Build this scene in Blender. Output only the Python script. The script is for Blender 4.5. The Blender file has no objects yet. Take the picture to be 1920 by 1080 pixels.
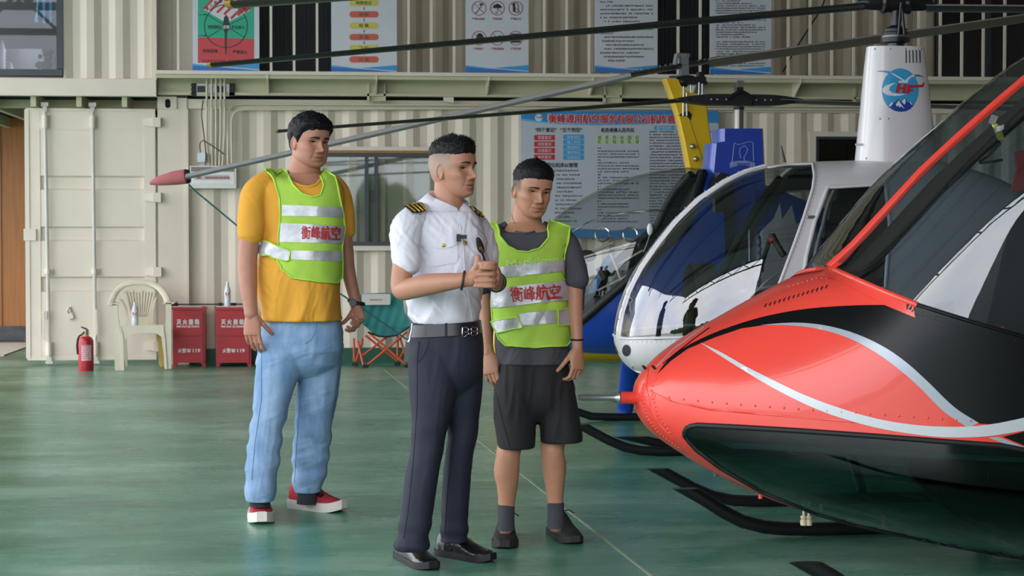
import bpy, bmesh, math, random
import numpy as np
from mathutils import Vector, Matrix, noise
from mathutils.bvhtree import BVHTree
from mathutils.geometry import delaunay_2d_cdt

random.seed(7); np.random.seed(7)
SC = bpy.context.scene
COL = SC.collection

# ------------------------------------------------------------------ camera, sky, exposure
FPX, CAM_H, YAW, PITCH = 3520.0, 1.28, math.radians(5.5), math.radians(1.68)
cam_data = bpy.data.cameras.new('camera'); cam = bpy.data.objects.new('camera', cam_data); COL.objects.link(cam)
cam.location = (0, 0, CAM_H); cam.rotation_euler = (math.pi/2-PITCH, 0, -YAW)
cam_data.sensor_width = 36; cam_data.lens = 36*FPX/1920
cam_data.clip_start = 0.05; cam_data.clip_end = 500
cam_data.dof.use_dof = True; cam_data.dof.focus_distance = 7.6; cam_data.dof.aperture_fstop = 11.0
SC.camera = cam
SC.view_settings.view_transform = 'Standard'; SC.view_settings.look = 'None'
SC.view_settings.gamma = 1; SC.view_settings.use_curve_mapping = False
SC.view_settings.exposure = 1.12
SC.cycles.use_denoising = True
SC.cycles.max_bounces = 8; SC.cycles.diffuse_bounces = 4; SC.cycles.glossy_bounces = 4; SC.cycles.transparent_max_bounces = 24

world = bpy.data.worlds.new('overcast_sky'); SC.world = world; world.use_nodes = True
nt = world.node_tree; nt.nodes.clear()
def N(nt, t, **k):
    n = nt.nodes.new(t)
    for a, b in k.items():
        if a.startswith('i_'): n.inputs[a[2:].replace('_', ' ')].default_value = b
        else: setattr(n, a, b)
    return n
_o = N(nt, 'ShaderNodeOutputWorld'); _b = N(nt, 'ShaderNodeBackground')
_tc = N(nt, 'ShaderNodeTexCoord'); _no = N(nt, 'ShaderNodeTexNoise', i_Scale=2.6, i_Detail=6.0)
_cr = N(nt, 'ShaderNodeValToRGB')
_cr.color_ramp.elements[0].position = .3; _cr.color_ramp.elements[0].color = (.62, .68, .80, 1)
_cr.color_ramp.elements[1].position = .7; _cr.color_ramp.elements[1].color = (1, 1, 1.0, 1)
nt.links.new(_tc.outputs['Generated'], _no.inputs['Vector']); nt.links.new(_no.outputs['Fac'], _cr.inputs['Fac'])
nt.links.new(_cr.outputs['Color'], _b.inputs['Color']); nt.links.new(_b.outputs['Background'], _o.inputs['Surface'])
_b.inputs['Strength'].default_value = 2.2

# ------------------------------------------------------------------ projection helpers (pixel of the 1920x1080 frame -> place)
CV = Vector((0, 0, CAM_H))
RV = Vector((math.cos(YAW), -math.sin(YAW), 0))
FV = Vector((math.sin(YAW)*math.cos(PITCH), math.cos(YAW)*math.cos(PITCH), -math.sin(PITCH)))
UV = Vector((math.sin(YAW)*math.sin(PITCH), math.cos(YAW)*math.sin(PITCH), math.cos(PITCH)))
def D(px, py): return FV + RV*((px-960)/FPX) - UV*((py-540)/FPX)
def V(px, py, d): return CV + D(px, py)*d
def WP(px, py, Y):
    r = D(px, py); return CV + r*(Y/r.y)
def FP(px, py, z=0.0):
    r = D(px, py); return CV + r*((z-CAM_H)/r.z)
def PIX(p):
    q = Vector(p)-CV; d = q.dot(FV); return (960+FPX*q.dot(RV)/d, 540-FPX*q.dot(UV)/d, d)

# ------------------------------------------------------------------ materials
def lin(h):
    if isinstance(h, str):
        h = h.lstrip('#'); c = [int(h[i:i+2], 16)/255 for i in (0, 2, 4)]
    else: c = list(h)
    return tuple(x/12.92 if x <= .04045 else ((x+.055)/1.055)**2.4 for x in c)+(1,)
MATS = {}
def mat(name, col, rough=.5, metal=0, var=.06, scale=6, bump=0, bscale=60, spec=.5, coat=0, stretch=None, emit=0, sss=0, sheen=0):
    if name in MATS: return MATS[name]
    m = bpy.data.materials.new(name); m.use_nodes = True; t = m.node_tree; p = t.nodes['Principled BSDF']
    c = lin(col)
    p.inputs['Roughness'].default_value = rough; p.inputs['Metallic'].default_value = metal
    p.inputs['Specular IOR Level'].default_value = spec; p.inputs['Coat Weight'].default_value = coat
    if sheen: p.inputs['Sheen Weight'].default_value = sheen
    tc = N(t, 'ShaderNodeTexCoord'); mp = N(t, 'ShaderNodeMapping')
    if stretch: mp.inputs['Scale'].default_value = stretch
    t.links.new(tc.outputs['Object'], mp.inputs['Vector'])
    nz = N(t, 'ShaderNodeTexNoise', i_Scale=scale, i_Detail=4.0)
    t.links.new(mp.outputs['Vector'], nz.inputs['Vector'])
    r = N(t, 'ShaderNodeValToRGB'); e = r.color_ramp.elements
    e[0].position = .3; e[1].position = .7
    e[0].color = tuple(max(0, x*(1-var)) for x in c[:3])+(1,); e[1].color = tuple(min(1, x*(1+var)) for x in c[:3])+(1,)
    t.links.new(nz.outputs['Fac'], r.inputs['Fac']); t.links.new(r.outputs['Color'], p.inputs['Base Color'])
    if bump:
        n2 = N(t, 'ShaderNodeTexNoise', i_Scale=bscale, i_Detail=3.0); t.links.new(mp.outputs['Vector'], n2.inputs['Vector'])
        b = N(t, 'ShaderNodeBump', i_Strength=bump, i_Distance=.01); t.links.new(n2.outputs['Fac'], b.inputs['Height'])
        t.links.new(b.outputs['Normal'], p.inputs['Normal'])
    if emit: p.inputs['Emission Color'].default_value = c; p.inputs['Emission Strength'].default_value = emit
    if sss:
        p.inputs['Subsurface Weight'].default_value = sss; p.inputs['Subsurface Radius'].default_value = (.01, .004, .002)
    MATS[name] = m; return m
def glass(name, tint='#ffffff', ior=1.5, rough=.01, gain=1.0):
    if name in MATS: return MATS[name]
    m = bpy.data.materials.new(name); m.use_nodes = True; t = m.node_tree; t.nodes.clear()
    o = N(t, 'ShaderNodeOutputMaterial'); mx = N(t, 'ShaderNodeMixShader'); tr = N(t, 'ShaderNodeBsdfTransparent'); g = N(t, 'ShaderNodeBsdfGlossy')
    fr = N(t, 'ShaderNodeFresnel'); fr.inputs['IOR'].default_value = ior
    geo = N(t, 'ShaderNodeNewGeometry')
    # a thin pane: the same Fresnel from both of its faces
    nb = N(t, 'ShaderNodeMix'); nb.data_type = 'VECTOR'
    neg = N(t, 'ShaderNodeVectorMath', operation='SCALE'); neg.inputs['Scale'].default_value = -1
    lw = N(t, 'ShaderNodeLayerWeight'); lw.inputs['Blend'].default_value = .5
    mr = N(t, 'ShaderNodeMath', operation='POWER'); mr.inputs[1].default_value = 4.0
    t.links.new(lw.outputs['Facing'], mr.inputs[0])
    r0 = ((ior-1)/(ior+1))**2*2*gain
    ma = N(t, 'ShaderNodeMath', operation='MULTIPLY_ADD'); ma.inputs[1].default_value = 1-r0; ma.inputs[2].default_value = r0
    t.links.new(mr.outputs[0], ma.inputs[0])
    ns = N(t, 'ShaderNodeTexNoise', i_Scale=3.0, i_Detail=3.0)
    rr = N(t, 'ShaderNodeMapRange', i_To_Min=rough*.6, i_To_Max=rough*1.6); t.links.new(ns.outputs['Fac'], rr.inputs['Value'])
    t.links.new(rr.outputs['Result'], g.inputs['Roughness'])
    for n in (nb, neg, fr, geo): t.nodes.remove(n)
    tr.inputs['Color'].default_value = lin(tint); g.inputs['Color'].default_value = (1, 1, 1, 1)
    t.links.new(ma.outputs[0], mx.inputs['Fac']); t.links.new(tr.outputs[0], mx.inputs[1]); t.links.new(g.outputs[0], mx.inputs[2])
    t.links.new(mx.outputs[0], o.inputs['Surface'])
    MATS[name] = m; return m

# ------------------------------------------------------------------ mesh building
class MB:
    def __init__(s): s.v = []; s.f = []
    def add(s, vs, fs):
        o = len(s.v); s.v += [tuple(v) for v in vs]; s.f += [tuple(i+o for i in f) for f in fs]; return s
    def box(s, x0, x1, y0, y1, z0, z1):
        return s.add([(x, y, z) for z in (z0, z1) for y in (y0, y1) for x in (x0, x1)],
                     [(0, 2, 3, 1), (4, 5, 7, 6), (0, 1, 5, 4), (2, 6, 7, 3), (0, 4, 6, 2), (1, 3, 7, 5)])
    def obox(s, c, u, v, w):
        c, u, v, w = map(Vector, (c, u, v, w))
        return s.add([c+u*a+v*b+w*d for d in (-1, 1) for b in (-1, 1) for a in (-1, 1)],
                     [(0, 2, 3, 1), (4, 5, 7, 6), (0, 1, 5, 4), (2, 6, 7, 3), (0, 4, 6, 2), (1, 3, 7, 5)])
    def bar(s, p, q, w, h, up=(0, 0, 1)):
        p, q, up = Vector(p), Vector(q), Vector(up); d = (q-p); n = d.normalized()
        a = n.cross(up)
        if a.length < 1e-5: a = n.cross(Vector((1, 0, 0)))
        a.normalize(); b = a.cross(n)
        return s.obox((p+q)/2, d/2, a*(w/2), b*(h/2))
    def loft(s, rings, caps=True, closed=True):
        n = len(rings[0]); o = len(s.v)
        for r in rings: s.v += [tuple(p) for p in r]
        m = n if closed else n-1
        for i in range(len(rings)-1):
            for j in range(m):
                k = (j+1) % n
                s.f.append((o+i*n+j, o+i*n+k, o+(i+1)*n+k, o+(i+1)*n+j))
        if caps:
            s.f.append(tuple(o+j for j in range(n))[::-1]); l = o+(len(rings)-1)*n
            s.f.append(tuple(l+j for j in range(n)))
        return s
    def tube(s, pts, r, n=8, caps=True, flat=1.0, up=(0, 0, 1), closed=False, round_ends=False):
        pts = [Vector(p) for p in pts]; m = len(pts)
        rs = r if isinstance(r, (list, tuple)) else [r]*m
        rs = list(rs)
        if round_ends:
            d0 = (pts[0]-pts[1]).normalized(); d1 = (pts[-1]-pts[-2]).normalized()
            A = []; AR = []
            for t in (.05, .45, .8):
                A.append(pts[0]+d0*rs[0]*math.cos(t*math.pi/2)*.98); AR.append(rs[0]*math.sin(max(t, .08)*math.pi/2))
            B = []; BR = []
            for t in (.8, .45, .05):
                B.append(pts[-1]+d1*rs[-1]*math.cos(t*math.pi/2)*.98); BR.append(rs[-1]*math.sin(max(t, .08)*math.pi/2))
            pts = A+pts+B; rs = AR+rs+BR; m = len(pts)
        rings = []; a = None
        for i in range(m):
            if closed: t = pts[(i+1) % m]-pts[i-1]
            else: t = pts[min(i+1, m-1)]-pts[max(i-1, 0)]
            if t.length < 1e-9: t = Vector((0, 0, 1))
            t.normalize()
            if a is None:
                a = t.cross(Vector(up))
                if a.length < 1e-4: a = t.cross(Vector((1, 0, 0)))
            else: a = a-t*a.dot(t)
            a.normalize(); b = t.cross(a)
            rings.append([pts[i]+(a*math.cos(k*2*math.pi/n)+b*math.sin(k*2*math.pi/n)*flat)*rs[i] for k in range(n)])
        if closed: rings.append(rings[0])
        return s.loft(rings, caps and not closed)
    def lathe(s, prof, n=24, o=(0, 0, 0), axis=(0, 0, 1), caps=True):
        o = Vector(o); ax = Vector(axis).normalized(); a = ax.orthogonal().normalized(); b = ax.cross(a)
        rings = [[o+ax*z+(a*math.cos(k*2*math.pi/n)+b*math.sin(k*2*math.pi/n))*max(r, 1e-4) for k in range(n)] for r, z in prof]
        return s.loft(rings, caps)
    def ball(s, c, r, n=12, m=8):
        if not isinstance(r, (list, tuple)): r = (r, r, r)
        c = Vector(c); rings = []
        for i in range(m+1):
            t = math.pi*max(.02, min(.98, i/m)); 
            rings.append([(c.x+r[0]*math.sin(t)*math.cos(k*2*math.pi/n), c.y+r[1]*math.sin(t)*math.sin(k*2*math.pi/n), c.z-r[2]*math.cos(t)) for k in range(n)])
        return s.loft(rings, True)
    def prism(s, pts, off):
        pts = [Vector(p) for p in pts]; off = Vector(off); n = len(pts); o = len(s.v)
        s.v += [tuple(p) for p in pts]+[tuple(p+off) for p in pts]
        s.f.append(tuple(o+i for i in range(n))[::-1]); s.f.append(tuple(o+n+i for i in range(n)))
        for i in range(n):
            j = (i+1) % n; s.f.append((o+i, o+j, o+n+j, o+n+i))
        return s
    def build(s, name, m, parent=None, smooth=35, local=False, fix=True):
        return link_mesh(name, s.v, s.f, m, parent, smooth, local, fix)

def link_mesh(name, v, f, m, parent=None, smooth=35, local=False, fix=True):
    me = bpy.data.meshes.new(name); me.from_pydata([tuple(p) for p in v], [], f)
    if fix:
        bm = bmesh.new(); bm.from_mesh(me); bmesh.ops.recalc_face_normals(bm, faces=bm.faces); bm.to_mesh(me); bm.free()
    return link_me(name, me, m, parent, smooth, local)
def link_me(name, me, m, parent=None, smooth=35, local=False):
    if smooth:
        me.shade_smooth()
        if smooth < 180: me.set_sharp_from_angle(angle=math.radians(smooth))
    for x in (m if isinstance(m, (list, tuple)) else [m]): me.materials.append(x)
    o = bpy.data.objects.new(name, me); COL.objects.link(o)
    if parent is not None:
        o.parent = parent
        if not local: o.matrix_parent_inverse = world_of(parent).inverted()
    return o
def world_of(o):
    M = Matrix.LocRotScale(o.location, o.rotation_euler, o.scale)
    return M if o.parent is None else world_of(o.parent) @ o.matrix_parent_inverse @ M
def tag(o, label=None, cat=None, group=None, kind=None):
    if label: o['label'] = label
    if cat: o['category'] = cat
    if group: o['group'] = group
    if kind: o['kind'] = kind
    return o
def thing(name, label=None, cat=None, loc=(0, 0, 0), rz=0, group=None, kind=None):
    o = bpy.data.objects.new(name, None); COL.objects.link(o); o.location = loc; o.rotation_euler = (0, 0, rz); o.empty_display_size = .1
    return tag(o, label, cat, group, kind)
def struct(o, label=None, cat=None): return tag(o, label, cat, kind='structure')
def copy_tree(o, parent=None):
    c = o.copy(); COL.objects.link(c)
    if parent is not None: c.parent = parent
    for ch in list(o.children): copy_tree(ch, c)
    return c

def text_mesh(body, size, bold=0.0, align='CENTER', spacing=1.0):
    c = bpy.data.curves.new('txt', 'FONT'); c.body = body; c.size = size; c.align_x = align; c.align_y = 'CENTER'
    c.offset = bold; c.space_character = spacing; c.resolution_u = 2
    o = bpy.data.objects.new('txt', c); COL.objects.link(o)
    dg = bpy.context.evaluated_depsgraph_get(); me = bpy.data.meshes.new_from_object(o.evaluated_get(dg))
    v = [tuple(x.co) for x in me.vertices]; f = [tuple(p.vertices) for p in me.polygons]
    bpy.data.objects.remove(o); bpy.data.curves.remove(c); bpy.data.meshes.remove(me)
    return v, f
def wall_text(name, body, px, py, hpx, Y, m, parent, wpx=None, bold=.0, off=.002, roll=0):
    """flat print on a plane parallel to the wall: centred at a pixel, hpx pixels tall"""
    c = WP(px, py, Y); k = (WP(px, py-hpx/2, Y)-WP(px, py+hpx/2, Y)).length
    v, f = text_mesh(body, k/.93)
    xs = [a[0] for a in v]; ys = [a[1] for a in v]
    cx = (min(xs)+max(xs))/2; cy = (min(ys)+max(ys))/2
    w = max(xs)-min(xs)
    sx = 1 if wpx is None else (WP(px+wpx/2, py, Y)-WP(px-wpx/2, py, Y)).length/w
    cr, sr = math.cos(roll), math.sin(roll)
    pts = []; fs = []
    b = bold*k
    for kk, (bx, bz) in enumerate([(0, 0)] if b <= 0 else [(-b, -b), (b, -b), (-b, b), (b, b)]):
        o = len(pts)
        for a in v:
            x = (a[0]-cx)*sx+bx; z = (a[1]-cy)+bz; pts.append((c.x+x*cr-z*sr, Y-off-.0004*kk, c.z+z*cr+x*sr))
        fs += [tuple(o+i for i in q) for q in f]
    return link_mesh(name, pts, fs, m, parent, 0, fix=False)
def wbox(px0, py0, px1, py1, Y0, Y1, mb=None):
    """box whose front face (at depth Y0) covers a pixel rectangle"""
    mb = mb or MB(); a = WP((px0+px1)/2, py1, Y0); b = WP((px0+px1)/2, py0, Y0)
    return mb.box(WP(px0, (py0+py1)/2, Y0).x, WP(px1, (py0+py1)/2, Y0).x, Y0, Y1, a.z, b.z)
def interp(x, xs, ys): return float(np.interp(x, xs, ys))
def smooth_interp(x, xs, ys):
    """Catmull-Rom through (xs, ys)"""
    xs = list(xs); ys = list(ys)
    if x <= xs[0]: return ys[0]
    if x >= xs[-1]: return ys[-1]
    i = max(j for j in range(len(xs)-1) if xs[j] <= x)
    x0, x1 = xs[i], xs[i+1]; t = (x-x0)/(x1-x0); h = x1-x0
    m0 = (ys[i+1]-ys[i-1])/(xs[i+1]-xs[i-1]) if i > 0 else (ys[1]-ys[0])/(xs[1]-xs[0])
    m1 = (ys[i+2]-ys[i])/(xs[i+2]-xs[i]) if i < len(xs)-2 else (ys[-1]-ys[-2])/(xs[-1]-xs[-2])
    return (2*t**3-3*t*t+1)*ys[i]+(t**3-2*t*t+t)*h*m0+(-2*t**3+3*t*t)*ys[i+1]+(t**3-t*t)*h*m1
def curve_pts(pts, n=8):
    """smooth polyline through control points"""
    pts = [Vector(p) for p in pts]; ts = [0]
    for i in range(len(pts)-1): ts.append(ts[-1]+max(1e-6, (pts[i+1]-pts[i]).length))
    out = []; m = (len(pts)-1)*n
    dim = len(pts[0]); cols = [[p[k] for p in pts] for k in range(dim)]
    for j in range(m+1):
        t = ts[-1]*j/m; out.append(Vector([smooth_interp(t, ts, c) for c in cols]))
    return out
# ================================================================== THE SETTING
YW = 18.5                                     # front face of the lower container wall
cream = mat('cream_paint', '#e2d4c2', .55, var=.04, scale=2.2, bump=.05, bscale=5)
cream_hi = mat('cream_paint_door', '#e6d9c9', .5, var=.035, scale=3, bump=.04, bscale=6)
cream_shaded = mat('cream_paint_shaded', '#d2c3ad', .55, var=.05, scale=2)  # same cream made darker: the upper wall's shade is put into the colour
olive = mat('beam_paint', '#c9c3a4', .5, var=.05, scale=3)
dark_void = mat('gap_shade', '#15140f', .9)  # near-black that puts the shade of gaps and hollows into the colour
slate = mat('slate_window_frame', '#3c4049', .4, var=.05)
green_base = mat('green_skirting_paint', '#1f5a43', .5, var=.1, scale=4)

def floor_material():
    m = bpy.data.materials.new('green_epoxy_floor'); m.use_nodes = True; t = m.node_tree; p = t.nodes['Principled BSDF']
    tc = N(t, 'ShaderNodeTexCoord')
    mp = N(t, 'ShaderNodeMapping'); mp.inputs['Scale'].default_value = (.55, 1.0, 1); t.links.new(tc.outputs['Object'], mp.inputs['Vector'])
    n1 = N(t, 'ShaderNodeTexNoise', i_Scale=1.3, i_Detail=8.0, i_Roughness=.68); t.links.new(mp.outputs[0], n1.inputs['Vector'])
    r1 = N(t, 'ShaderNodeValToRGB'); e = r1.color_ramp.elements
    e[0].position = .32; e[0].color = lin('#2f6a55'); e[1].position = .72; e[1].color = lin('#8db3a0')
    x = r1.color_ramp.elements.new(.5); x.color = lin('#4d8a70')
    t.links.new(n1.outputs['Fac'], r1.inputs['Fac'])
    mp2 = N(t, 'ShaderNodeMapping'); mp2.inputs['Scale'].default_value = (1.2, 5, 1); mp2.inputs['Rotation'].default_value = (0, 0, .12); t.links.new(tc.outputs['Object'], mp2.inputs['Vector'])
    n2 = N(t, 'ShaderNodeTexNoise', i_Scale=2.0, i_Detail=10.0, i_Roughness=.75); t.links.new(mp2.outputs[0], n2.inputs['Vector'])
    r2 = N(t, 'ShaderNodeValToRGB'); e = r2.color_ramp.elements; e[0].position = .56; e[0].color = (0, 0, 0, 1); e[1].position = .76; e[1].color = (1, 1, 1, 1)
    t.links.new(n2.outputs['Fac'], r2.inputs['Fac'])
    mx = N(t, 'ShaderNodeMix'); mx.data_type = 'RGBA'; mx.inputs[7].default_value = lin('#a5b3a4')
    mm = N(t, 'ShaderNodeMath', operation='MULTIPLY'); mm.inputs[1].default_value = .6; t.links.new(r2.outputs[0], mm.inputs[0])
    t.links.new(mm.outputs[0], mx.inputs[0]); t.links.new(r1.outputs[0], mx.inputs[6]); 
    n4 = N(t, 'ShaderNodeTexNoise', i_Scale=34.0, i_Detail=4.0, i_Roughness=.8); t.links.new(mp2.outputs[0], n4.inputs['Vector'])
    r4 = N(t, 'ShaderNodeValToRGB'); e = r4.color_ramp.elements; e[0].position = .66; e[0].color = (0, 0, 0, 1); e[1].position = .74; e[1].color = (.7, .7, .7, 1)
    t.links.new(n4.outputs['Fac'], r4.inputs['Fac'])
    mx3 = N(t, 'ShaderNodeMix'); mx3.data_type = 'RGBA'; mx3.inputs[7].default_value = lin('#a9b3a0')
    t.links.new(r4.outputs[0], mx3.inputs[0]); t.links.new(mx.outputs[2], mx3.inputs[6]); t.links.new(mx3.outputs[2], p.inputs['Base Color'])
    n3 = N(t, 'ShaderNodeTexNoise', i_Scale=2.4, i_Detail=6.0); t.links.new(mp2.outputs[0], n3.inputs['Vector'])
    mr = N(t, 'ShaderNodeMapRange', i_To_Min=.2, i_To_Max=.38); t.links.new(n3.outputs['Fac'], mr.inputs['Value']); t.links.new(mr.outputs[0], p.inputs['Roughness'])
    b = N(t, 'ShaderNodeBump', i_Strength=.12, i_Distance=.01); t.links.new(n2.outputs['Fac'], b.inputs['Height']); t.links.new(b.outputs[0], p.inputs['Normal'])
    p.inputs['Specular IOR Level'].default_value = .8
    return m
flo = struct(MB().box(-9, 18, -12, 26, -.12, 0).build('floor', floor_material(), smooth=0))
# pale joint across the floor
seam = [FP(720, 692, .001), FP(770, 733, .001), FP(900, 828, .001), FP(1110, 992, .001), FP(1222, 1080, .001), FP(1330, 1170, .001)]
mb = MB()
for a, b in zip(seam, seam[1:]): mb.bar(a, b, .012, .003)
mb.build('floor_joint', mat('joint_filler', '#8f9c86', .7), flo)
# apron, grass and tree line outside, in front of the hangar (they show in the canopy reflections)
struct(MB().box(-80, 80, -46, -12.01, -.14, -.02).build('apron', mat('apron_concrete', '#a7aaa6', .7, var=.1, scale=.4), smooth=0), 'pale concrete apron outside the open hangar front', 'apron')
struct(MB().box(-140, 140, -140, -46.01, -.16, -.02).build('grass_field', mat('field_grass', '#6d7f45', .9, var=.25, scale=.3), smooth=0), 'grass field beyond the apron', 'field')
struct(MB().box(-80, -9.01, -12, 40, -.14, -.02).build('side_apron', mat('side_concrete', '#b4b3ab', .7, var=.1, scale=.4), smooth=0), 'pale concrete yard beside the hangar', 'apron')
mb = MB(); rr = random.Random(3)
for i in range(150):
    x = -120+i*1.6; h = rr.uniform(2.5, 6.5); mb.ball((x, -95-rr.uniform(0, 8), h*.45), (rr.uniform(1.6, 3), 2.2, h*.55), 8, 6)
tag(mb.build('tree_line', mat('tree_leaves', '#2e4a2a', .9, var=.4, scale=.6, bump=.6, bscale=2)), 'distant row of dark green trees beyond the field', 'trees', kind='stuff')

# roof over the hangar with steel trusses
roof_m = mat('roof_sheet', '#7c7d80', .7)
struct(MB().box(-6.5, 18, .8, 26, 5.8, 5.9).build('ceiling', roof_m, smooth=0))
steel = mat('truss_steel', '#4a4c50', .6)
for yy in (1, 5, 9, 13):
    mb = MB(); mb.bar((-6.5, yy, 5.7), (18, yy, 5.7), .14, .14); mb.bar((-6.5, yy, 5.0), (18, yy, 5.0), .12, .12)
    for k in range(16): mb.bar((-6.5+k*1.5, yy, 5.0), (-6.5+k*1.5+.75, yy, 5.7), .06, .06); mb.bar((-6.5+k*1.5+.75, yy, 5.7), (-6.5+k*1.5+1.5, yy, 5.0), .06, .06)
    struct(mb.build('trim_%d' % (int(yy+12)+10), steel), 'steel roof truss', 'truss')
mb = MB(); mb.box(11, 11.2, .8, 26, 0, 5.8); struct(mb.build('wall_right', mat('right_wall', '#a9a598', .7), smooth=0))
struct(MB().box(1.9, 11, .8, 1.0, 0, 5.8).build('front_light_block', mat('light_block_paint', '#8f8b80', .7), smooth=0))  # unseen wall, added to cut the frontal light towards the right
# wall far behind
struct(MB().box(-16, 11, 25.6, 25.8, 0, 5.8).build('wall_far', mat('far_wall', '#8b867a', .8), smooth=0))

def corrugated(x0, x1, z0, z1, yf, depth=.036, period=.278, phase=0.0, thick=.02):
    """trapezoid-profile sheet facing -Y; crest at yf, valley at yf+depth"""
    prof = []; x = x0-phase; seq = [(.072, 0), (.068, 1), (.070, 1), (.068, 0)]
    pts = []; k = 0; cur = 0
    x = x0-phase; pts.append((x, 0))
    while x < x1:
        for w, lvl in seq: x += w*period/.278; pts.append((x, lvl))
    xs = [p[0] for p in pts]; ls = [p[1] for p in pts]
    out = [(x0, interp(x0, xs, ls))]+[p for p in pts if x0 < p[0] < x1]+[(x1, interp(x1, xs, ls))]
    poly = [(x, yf+l*depth, z0) for x, l in out]+[(x, yf+l*depth+thick, z0) for x, l in reversed(out)]
    return poly, Vector((0, 0, z1-z0))
def corr_mesh(x0, x1, z0, z1, yf, **k):
    poly, off = corrugated(x0, x1, z0, z1, yf, **k); n = len(poly)//2; mb = MB()
    v = [Vector(p) for p in poly]; mb.v = [tuple(p) for p in v]+[tuple(p+off) for p in v]; m = 2*n
    for i in range(n-1):
        mb.f.append((i, i+1, m+i+1, m+i)); j = n+i; mb.f.append((j, j+1, m+j+1, m+j))
        mb.f.append((i, i+1, m-2-i, m-1-i)); mb.f.append((m+i, m+i+1, m+m-2-i, m+m-1-i))
    mb.f.append((0, m-1, m+m-1, m)); mb.f.append((n-1, n, m+n, m+n-1))
    return mb
XZ = lambda px, py, Y=YW: WP(px, py, Y)
x_cl = XZ(352, 430).x; x_cr = XZ(2050, 430).x; z_top = XZ(700, 206).z; z_rail = XZ(700, 188).z
wall = thing('wall_back', kind='structure', loc=(0, YW, 0))
corr_mesh(x_cl, x_cr, .15, z_top, YW+.02, phase=.1).build('corrugated_sheet', cream, wall, smooth=0)
MB().box(x_cl, x_cr, YW-.02, YW+.1, 0, .15).build('bottom_rail', green_base, wall)
MB().box(x_cl, x_cr, YW-.012, YW+.1, z_top, z_rail).build('top_rail', cream, wall)
xa, xb = XZ(297, 430).x, x_cl
MB().box(xa, xb, YW-.03, YW+.15, 0, XZ(320, 184).z).box(xb-.02, xb+.012, YW-.04, YW+.02, 0, XZ(320, 205).z).build('corner_post', cream, wall)
mb = wbox(295, 181, 331, 204, YW-.05, YW+.12)
mb.build('corner_casting', cream, wall)
c = XZ(314.5, 194, YW-.052); mb = MB(); mb.prism([c+Vector((.026*math.cos(a), 0, (.026*math.sin(a))+(.018 if math.sin(a) > 0 else -.018))) for a in np.linspace(0, 2*math.pi, 20, False)], (0, .004, 0))
mb.build('casting_hole', dark_void, wall, smooth=0)
# dark strip painting the shade in the gap above the lower container
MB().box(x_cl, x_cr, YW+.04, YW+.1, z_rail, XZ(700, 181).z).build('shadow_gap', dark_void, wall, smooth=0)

# -------- container door swung open on the left
YD = YW-.03
door = thing('door_1', kind='structure', loc=(XZ(297, 430).x, YD, 0))
xl, xr = XZ(50, 430, YD).x, XZ(292, 430, YD).x
zb, zt = XZ(170, 671, YD).z, XZ(170, 206, YD).z
zb = max(zb, .05)
dz = lambda py: XZ(170, py, YD).z
dx = lambda px: XZ(px, 430, YD).x
bands = [(332, 354), (427, 450), (521, 545)]
mb = MB(); ys = [zb]+[z for b in reversed(bands) for z in (dz(b[1]), dz(b[0]))]+[zt]
prof = []
for i in range(0, len(ys), 2):
    lo, hi = ys[i], ys[i+1]
    prof += [(lo+.012 if i else lo, 0), (hi-.012 if i < len(ys)-2 else hi, 0)]
    if i < len(ys)-2: prof += [(hi+.004, .03), (ys[i+2]-.004, .03)]
xi0, xi1 = dx(76), dx(271)
P = [(xi0, YD+d, z) for z, d in prof]+[(xi0, YD+.05, prof[-1][0]), (xi0, YD+.05, prof[0][0])]
mb.prism(P, (xi1-xi0, 0, 0)); mb.build('door_panel', cream_hi, door, smooth=0)
mb = MB().box(xl, xi0, YD-.006, YD+.05, zb, zt); mb.box(xl-.012, xl+.03, YD-.016, YD+.05, zb, zt); mb.build('door_stile', cream_hi, door)
mb = MB().box(xi1, xr, YD-.006, YD+.05, zb, zt); mb.build('door_stile', cream_hi, door)
MB().box(xl, xr, YD-.012, YD+.05, zt-.012, zt+.012).build('door_gasket', cream_hi, door)
MB().box(xl, xr, YD-.012, YD+.05, zb-.02, zb+.01).build('door_gasket', cream_hi, door)
MB().box(dx(76), dx(271), YD-.004, YD+.01, dz(244), dz(225)-.002).build('door_rail', cream_hi, door)
MB().box(dx(76), dx(271), YD-.004, YD+.01, dz(664), dz(632)).build('door_rail', cream_hi, door)
bar_m = mat('lock_bar_paint', '#cfcbc0', .45, var=.06)
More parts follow.
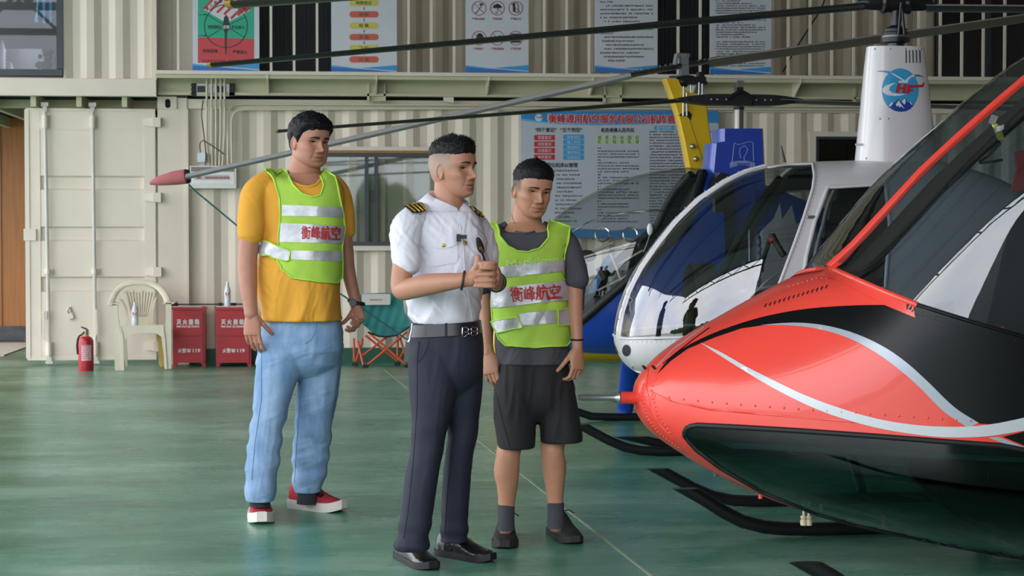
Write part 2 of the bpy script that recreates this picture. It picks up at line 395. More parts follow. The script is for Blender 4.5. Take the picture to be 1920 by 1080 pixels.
for k, (bx, tilt) in enumerate(((88, 4), (177, 2))):
    x0, x1 = dx(bx-1), dx(bx+tilt)
    rod = MB().tube([(x0, YD-.045, dz(200)), (x1, YD-.045, dz(676))], .017, 10).build('lock_rod', bar_m, door)
    xm = lambda py: x0+(x1-x0)*(py-200)/476
    for py in (229, 509, 653):
        b = MB().box(xm(py)-.045, xm(py)+.045, YD-.03, YD, dz(py+5), dz(py-5)) if py == 509 else MB().box(xm(py)-.035, xm(py)+.035, YD-.025, YD, dz(py+12), dz(py-12))
        b.tube([(xm(py), YD-.045, dz(py+(4 if py == 509 else 12))), (xm(py), YD-.045, dz(py-(4 if py == 509 else 12)))], .027, 12)
        for sx in (-1, 1):
            b.ball((xm(py)+sx*.032, YD-.03, dz(py)), (.008, .008, .008), 8, 4)
        b.build('rod_bracket', cream_hi, door)
    b = MB().box(xm(195)-.035, xm(195)+.035, YD-.06, YD-.03, dz(201), dz(193)).box(xm(205)-.02, xm(205)+.02, YD-.06, YD-.03, dz(210), dz(200)); b.build('cam_lock', bar_m, door)
    b = MB().box(xm(680)-.035, xm(680)+.035, YD-.06, YD-.03, dz(681), dz(676)).box(xm(672)-.022, xm(672)+.022, YD-.06, YD-.03, dz(676), dz(668)); b.build('cam_lock', bar_m, door)
    if k == 0:
        h = MB().box(dx(81), dx(84.5), YD-.075, YD-.06, dz(636), dz(583)).box(dx(80), dx(89), YD-.07, YD-.03, dz(596), dz(582)); h.build('lock_handle', cream_hi, door)
    else:
        h = MB().prism([(dx(178), YD-.07, dz(578)), (dx(182), YD-.07, dz(580)), (dx(182), YD-.07, dz(600)), (dx(184), YD-.07, dz(612)), (dx(183), YD-.07, dz(625)), (dx(179), YD-.07, dz(633))], (0, .012, 0)); h.build('lock_handle', cream_hi, door)
for py in (229, 370, 510, 650):
    b = MB().prism([(dx(271), YD-.03, dz(py-6)), (dx(288), YD-.045, dz(py-9)), (dx(288), YD-.045, dz(py+8)), (dx(271), YD-.03, dz(py+6))], (0, .04, 0))
    b.box(dx(288), dx(303), YD-.055, YD, dz(py+9), dz(py-9)); b.build('hinge', cream_hi, door)
MB().box(dx(45), dx(68), YD-.03, YD-.005, dz(451), dz(429)).build('seal_plate', cream_hi, door)
mb = MB().box(dx(124), dx(132), YD-.02, YD, dz(584), dz(574)).build('hasp', cream_hi, door)
pl = thing('padlock', 'small cream padlock hanging on the open container door', 'padlock', loc=(dx(131), YD-.03, dz(597)))
MB().prism([(dx(126), YD-.035, dz(588)), (dx(135), YD-.035, dz(586)), (dx(138), YD-.035, dz(596)), (dx(128), YD-.035, dz(599))], (0, .025, 0)).build('lock_body', cream_hi, pl)
MB().tube(curve_pts([(dx(128), YD-.022, dz(588)), (dx(126), YD-.022, dz(581)), (dx(130), YD-.022, dz(577)), (dx(132), YD-.022, dz(581)), (dx(133), YD-.022, dz(587))], 4), .006, 8).build('shackle', mat('shackle_metal', '#b8b4aa', .3, .8), pl)

# -------- far left: brown wooden door behind the container door
YB = 22.2
b = MB(); wood = mat('brown_wood_door', '#a5682f', .45, var=.16, scale=2.4, stretch=(14, 1, .7))
door2 = struct(wbox(-120, 206, 60, 612, YB, YB+.06).build('door_2', wood, smooth=0))
wbox(-40, 206, 2, 612, YB-.015, YB+.03).build('door_panel', wood, door2)
struct(wbox(-120, 612, 70, 638, YB-.04, YB+.08).build('baseboard_left', mat('dark_skirting', '#4a4a4e', .7, var=.3, scale=12), smooth=0))
struct(MB().box(-12, XZ(420, 400, YB).x, YB+.08, YB+.2, 0, 3.2).build('wall_left', mat('left_wall', '#b3ab98', .7), smooth=0))
struct(MB().box(XZ(-200, 400, YB).x, XZ(70, 400, YB).x, YB-2.3, YB, 0, .012).build('trim_1', mat('outside_light_band', '#c9c0b4', .7), smooth=0))  # pale slab put in for the band of outside light on the floor

# -------- upper left container with window
YU = 18.25
up = thing('wall_upper_left', kind='structure', loc=(0, YU, 2.6))
zt0, zb0 = XZ(100, -120, YU).z, XZ(200, 147, YU).z
corr_mesh(XZ(118, 60, YU).x, XZ(288, 60, YU).x, zb0, zt0, YU+.01, period=.27, phase=.05).build('corrugated_sheet', cream, up, smooth=0)
MB().box(XZ(-300, 60, YU).x, XZ(118, 60, YU).x, YU+.05, YU+.08, XZ(60, 144, YU).z, zb0).build('sill_plate', cream, up)
MB().box(XZ(-300, 60, YU).x, XZ(293, 160, YU).x, YU-.03, YU+.1, XZ(200, 180, YU).z, XZ(200, 148, YU).z).build('bottom_rail', cream_hi, up)
MB().box(XZ(286, 60, YU).x, XZ(294, 60, YU).x, YU-.03, YU+.1, XZ(200, 148, YU).z, zt0).build('corner_post', cream_hi, up)
# underside joists
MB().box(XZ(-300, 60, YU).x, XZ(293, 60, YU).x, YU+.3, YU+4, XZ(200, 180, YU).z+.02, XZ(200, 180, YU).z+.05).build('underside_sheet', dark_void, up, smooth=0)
zj = XZ(200, 181, YU).z
for k in range(6):
    xj = XZ(-120, 180, YU).x+k*.43
    if xj > XZ(285, 180, YU).x: break
    MB().box(xj, xj+.05, YU+.1, YU+3.9, zj-.09, zj+.02).build('joist', olive, up)
zz = XZ(200, 203, 18.9).z, XZ(200, 188, 18.9).z
MB().box(XZ(-300, 60, YU).x, XZ(293, 60, YU).x, 18.9, 18.98, zz[0], zz[1]).build('cross_beam', olive, up)

def win(name, px0, py0, px1, py1, Y, frame_px, label=None, mullions=(), fm=slate, gm=None, inner=None):
    w = thing(name, kind='structure', loc=WP((px0+px1)/2, py1, Y))
    f = frame_px
    for r in ((px0, py0, px1, py0+f), (px0, py1-f, px1, py1), (px0, py0+f, px0+f, py1-f), (px1-f, py0+f, px1, py1-f)):
        wbox(*r, Y, Y+.07).build('window_frame', fm, w)
    for mx in mullions: wbox(mx, py0+f, mx+f*.9, py1-f, Y+.005, Y+.06).build('mullion', fm, w)
    wbox(px0+f, py0+f, px1-f, py1-f, Y+.035, Y+.04).build('pane', gm, w, smooth=0)
    return w
pane = glass('window_pane', '#e6eaec', 1.5, .012)
w2 = win('window_2', -160, -200, 117, 141, YU-.01, 12, gm=glass('window_pane_clear', '#f2f4f4', 1.5, .01, .3))
# what stands behind that window
room = mat('room_grey', '#5c5b5a', .8)
struct(MB().box(XZ(-300, 60, YU).x, XZ(118, 60, YU).x, YU+1.2, YU+1.25, XZ(60, 144, YU).z, zt0).build('wall_room', room, smooth=0))
struct(MB().box(XZ(112, 60, YU).x, XZ(118, 60, YU).x, YU+.08, YU+1.2, XZ(60, 144, YU).z, zt0).build('wall_room_side', room, smooth=0))
def cloth_panel(name, poly, Y, m, depth=.03, folds=6, parent=None):
    """hanging cloth: outline in pixels at depth Y with vertical folds, 4 mm thick"""
    vs, fs = fill_poly(poly, 4.0); pts = []
    xs = [p[0] for p in poly]; x0, x1 = min(xs), max(xs)
    for s in (0, .004):
        for x, y in vs:
            q = WP(x, y, Y); pts.append((q.x, Y+s+depth*math.sin((x-x0)/(x1-x0)*folds*2*math.pi), q.z))
    n = len(vs)
    fs2 = [tuple(f) for f in fs]+[tuple(n+i for i in reversed(f)) for f in fs]
    return link_mesh(name, pts, fs2, m, parent, 60)
def fill_poly(poly, step, holes=()):
    """triangulate a 2-D outline with interior points every `step`"""
    B = []
    for i in range(len(poly)):
        a, b = Vector(poly[i][:2]), Vector(poly[(i+1) % len(poly)][:2]); n = max(1, int((b-a).length/step))
        for k in range(n): B.append(a+(b-a)*(k/n))
    nb = len(B); P = list(B)
    xs = [p.x for p in B]; ys = [p.y for p in B]
    barr = np.array([(p.x, p.y) for p in B]); pa = np.array([(q[0], q[1]) for q in poly], float); pb = np.roll(pa, 1, 0)
    y = min(ys)+step*.5; row = 0; G = []
    while y < max(ys):
        x = min(xs)+step*(.5 if row % 2 else 0); G += [(q, y) for q in np.arange(x, max(xs), step)]
        y += step*.87; row += 1
    if G:
        G = np.array(G); ins = np.zeros(len(G), bool)
        for (xi, yi), (xj, yj) in zip(pa, pb):
            if yi == yj: continue
            m = ((yi > G[:, 1]) != (yj > G[:, 1])) & (G[:, 0] < (xj-xi)*(G[:, 1]-yi)/(yj-yi)+xi); ins ^= m
        G = G[ins]
        for x, y in G:
            if ((barr-(x, y))**2).sum(1).min() > (step*.45)**2: P.append(Vector((x, y)))
    r = delaunay_2d_cdt(P, [(i, (i+1) % nb) for i in range(nb)], [list(range(nb))], 1, 1e-5)
    return [(p.x, p.y) for p in r[0]], [tuple(f) for f in r[2]]
tag(cloth_panel('curtain', [(-60, 66), (-4, 66), (6, 78), (18, 112), (30, 132), (-60, 132)], YU+.3, mat('white_curtain', '#d8d2dc', .9, var=.05)), 'pale curtain hanging inside the upper left window', 'curtain')
tag(cloth_panel('bed_sheet', [(-60, 90), (78, 92), (86, 128), (88, 138), (-60, 138)], YU+.55, mat('white_sheet', '#c9c4cc', .9, var=.05), .01, 2), 'white sheet lying low behind the upper left window', 'sheet')
tag(cloth_panel('blue_shirt', [(70, -30), (101, -30), (101, 42), (84, 46), (80, 42), (62, 42), (68, 20)], YU+.22, mat('blue_denim_cloth', '#6f90ad', .9, var=.1, scale=30), .02, 3), 'light blue shirt hanging inside the upper left window', 'shirt')
mb = MB()
for k in range(14): mb.ball(WP(72+rr.uniform(0, 26), 96+rr.uniform(0, 36), YU+.25), (rr.uniform(.02, .05), .03, rr.uniform(.02, .05)), 6, 4)
tag(mb.build('dried_plant', mat('dried_leaves', '#4a3f39', .9, var=.3)), 'dark dried plant on the sill of the upper left window', 'plant')

# -------- lower sliding window between the yellow shirt and the pilot
w1 = win('window_1', 590, 286, 836, 461, YW-.02, 8, mullions=(684, 702), gm=glass('window_pane_grey', '#dfe2de', 1.5, .02, .6))
wbox(580, 275, 846, 286, YW-.03, YW+.02).build('casing', cream_hi, w1); wbox(580, 461, 846, 470, YW-.04, YW+.02).build('casing', cream_hi, w1)
wbox(592, 282, 834, 287, YW-.032, YW+.01).build('foam_seal', mat('orange_foam', '#a87c46', .9, var=.2, scale=30), w1)
struct(wbox(592, 290, 834, 460, YW+.035, YW+.045).build('trim_4', mat('frosted_film', '#d3cdc3', .6, var=.05, scale=3), smooth=0))
struct(wbox(596, 294, 684, 322, YW+.028, YW+.033).build('trim_2', mat('pale_blind', '#c7ccc6', .7), smooth=0))
wbox(694, 355, 698, 375, YW-.04, YW-.02).build('window_latch', mat('black_plastic', '#18181a', .4), w1)
w3 = win('window_3', 1530, 256, 1640, 330, YW-.02, 5, gm=glass('window_pane_dark', '#3a3d40', 1.5, .02))
wbox(1518, 247, 1650, 256, YW-.03, YW+.02).build('casing', cream_hi, w3); wbox(1518, 256, 1530, 330, YW-.03, YW+.02).build('casing', cream_hi, w3)
struct(wbox(1530, 258, 1640, 330, YW+.4, YW+.44).build('wall_inside_dark', mat('inside_dark', '#2a2a2b', .8), smooth=0))

# -------- walkway of the upper floor
YG = 18.05
walk = thing('walkway', kind='structure', loc=(0, YG, 2.7))
x0, x1 = XZ(291, 140, YG).x, XZ(2080, 140, YG).x
zt1, zb1 = XZ(900, 136.5, YG).z, XZ(900, 143, YG).z
MB().box(x0, x1, YG, 19.8, zb1, zt1).build('deck_edge', cream_hi, walk)
MB().box(x0, x1, YG+.03, YG+.09, zb1-.035, zb1).build('edge_lip', olive, walk)
zw = XZ(900, 180, YW-.1).z
MB().box(x0, x1, YW-.1, YW-.06, zw, zb1).build('web_plate', olive, walk)
MB().box(x0, x1, YW-.17, YW-.06, zw-.012, zw+.012).build('bottom_flange', olive, walk)
for px in (500, 705, 916, 1112, 1306, 1501, 1700):
    xg = XZ(px, 146, YG).x
    MB().prism([(xg, YG+.02, zb1), (xg, YW-.1, zb1), (xg, YW-.1, zw), (xg, YW-.17, zw), (xg, YG+.02, zb1-.04)], (.014, 0, 0)).build('gusset', cream_hi, walk, smooth=0)
for px in (706, 1150, 1620):
    xg = XZ(px, 170, YW-.2).x
    MB().box(xg-.07, xg+.07, YW-.13, YW-.09, zw-.06, zb1-.06).box(xg-.09, xg-.07, YW-.17, YW-.09, zw-.06, zb1-.06).box(xg+.07, xg+.09, YW-.17, YW-.09, zw-.06, zb1-.06).build('support_bracket', olive, walk)
MB().obox(XZ(841, 186, YW-.12), (.05, 0, -.008), (0, .01, 0), (0, 0, .028)).build('packing_plate', cream_hi, walk)
# railing bars
ztr = XZ(900, -110, YG).z
xbar = XZ(334, 60, YG+.05).x
for k in range(46):
    x = xbar+k*.2185
    if x > x1: break
    MB().box(x-.012, x+.012, YG+.04, YG+.064, zt1, ztr).build('baluster', cream_hi, walk)
MB().box(x0, x1, YG+.03, YG+.075, ztr, ztr+.05).build('handrail', cream_hi, walk)
# upper wall behind the walkway, with dark shutters
YV = 19.75
wv = thing('wall_upper', kind='structure', loc=(0, YV, 2.75))
zv0, zv1 = zb1, ztr+1.6
corr_mesh(x0, x1, zv0, zv1, YV, phase=.03).build('corrugated_sheet', cream_shaded, wv, smooth=0)
shut = mat('dark_shutter', '#23252b', .5, var=.2, scale=4); shut_g = mat('dark_glass_black', '#121417', .12, var=.1)
for n, (a, b, bars) in enumerate(((478, 622, 1), (1222, 1336, 1), (1752, 2080, 0))):
    X0, X1 = XZ(a, 60, YV).x, XZ(b, 60, YV).x
    s = thing('window_%d' % (n+4), kind='structure', loc=((X0+X1)/2, YV-.06, zv0))
    MB().box(X0, X1, YV-.05, YV-.01, zt1+.01, zv1-.2).build('shutter_board', shut if bars else shut_g, s, smooth=0)
    if bars:
        k = int((X1-X0)/.045)
        for i in range(k): MB().box(X0+i*.045+.008, X0+i*.045+.032, YV-.062, YV-.05, zt1+.02, zv1-.2).build('slat', shut, s)
    else:
        for xx in (X0, X0+.55, X0+1.1): MB().box(xx, xx+.05, YV-.08, YV-.02, zt1+.01, zv1-.2).build('window_frame', slate, s)
struct(MB().box(XZ(292, 60, YG+.45).x, XZ(372, 60, YG+.45).x, YG+.45, YG+.5, zt1, ztr+1.5).box(XZ(318, 60, YG+.45).x, XZ(322, 60, YG+.45).x, YG+.43, YG+.45, zt1, ztr+1.5).build('trim_3', cream_hi, smooth=0))
struct(MB().box(-6.5, 11, 20.5, 20.6, 2.6, 5.8).build('wall_upper_rear', mat('rear_panel', '#8f8778', .8), smooth=0))
# ================================================================== POSTERS, WALL FITTINGS, FURNITURE
def flat(c, r=.55): return mat('print_'+c.strip('#'), c, r, var=.02)
def wprint(name, poly, Y, m, parent, off=.0015):
    pts = [(q.x, Y-off, q.z) for q in (WP(p[0], p[1], Y) for p in poly)]
    return link_mesh(name, pts, [tuple(range(len(pts)))], m, parent, 0)
def ring_px(cx, cy, r0, r1, n=28): return [(cx+r1*math.cos(t), cy+r1*math.sin(t)) for t in np.linspace(0, 2*math.pi, n+1)]+[(cx+r0*math.cos(t), cy+r0*math.sin(t)) for t in np.linspace(2*math.pi, 0, n+1)]
def wring(name, cx, cy, r0, r1, Y, m, parent, off, n=28):
    v = []; f = []
    for k in range(n):
        t = 2*math.pi*k/n
        for r in (r0, r1): q = WP(cx+r*math.cos(t), cy+r*math.sin(t), Y); v.append((q.x, Y-off, q.z))
    for k in range(n): a, b = 2*k, 2*((k+1) % n); f.append((a, a+1, b+1, b))
    return link_mesh(name, v, f, m, parent, 0)
def stroke_px(p, q, w):
    p, q = Vector(p), Vector(q); d = (q-p).normalized(); n = Vector((-d.y, d.x))*w/2; return [p+n, q+n, q-n, p-n]
def pill(cx, cy, hw, hh, n=8):
    return [(cx+hw-hh+hh*math.cos(t), cy+hh*math.sin(t)) for t in np.linspace(-math.pi/2, math.pi/2, n)]+[(cx-hw+hh+hh*math.cos(t), cy+hh*math.sin(t)) for t in np.linspace(math.pi/2, 3*math.pi/2, n)]
def rrect(x0, y0, x1, y1, r, n=4):
    o = []
    for cx, cy, a in ((x1-r, y0+r, -90), (x1-r, y1-r, 0), (x0+r, y1-r, 90), (x0+r, y0+r, 180)):
        for k in range(n+1): t = math.radians(a+90*k/n); o.append((cx+r*math.cos(t), cy+r*math.sin(t)))
    return o
def fine_print(parent, rows, h, Y, m, rnd, off=.0015):
    """rows of print too small to read: (x0, x1, y) in pixels"""
    mb = MB()
    for x0, x1, y in rows:
        x = x0
        while x < x1-h*.6:
            if rnd.random() < .93:
                for k in range(4):
                    if rnd.random() < .5: a = stroke_px((x, y-h/2+h*rnd.random()), (x+h*.82, y-h/2+h*rnd.random()), h*.2)
                    else: t = x+h*.82*rnd.random(); a = stroke_px((t, y-h/2), (t, y+h/2), h*.2)
                    q = [WP(p[0], p[1], Y) for p in a]; mb.add([(w.x, Y-off, w.z) for w in q], [(0, 1, 2, 3)])
            x += h*1.08
    o = mb.build('fine_print', m, parent, smooth=0, fix=False); o['kind'] = 'stuff'; return o
white_board = mat('poster_white', '#cfd0d8', .35, var=.02, scale=5, bump=.05, bscale=4)
YP = YG+.02
ink = flat('#23262c'); grey_ink = flat('#55585f'); red_ink = flat('#b93a3c')
def poster(px0, px1, pyb, label, cat='poster'):
    t = thing('safety_poster', label, cat, loc=WP((px0+px1)/2, pyb, YP), group='posters on the upper railing')
    wbox(px0, -96, px1, pyb, YP, YP+.012).build('board', white_board, t, smooth=0)
    a = lambda u, y: (px0+(px1-px0)*u, y)
    h = 14
    wprint('wave_print', [a(0, pyb-h), a(.45, pyb-h*.5), a(1, pyb-1), a(1, pyb), a(0, pyb)], YP, flat('#3a74be'), t, .001)
    wprint('wave_print', [a(0, pyb-h), a(.4, pyb-h*.55), a(.4, pyb-h*.45), a(0, pyb-h*.75)], YP, flat('#4fa8dc'), t, .002)
    wprint('wave_print', [a(.45, pyb-h*.6), a(1, pyb-h), a(1, pyb-3), a(.55, pyb-h*.52)], YP, flat('#3c9ad6'), t, .002)
    return t
# 1: green and red danger-zone poster
t = poster(361, 486, 133, 'green and red helicopter danger zone poster on the upper railing')
gx0, gx1 = 371, 476
wprint('green_field', [(gx0, -60), (gx1, -60), (gx1, 73), (gx0, 70)], YP, flat('#2eae8c'), t, .002)
wprint('red_field', [(gx0, 70), (gx1, 73), (gx1, 118), (gx0, 118)], YP, flat('#d04a50'), t, .002)
cx, cy = 423.5, 49
fan = lambda r, a: (cx+r*math.cos(math.radians(a)), cy+r*.95*math.sin(math.radians(a)))
fa = [fan(8, -145), fan(54, -145)]+[fan(54, k) for k in range(-135, -35, 10)]+[fan(54, -32), fan(8, -32)]
wprint('fan_field', [(420, 40), (380, 17)]+[(392, 4), (410, -6), (432, -7), (455, 2)]+[(469, 20), (431, 40)], YP, flat('#dcd3d8'), t, .003)
for k in range(7):
    x = 381+k*13; p0 = Vector((x, 17+k*3.4 if k < 4 else 35-(k-4)*6)); d = Vector((.72, -.70))
    l = (24, 36, 46, 56, 44, 30, 14)[k]
    wprint('stripe_print', stroke_px(p0, p0+d*l, 4.5), YP, flat('#c04048'), t, .004)
wring('circle_print', cx, 49, 39.5, 41, YP, flat('#2c3f3c'), t, .005, 40)
for a in (-149, -25, 31, 149):
    wprint('sector_line', stroke_px((cx, 49), (cx+41*math.cos(math.radians(a)), 49+41*math.sin(math.radians(a))), 1.1), YP, flat('#2c3f3c'), t, .005)
wprint('helicopter_print', [(424, 28), (428, 33), (429.5, 44), (431, 49), (431, 55), (428, 56), (425, 61), (424.5, 88), (427.5, 88.6), (427.5, 90), (424.4, 90), (424, 102), (422.5, 101), (422, 90), (418, 90), (418, 88.6), (421.5, 88), (421.5, 61), (419, 56), (417, 55), (417, 49), (418.5, 44), (420, 33)], YP, flat('#33363a'), t, .006)
wall_text('lettering', '经同意后', 402, 50.5, 7, YP, ink, t, 24, .012, .005); wall_text('lettering', '安全进入', 446, 51, 7, YP, ink, t, 24, .012, .005)
wall_text('lettering', '方可', 424, 51, 6.5, YP, flat('#f0f0f0'), t, 12, .03, .007)
wall_text('lettering', '危险区域', 394, 95.5, 7, YP, flat('#5a2a30'), t, 28, .012, .004); wall_text('lettering', '严禁进入', 450, 97.5, 7, YP, flat('#5a2a30'), t, 28, .012, .004)
wall_text('lettering', 'DANGER–NEVER', 421, 114.5, 6, YP, flat('#7d3238'), t, 82, .01, .004)
for y in (27.5, 67): wprint('arrow_print', stroke_px((372, y), (386, y), 1), YP, ink, t, .004); wprint('arrow_print', [(383, y-1.8), (388, y), (383, y+1.8)], YP, ink, t, .004)
for k, ch in enumerate('进入此区域需经允许'):
    a = math.radians(-136+k*11.5); wall_text('lettering', ch, cx+49*math.cos(a), 52+51*math.sin(a), 7, YP, ink, t, None, .01, .006, roll=-(a+math.pi/2))
# 2: flow chart
t = poster(621, 744, 136, 'flow chart poster with yellow and red rounded bars on the upper railing')
for k, (y, s) in enumerate(((5.5, '购票登记'), (27, '候 机'), (48, '检 票'), (69.5, '登 机'), (90, '飞 行'), (111.5, '结 束'))):
    red = k % 2
    wprint('bar_print', pill(682.5, y, 27.5, 6), YP, flat('#d5624f' if red else '#d2c75c'), t, .002)
    wall_text('lettering', s, 682, y, 6.5, YP, flat('#55695f' if red else '#5f6047'), t, 29 if k == 0 else 18, .012, .004)
    if k < 5: wprint('arrow_print', stroke_px((682.5, y+7.5), (682.5, y+11), 1.2), YP, ink, t, .002); wprint('arrow_print', [(681, y+11), (684, y+11), (682.5, y+13.4)], YP, ink, t, .002)
# 3: prohibitions
t = poster(873, 991, 136, 'poster of red circled prohibition symbols on the upper railing')
R3 = flat('#a8353f')
for r, (yy, ss) in enumerate(((15.5, ('严禁自拍杆', '严禁雨伞', '严禁丝巾')), (71.5, ('严禁帽子', '严禁易燃物', '严禁包物')))):
    for c3, xx in enumerate((898, 932.5, 967)):
        wring('ban_ring', xx, yy, 12.4, 13.6, YP, R3, t, .003)
        k = r*3+c3
        if k == 0:
            wprint('symbol', stroke_px((893, 24), (903, 11), 1.3), YP, ink, t, .002); wprint('symbol', [(890, 26), (891, 22.5), (894, 24.5)], YP, ink, t, .002); wprint('symbol', rrect(899, 6, 906, 10.5, .8), YP, grey_ink, t, .002)
        elif k == 1:
            wprint('symbol', [(923, 15.5), (925, 11), (929, 8), (932.5, 7.2), (936, 8), (940, 11), (942, 15.5), (939, 14.6), (936, 16), (932.5, 14.6), (929, 16), (926, 14.6)], YP, ink, t, .002)
            wprint('symbol', stroke_px((932.5, 6), (932.5, 24), 1), YP, ink, t, .002); wprint('symbol', [(932.5, 22), (933, 25), (930, 25.6), (927.5, 23), (928.6, 22.6), (930.4, 24.4), (931.6, 23.8)], YP, ink, t, .0025)
        elif k == 2:
            wprint('symbol', [(961, 6), (964, 5), (966, 8), (966.5, 23), (962, 22)], YP, ink, t, .002); wprint('symbol', [(964, 5), (970, 5), (972.5, 9), (972.5, 24), (966, 24), (966, 22.6), (971, 22.6), (971, 9), (969, 6.4), (965, 6.4)], YP, ink, t, .0025)
        elif k == 3:
            wprint('symbol', [(888, 76), (893, 73), (893, 68), (896, 63), (900, 62), (904, 64), (907, 70), (909, 73), (905, 76), (896, 78)], YP, ink, t, .002)
        elif k == 4: wprint('symbol', stroke_px((926, 79), (938, 66), 2), YP, ink, t, .002)
        else: wprint('symbol', rrect(958, 63, 976, 80, 1), YP, ink, t, .002); wring('symbol', 967, 73, 1.2, 2.2, YP, flat('#dddddd'), t, .0028, 12)
        wprint('ban_bar', stroke_px((xx-9, yy-9), (xx+9, yy+9), 1.1), YP, R3, t, .004)
        wall_text('lettering', ss[c3], xx-(1 if c3 == 0 else 0), yy+20, 4.6, YP, flat('#b8505a'), t, 24 if len(ss[c3]) == 5 else 19, .012, .002)
# 4 and 5: rule sheets
rnd = random.Random(5)
t = poster(1115, 1233, 136, 'white rules poster with widely spaced lines of print on the upper railing')
rows = []
for k, y in enumerate(np.arange(3.5, 120, 7.35)):
    if k in (6,): continue
    ind = 8 if k in (1, 5, 7, 9, 11, 12, 14, 15) else 0
    rows.append((1125+ind, (1226 if k in (1, 2, 3, 7, 9, 12) else 1170+rnd.random()*40 if k not in (0, 8) else 1150), y))
fine_print(t, rows, 3.3, YP, grey_ink, rnd)
t = poster(1331, 1446, 139, 'white rules poster densely filled with small print on the upper railing')
rows = [(1341+(2 if k % 4 else 0), (1437 if rnd.random() < .62 else 1385+rnd.random()*40), y) for k, y in enumerate(np.arange(2.0, 128, 4.5)) if k not in (6, 16, 25)]
fine_print(t, rows, 2.6, YP, grey_ink, rnd)

# -------- big notice board on the lower wall
YN = YW-.09
t = thing('notice_board', 'large white notice board with blue header and red characters on the container wall', 'board', loc=WP(1160, 445, YN))
wbox(977, 208, 1347, 446, YN, YN+.02).build('board', mat('board_white', '#bfc3cd', .3, var=.02, scale=4, bump=.12, bscale=3), t, smooth=0)
wprint('header_print', [(977, 208), (1347, 208), (1347, 231), (1290, 229), (1200, 233), (1120, 233), (1040, 230), (977, 222)], YN, flat('#2f86c4'), t, .001)
wprint('header_print', [(977, 222), (1040, 230), (1120, 233), (1200, 233), (1120, 235.5), (1040, 233), (977, 226)], YN, flat('#5fb0e0'), t, .0015)
wprint('footer_print', [(977, 424), (1150, 432), (1347, 421), (1347, 446), (977, 446)], YN, flat('#4a86bd'), t, .001)
wall_text('title', '衡峰通用航空服务有限公司机库管理', 1156, 223, 16.5, YN, flat('#e8d9de'), t, 258, .055, .0025)
wall_text('title', '衡峰通用航空服务有限公司机库管理', 1156, 223, 16, YN, flat('#c03038'), t, 254, .028, .004)
wring('emblem', 1010, 221, 0.1, 7, YN, flat('#c8dcea'), t, .0025, 20); wall_text('emblem', 'HF', 1012, 220, 4.5, YN, flat('#c03038'), t, 11, .04, .004)
wall_text('heading', '“四个意识”', 1023, 243.5, 8.5, YN, ink, t, 40, .02); wall_text('heading', '“五个到位”', 1071, 243.5, 8.5, YN, ink, t, 40, .02)
wall_text('heading', '机务维修人员作风', 1158, 244, 8.5, YN, ink, t, 62, .02)
for k, s in enumerate(('责重意识', '风险意识', '红线意识', '举手意识')):
    wprint('red_tab', rrect(1001.5, 253+k*12.2, 1040.5, 263+k*12.2, 1.5), YN, flat('#c0343a'), t, .0015); wall_text('lettering', s, 1021, 258+k*12.2, 6, YN, flat('#e6c9cc'), t, 25, .01, .003)
for k, s in enumerate(('准备到位', '施工到位', '测试到位', '填写到位', '总结到位')):
    wprint('blue_tab', rrect(1056, 252.5+k*9.6, 1095, 261.2+k*9.6, 1.5), YN, flat('#3f9cd4'), t, .0015); wall_text('lettering', s, 1075.5, 257+k*9.6, 5.5, YN, flat('#b9dcf0'), t, 25, .01, .003)
for k, s in enumerate(('诚\n实', '责\n任', '风\n险', '标\n准', '团\n队', '纪\n律')):
    x = 1117.5+k*14.2; wprint('green_tab', rrect(x, 252.5, x+12.2, 271, 1.5), YN, flat('#c3d2ad'), t, .0015); wall_text('lettering', s, x+6.1, 262, 7.4, YN, flat('#7f9a5c'), t, 6.5, .02, .003)
wall_text('heading', '深化机库6S管理', 1054, 309.5, 8.5, YN, ink, t, 58, .02)
rows = [(1040+rnd.random()*4, 1070+rnd.random()*24, y) for y in np.arange(320, 420, 7.9)]
fine_print(t, rows, 3.2, YN, grey_ink, rnd)
rows = []; reds = []
for k, y in enumerate(np.arange(278, 420, 5.5)):
    (reds if k in (0, 4, 9, 13, 18, 21) else rows).append((1120.5, 1129 if k in (0, 4, 9, 13, 18, 21) else (1199 if rnd.random() < .6 else 1180), y))
fine_print(t, rows, 2.9, YN, grey_ink, rnd); fine_print(t, reds, 3.2, YN, red_ink, rnd)
wprint('blue_tab', rrect(1227, 236, 1284, 243.5, 2), YN, flat('#3f9cd4'), t, .0015); wall_text('heading', '直升机维修一般规定', 1256, 239.8, 5.5, YN, flat('#cfe4f2'), t, 50, .01, .003)
fine_print(t, [(1218, 1334 if rnd.random() < .75 else 1290, y) for y in np.arange(247, 420, 5.4)], 2.9, YN, grey_ink, rnd)

# -------- electrics
pipe_m = mat('cream_conduit', '#d8d0ba', .4, var=.03)
YC = YW-.035
c_top = XZ(400, 152, YC)
conds = [((387.5, 392), 'leftmost straight cream conduit above the breaker box'), ((396.5, 398), 'second straight cream conduit above the breaker box'), ((405, 404.5), 'third straight cream conduit above the breaker box'), ((413.5, 411), 'fourth straight cream conduit above the breaker box'), ((421, 417), 'rightmost straight cream conduit above the breaker box')]
for (a, b), lab in conds:
    tag(MB().tube([XZ(a, 146, YC-.16), XZ(a, 186, YC-.16), XZ(a, 200, YC-.06), XZ(a, 250, YC-.03), XZ(b, 312, YC)], .0105, 10).build('conduit', pipe_m), lab, 'conduit', 'cream conduits above the breaker box')
ob = [((427, 312), (427.5, 230), (429, 210), (436, 199), (452, 195.5), (480, 195)), ((435, 312), (434, 235), (436, 218), (444, 208), (456, 205.5), (480, 205))]
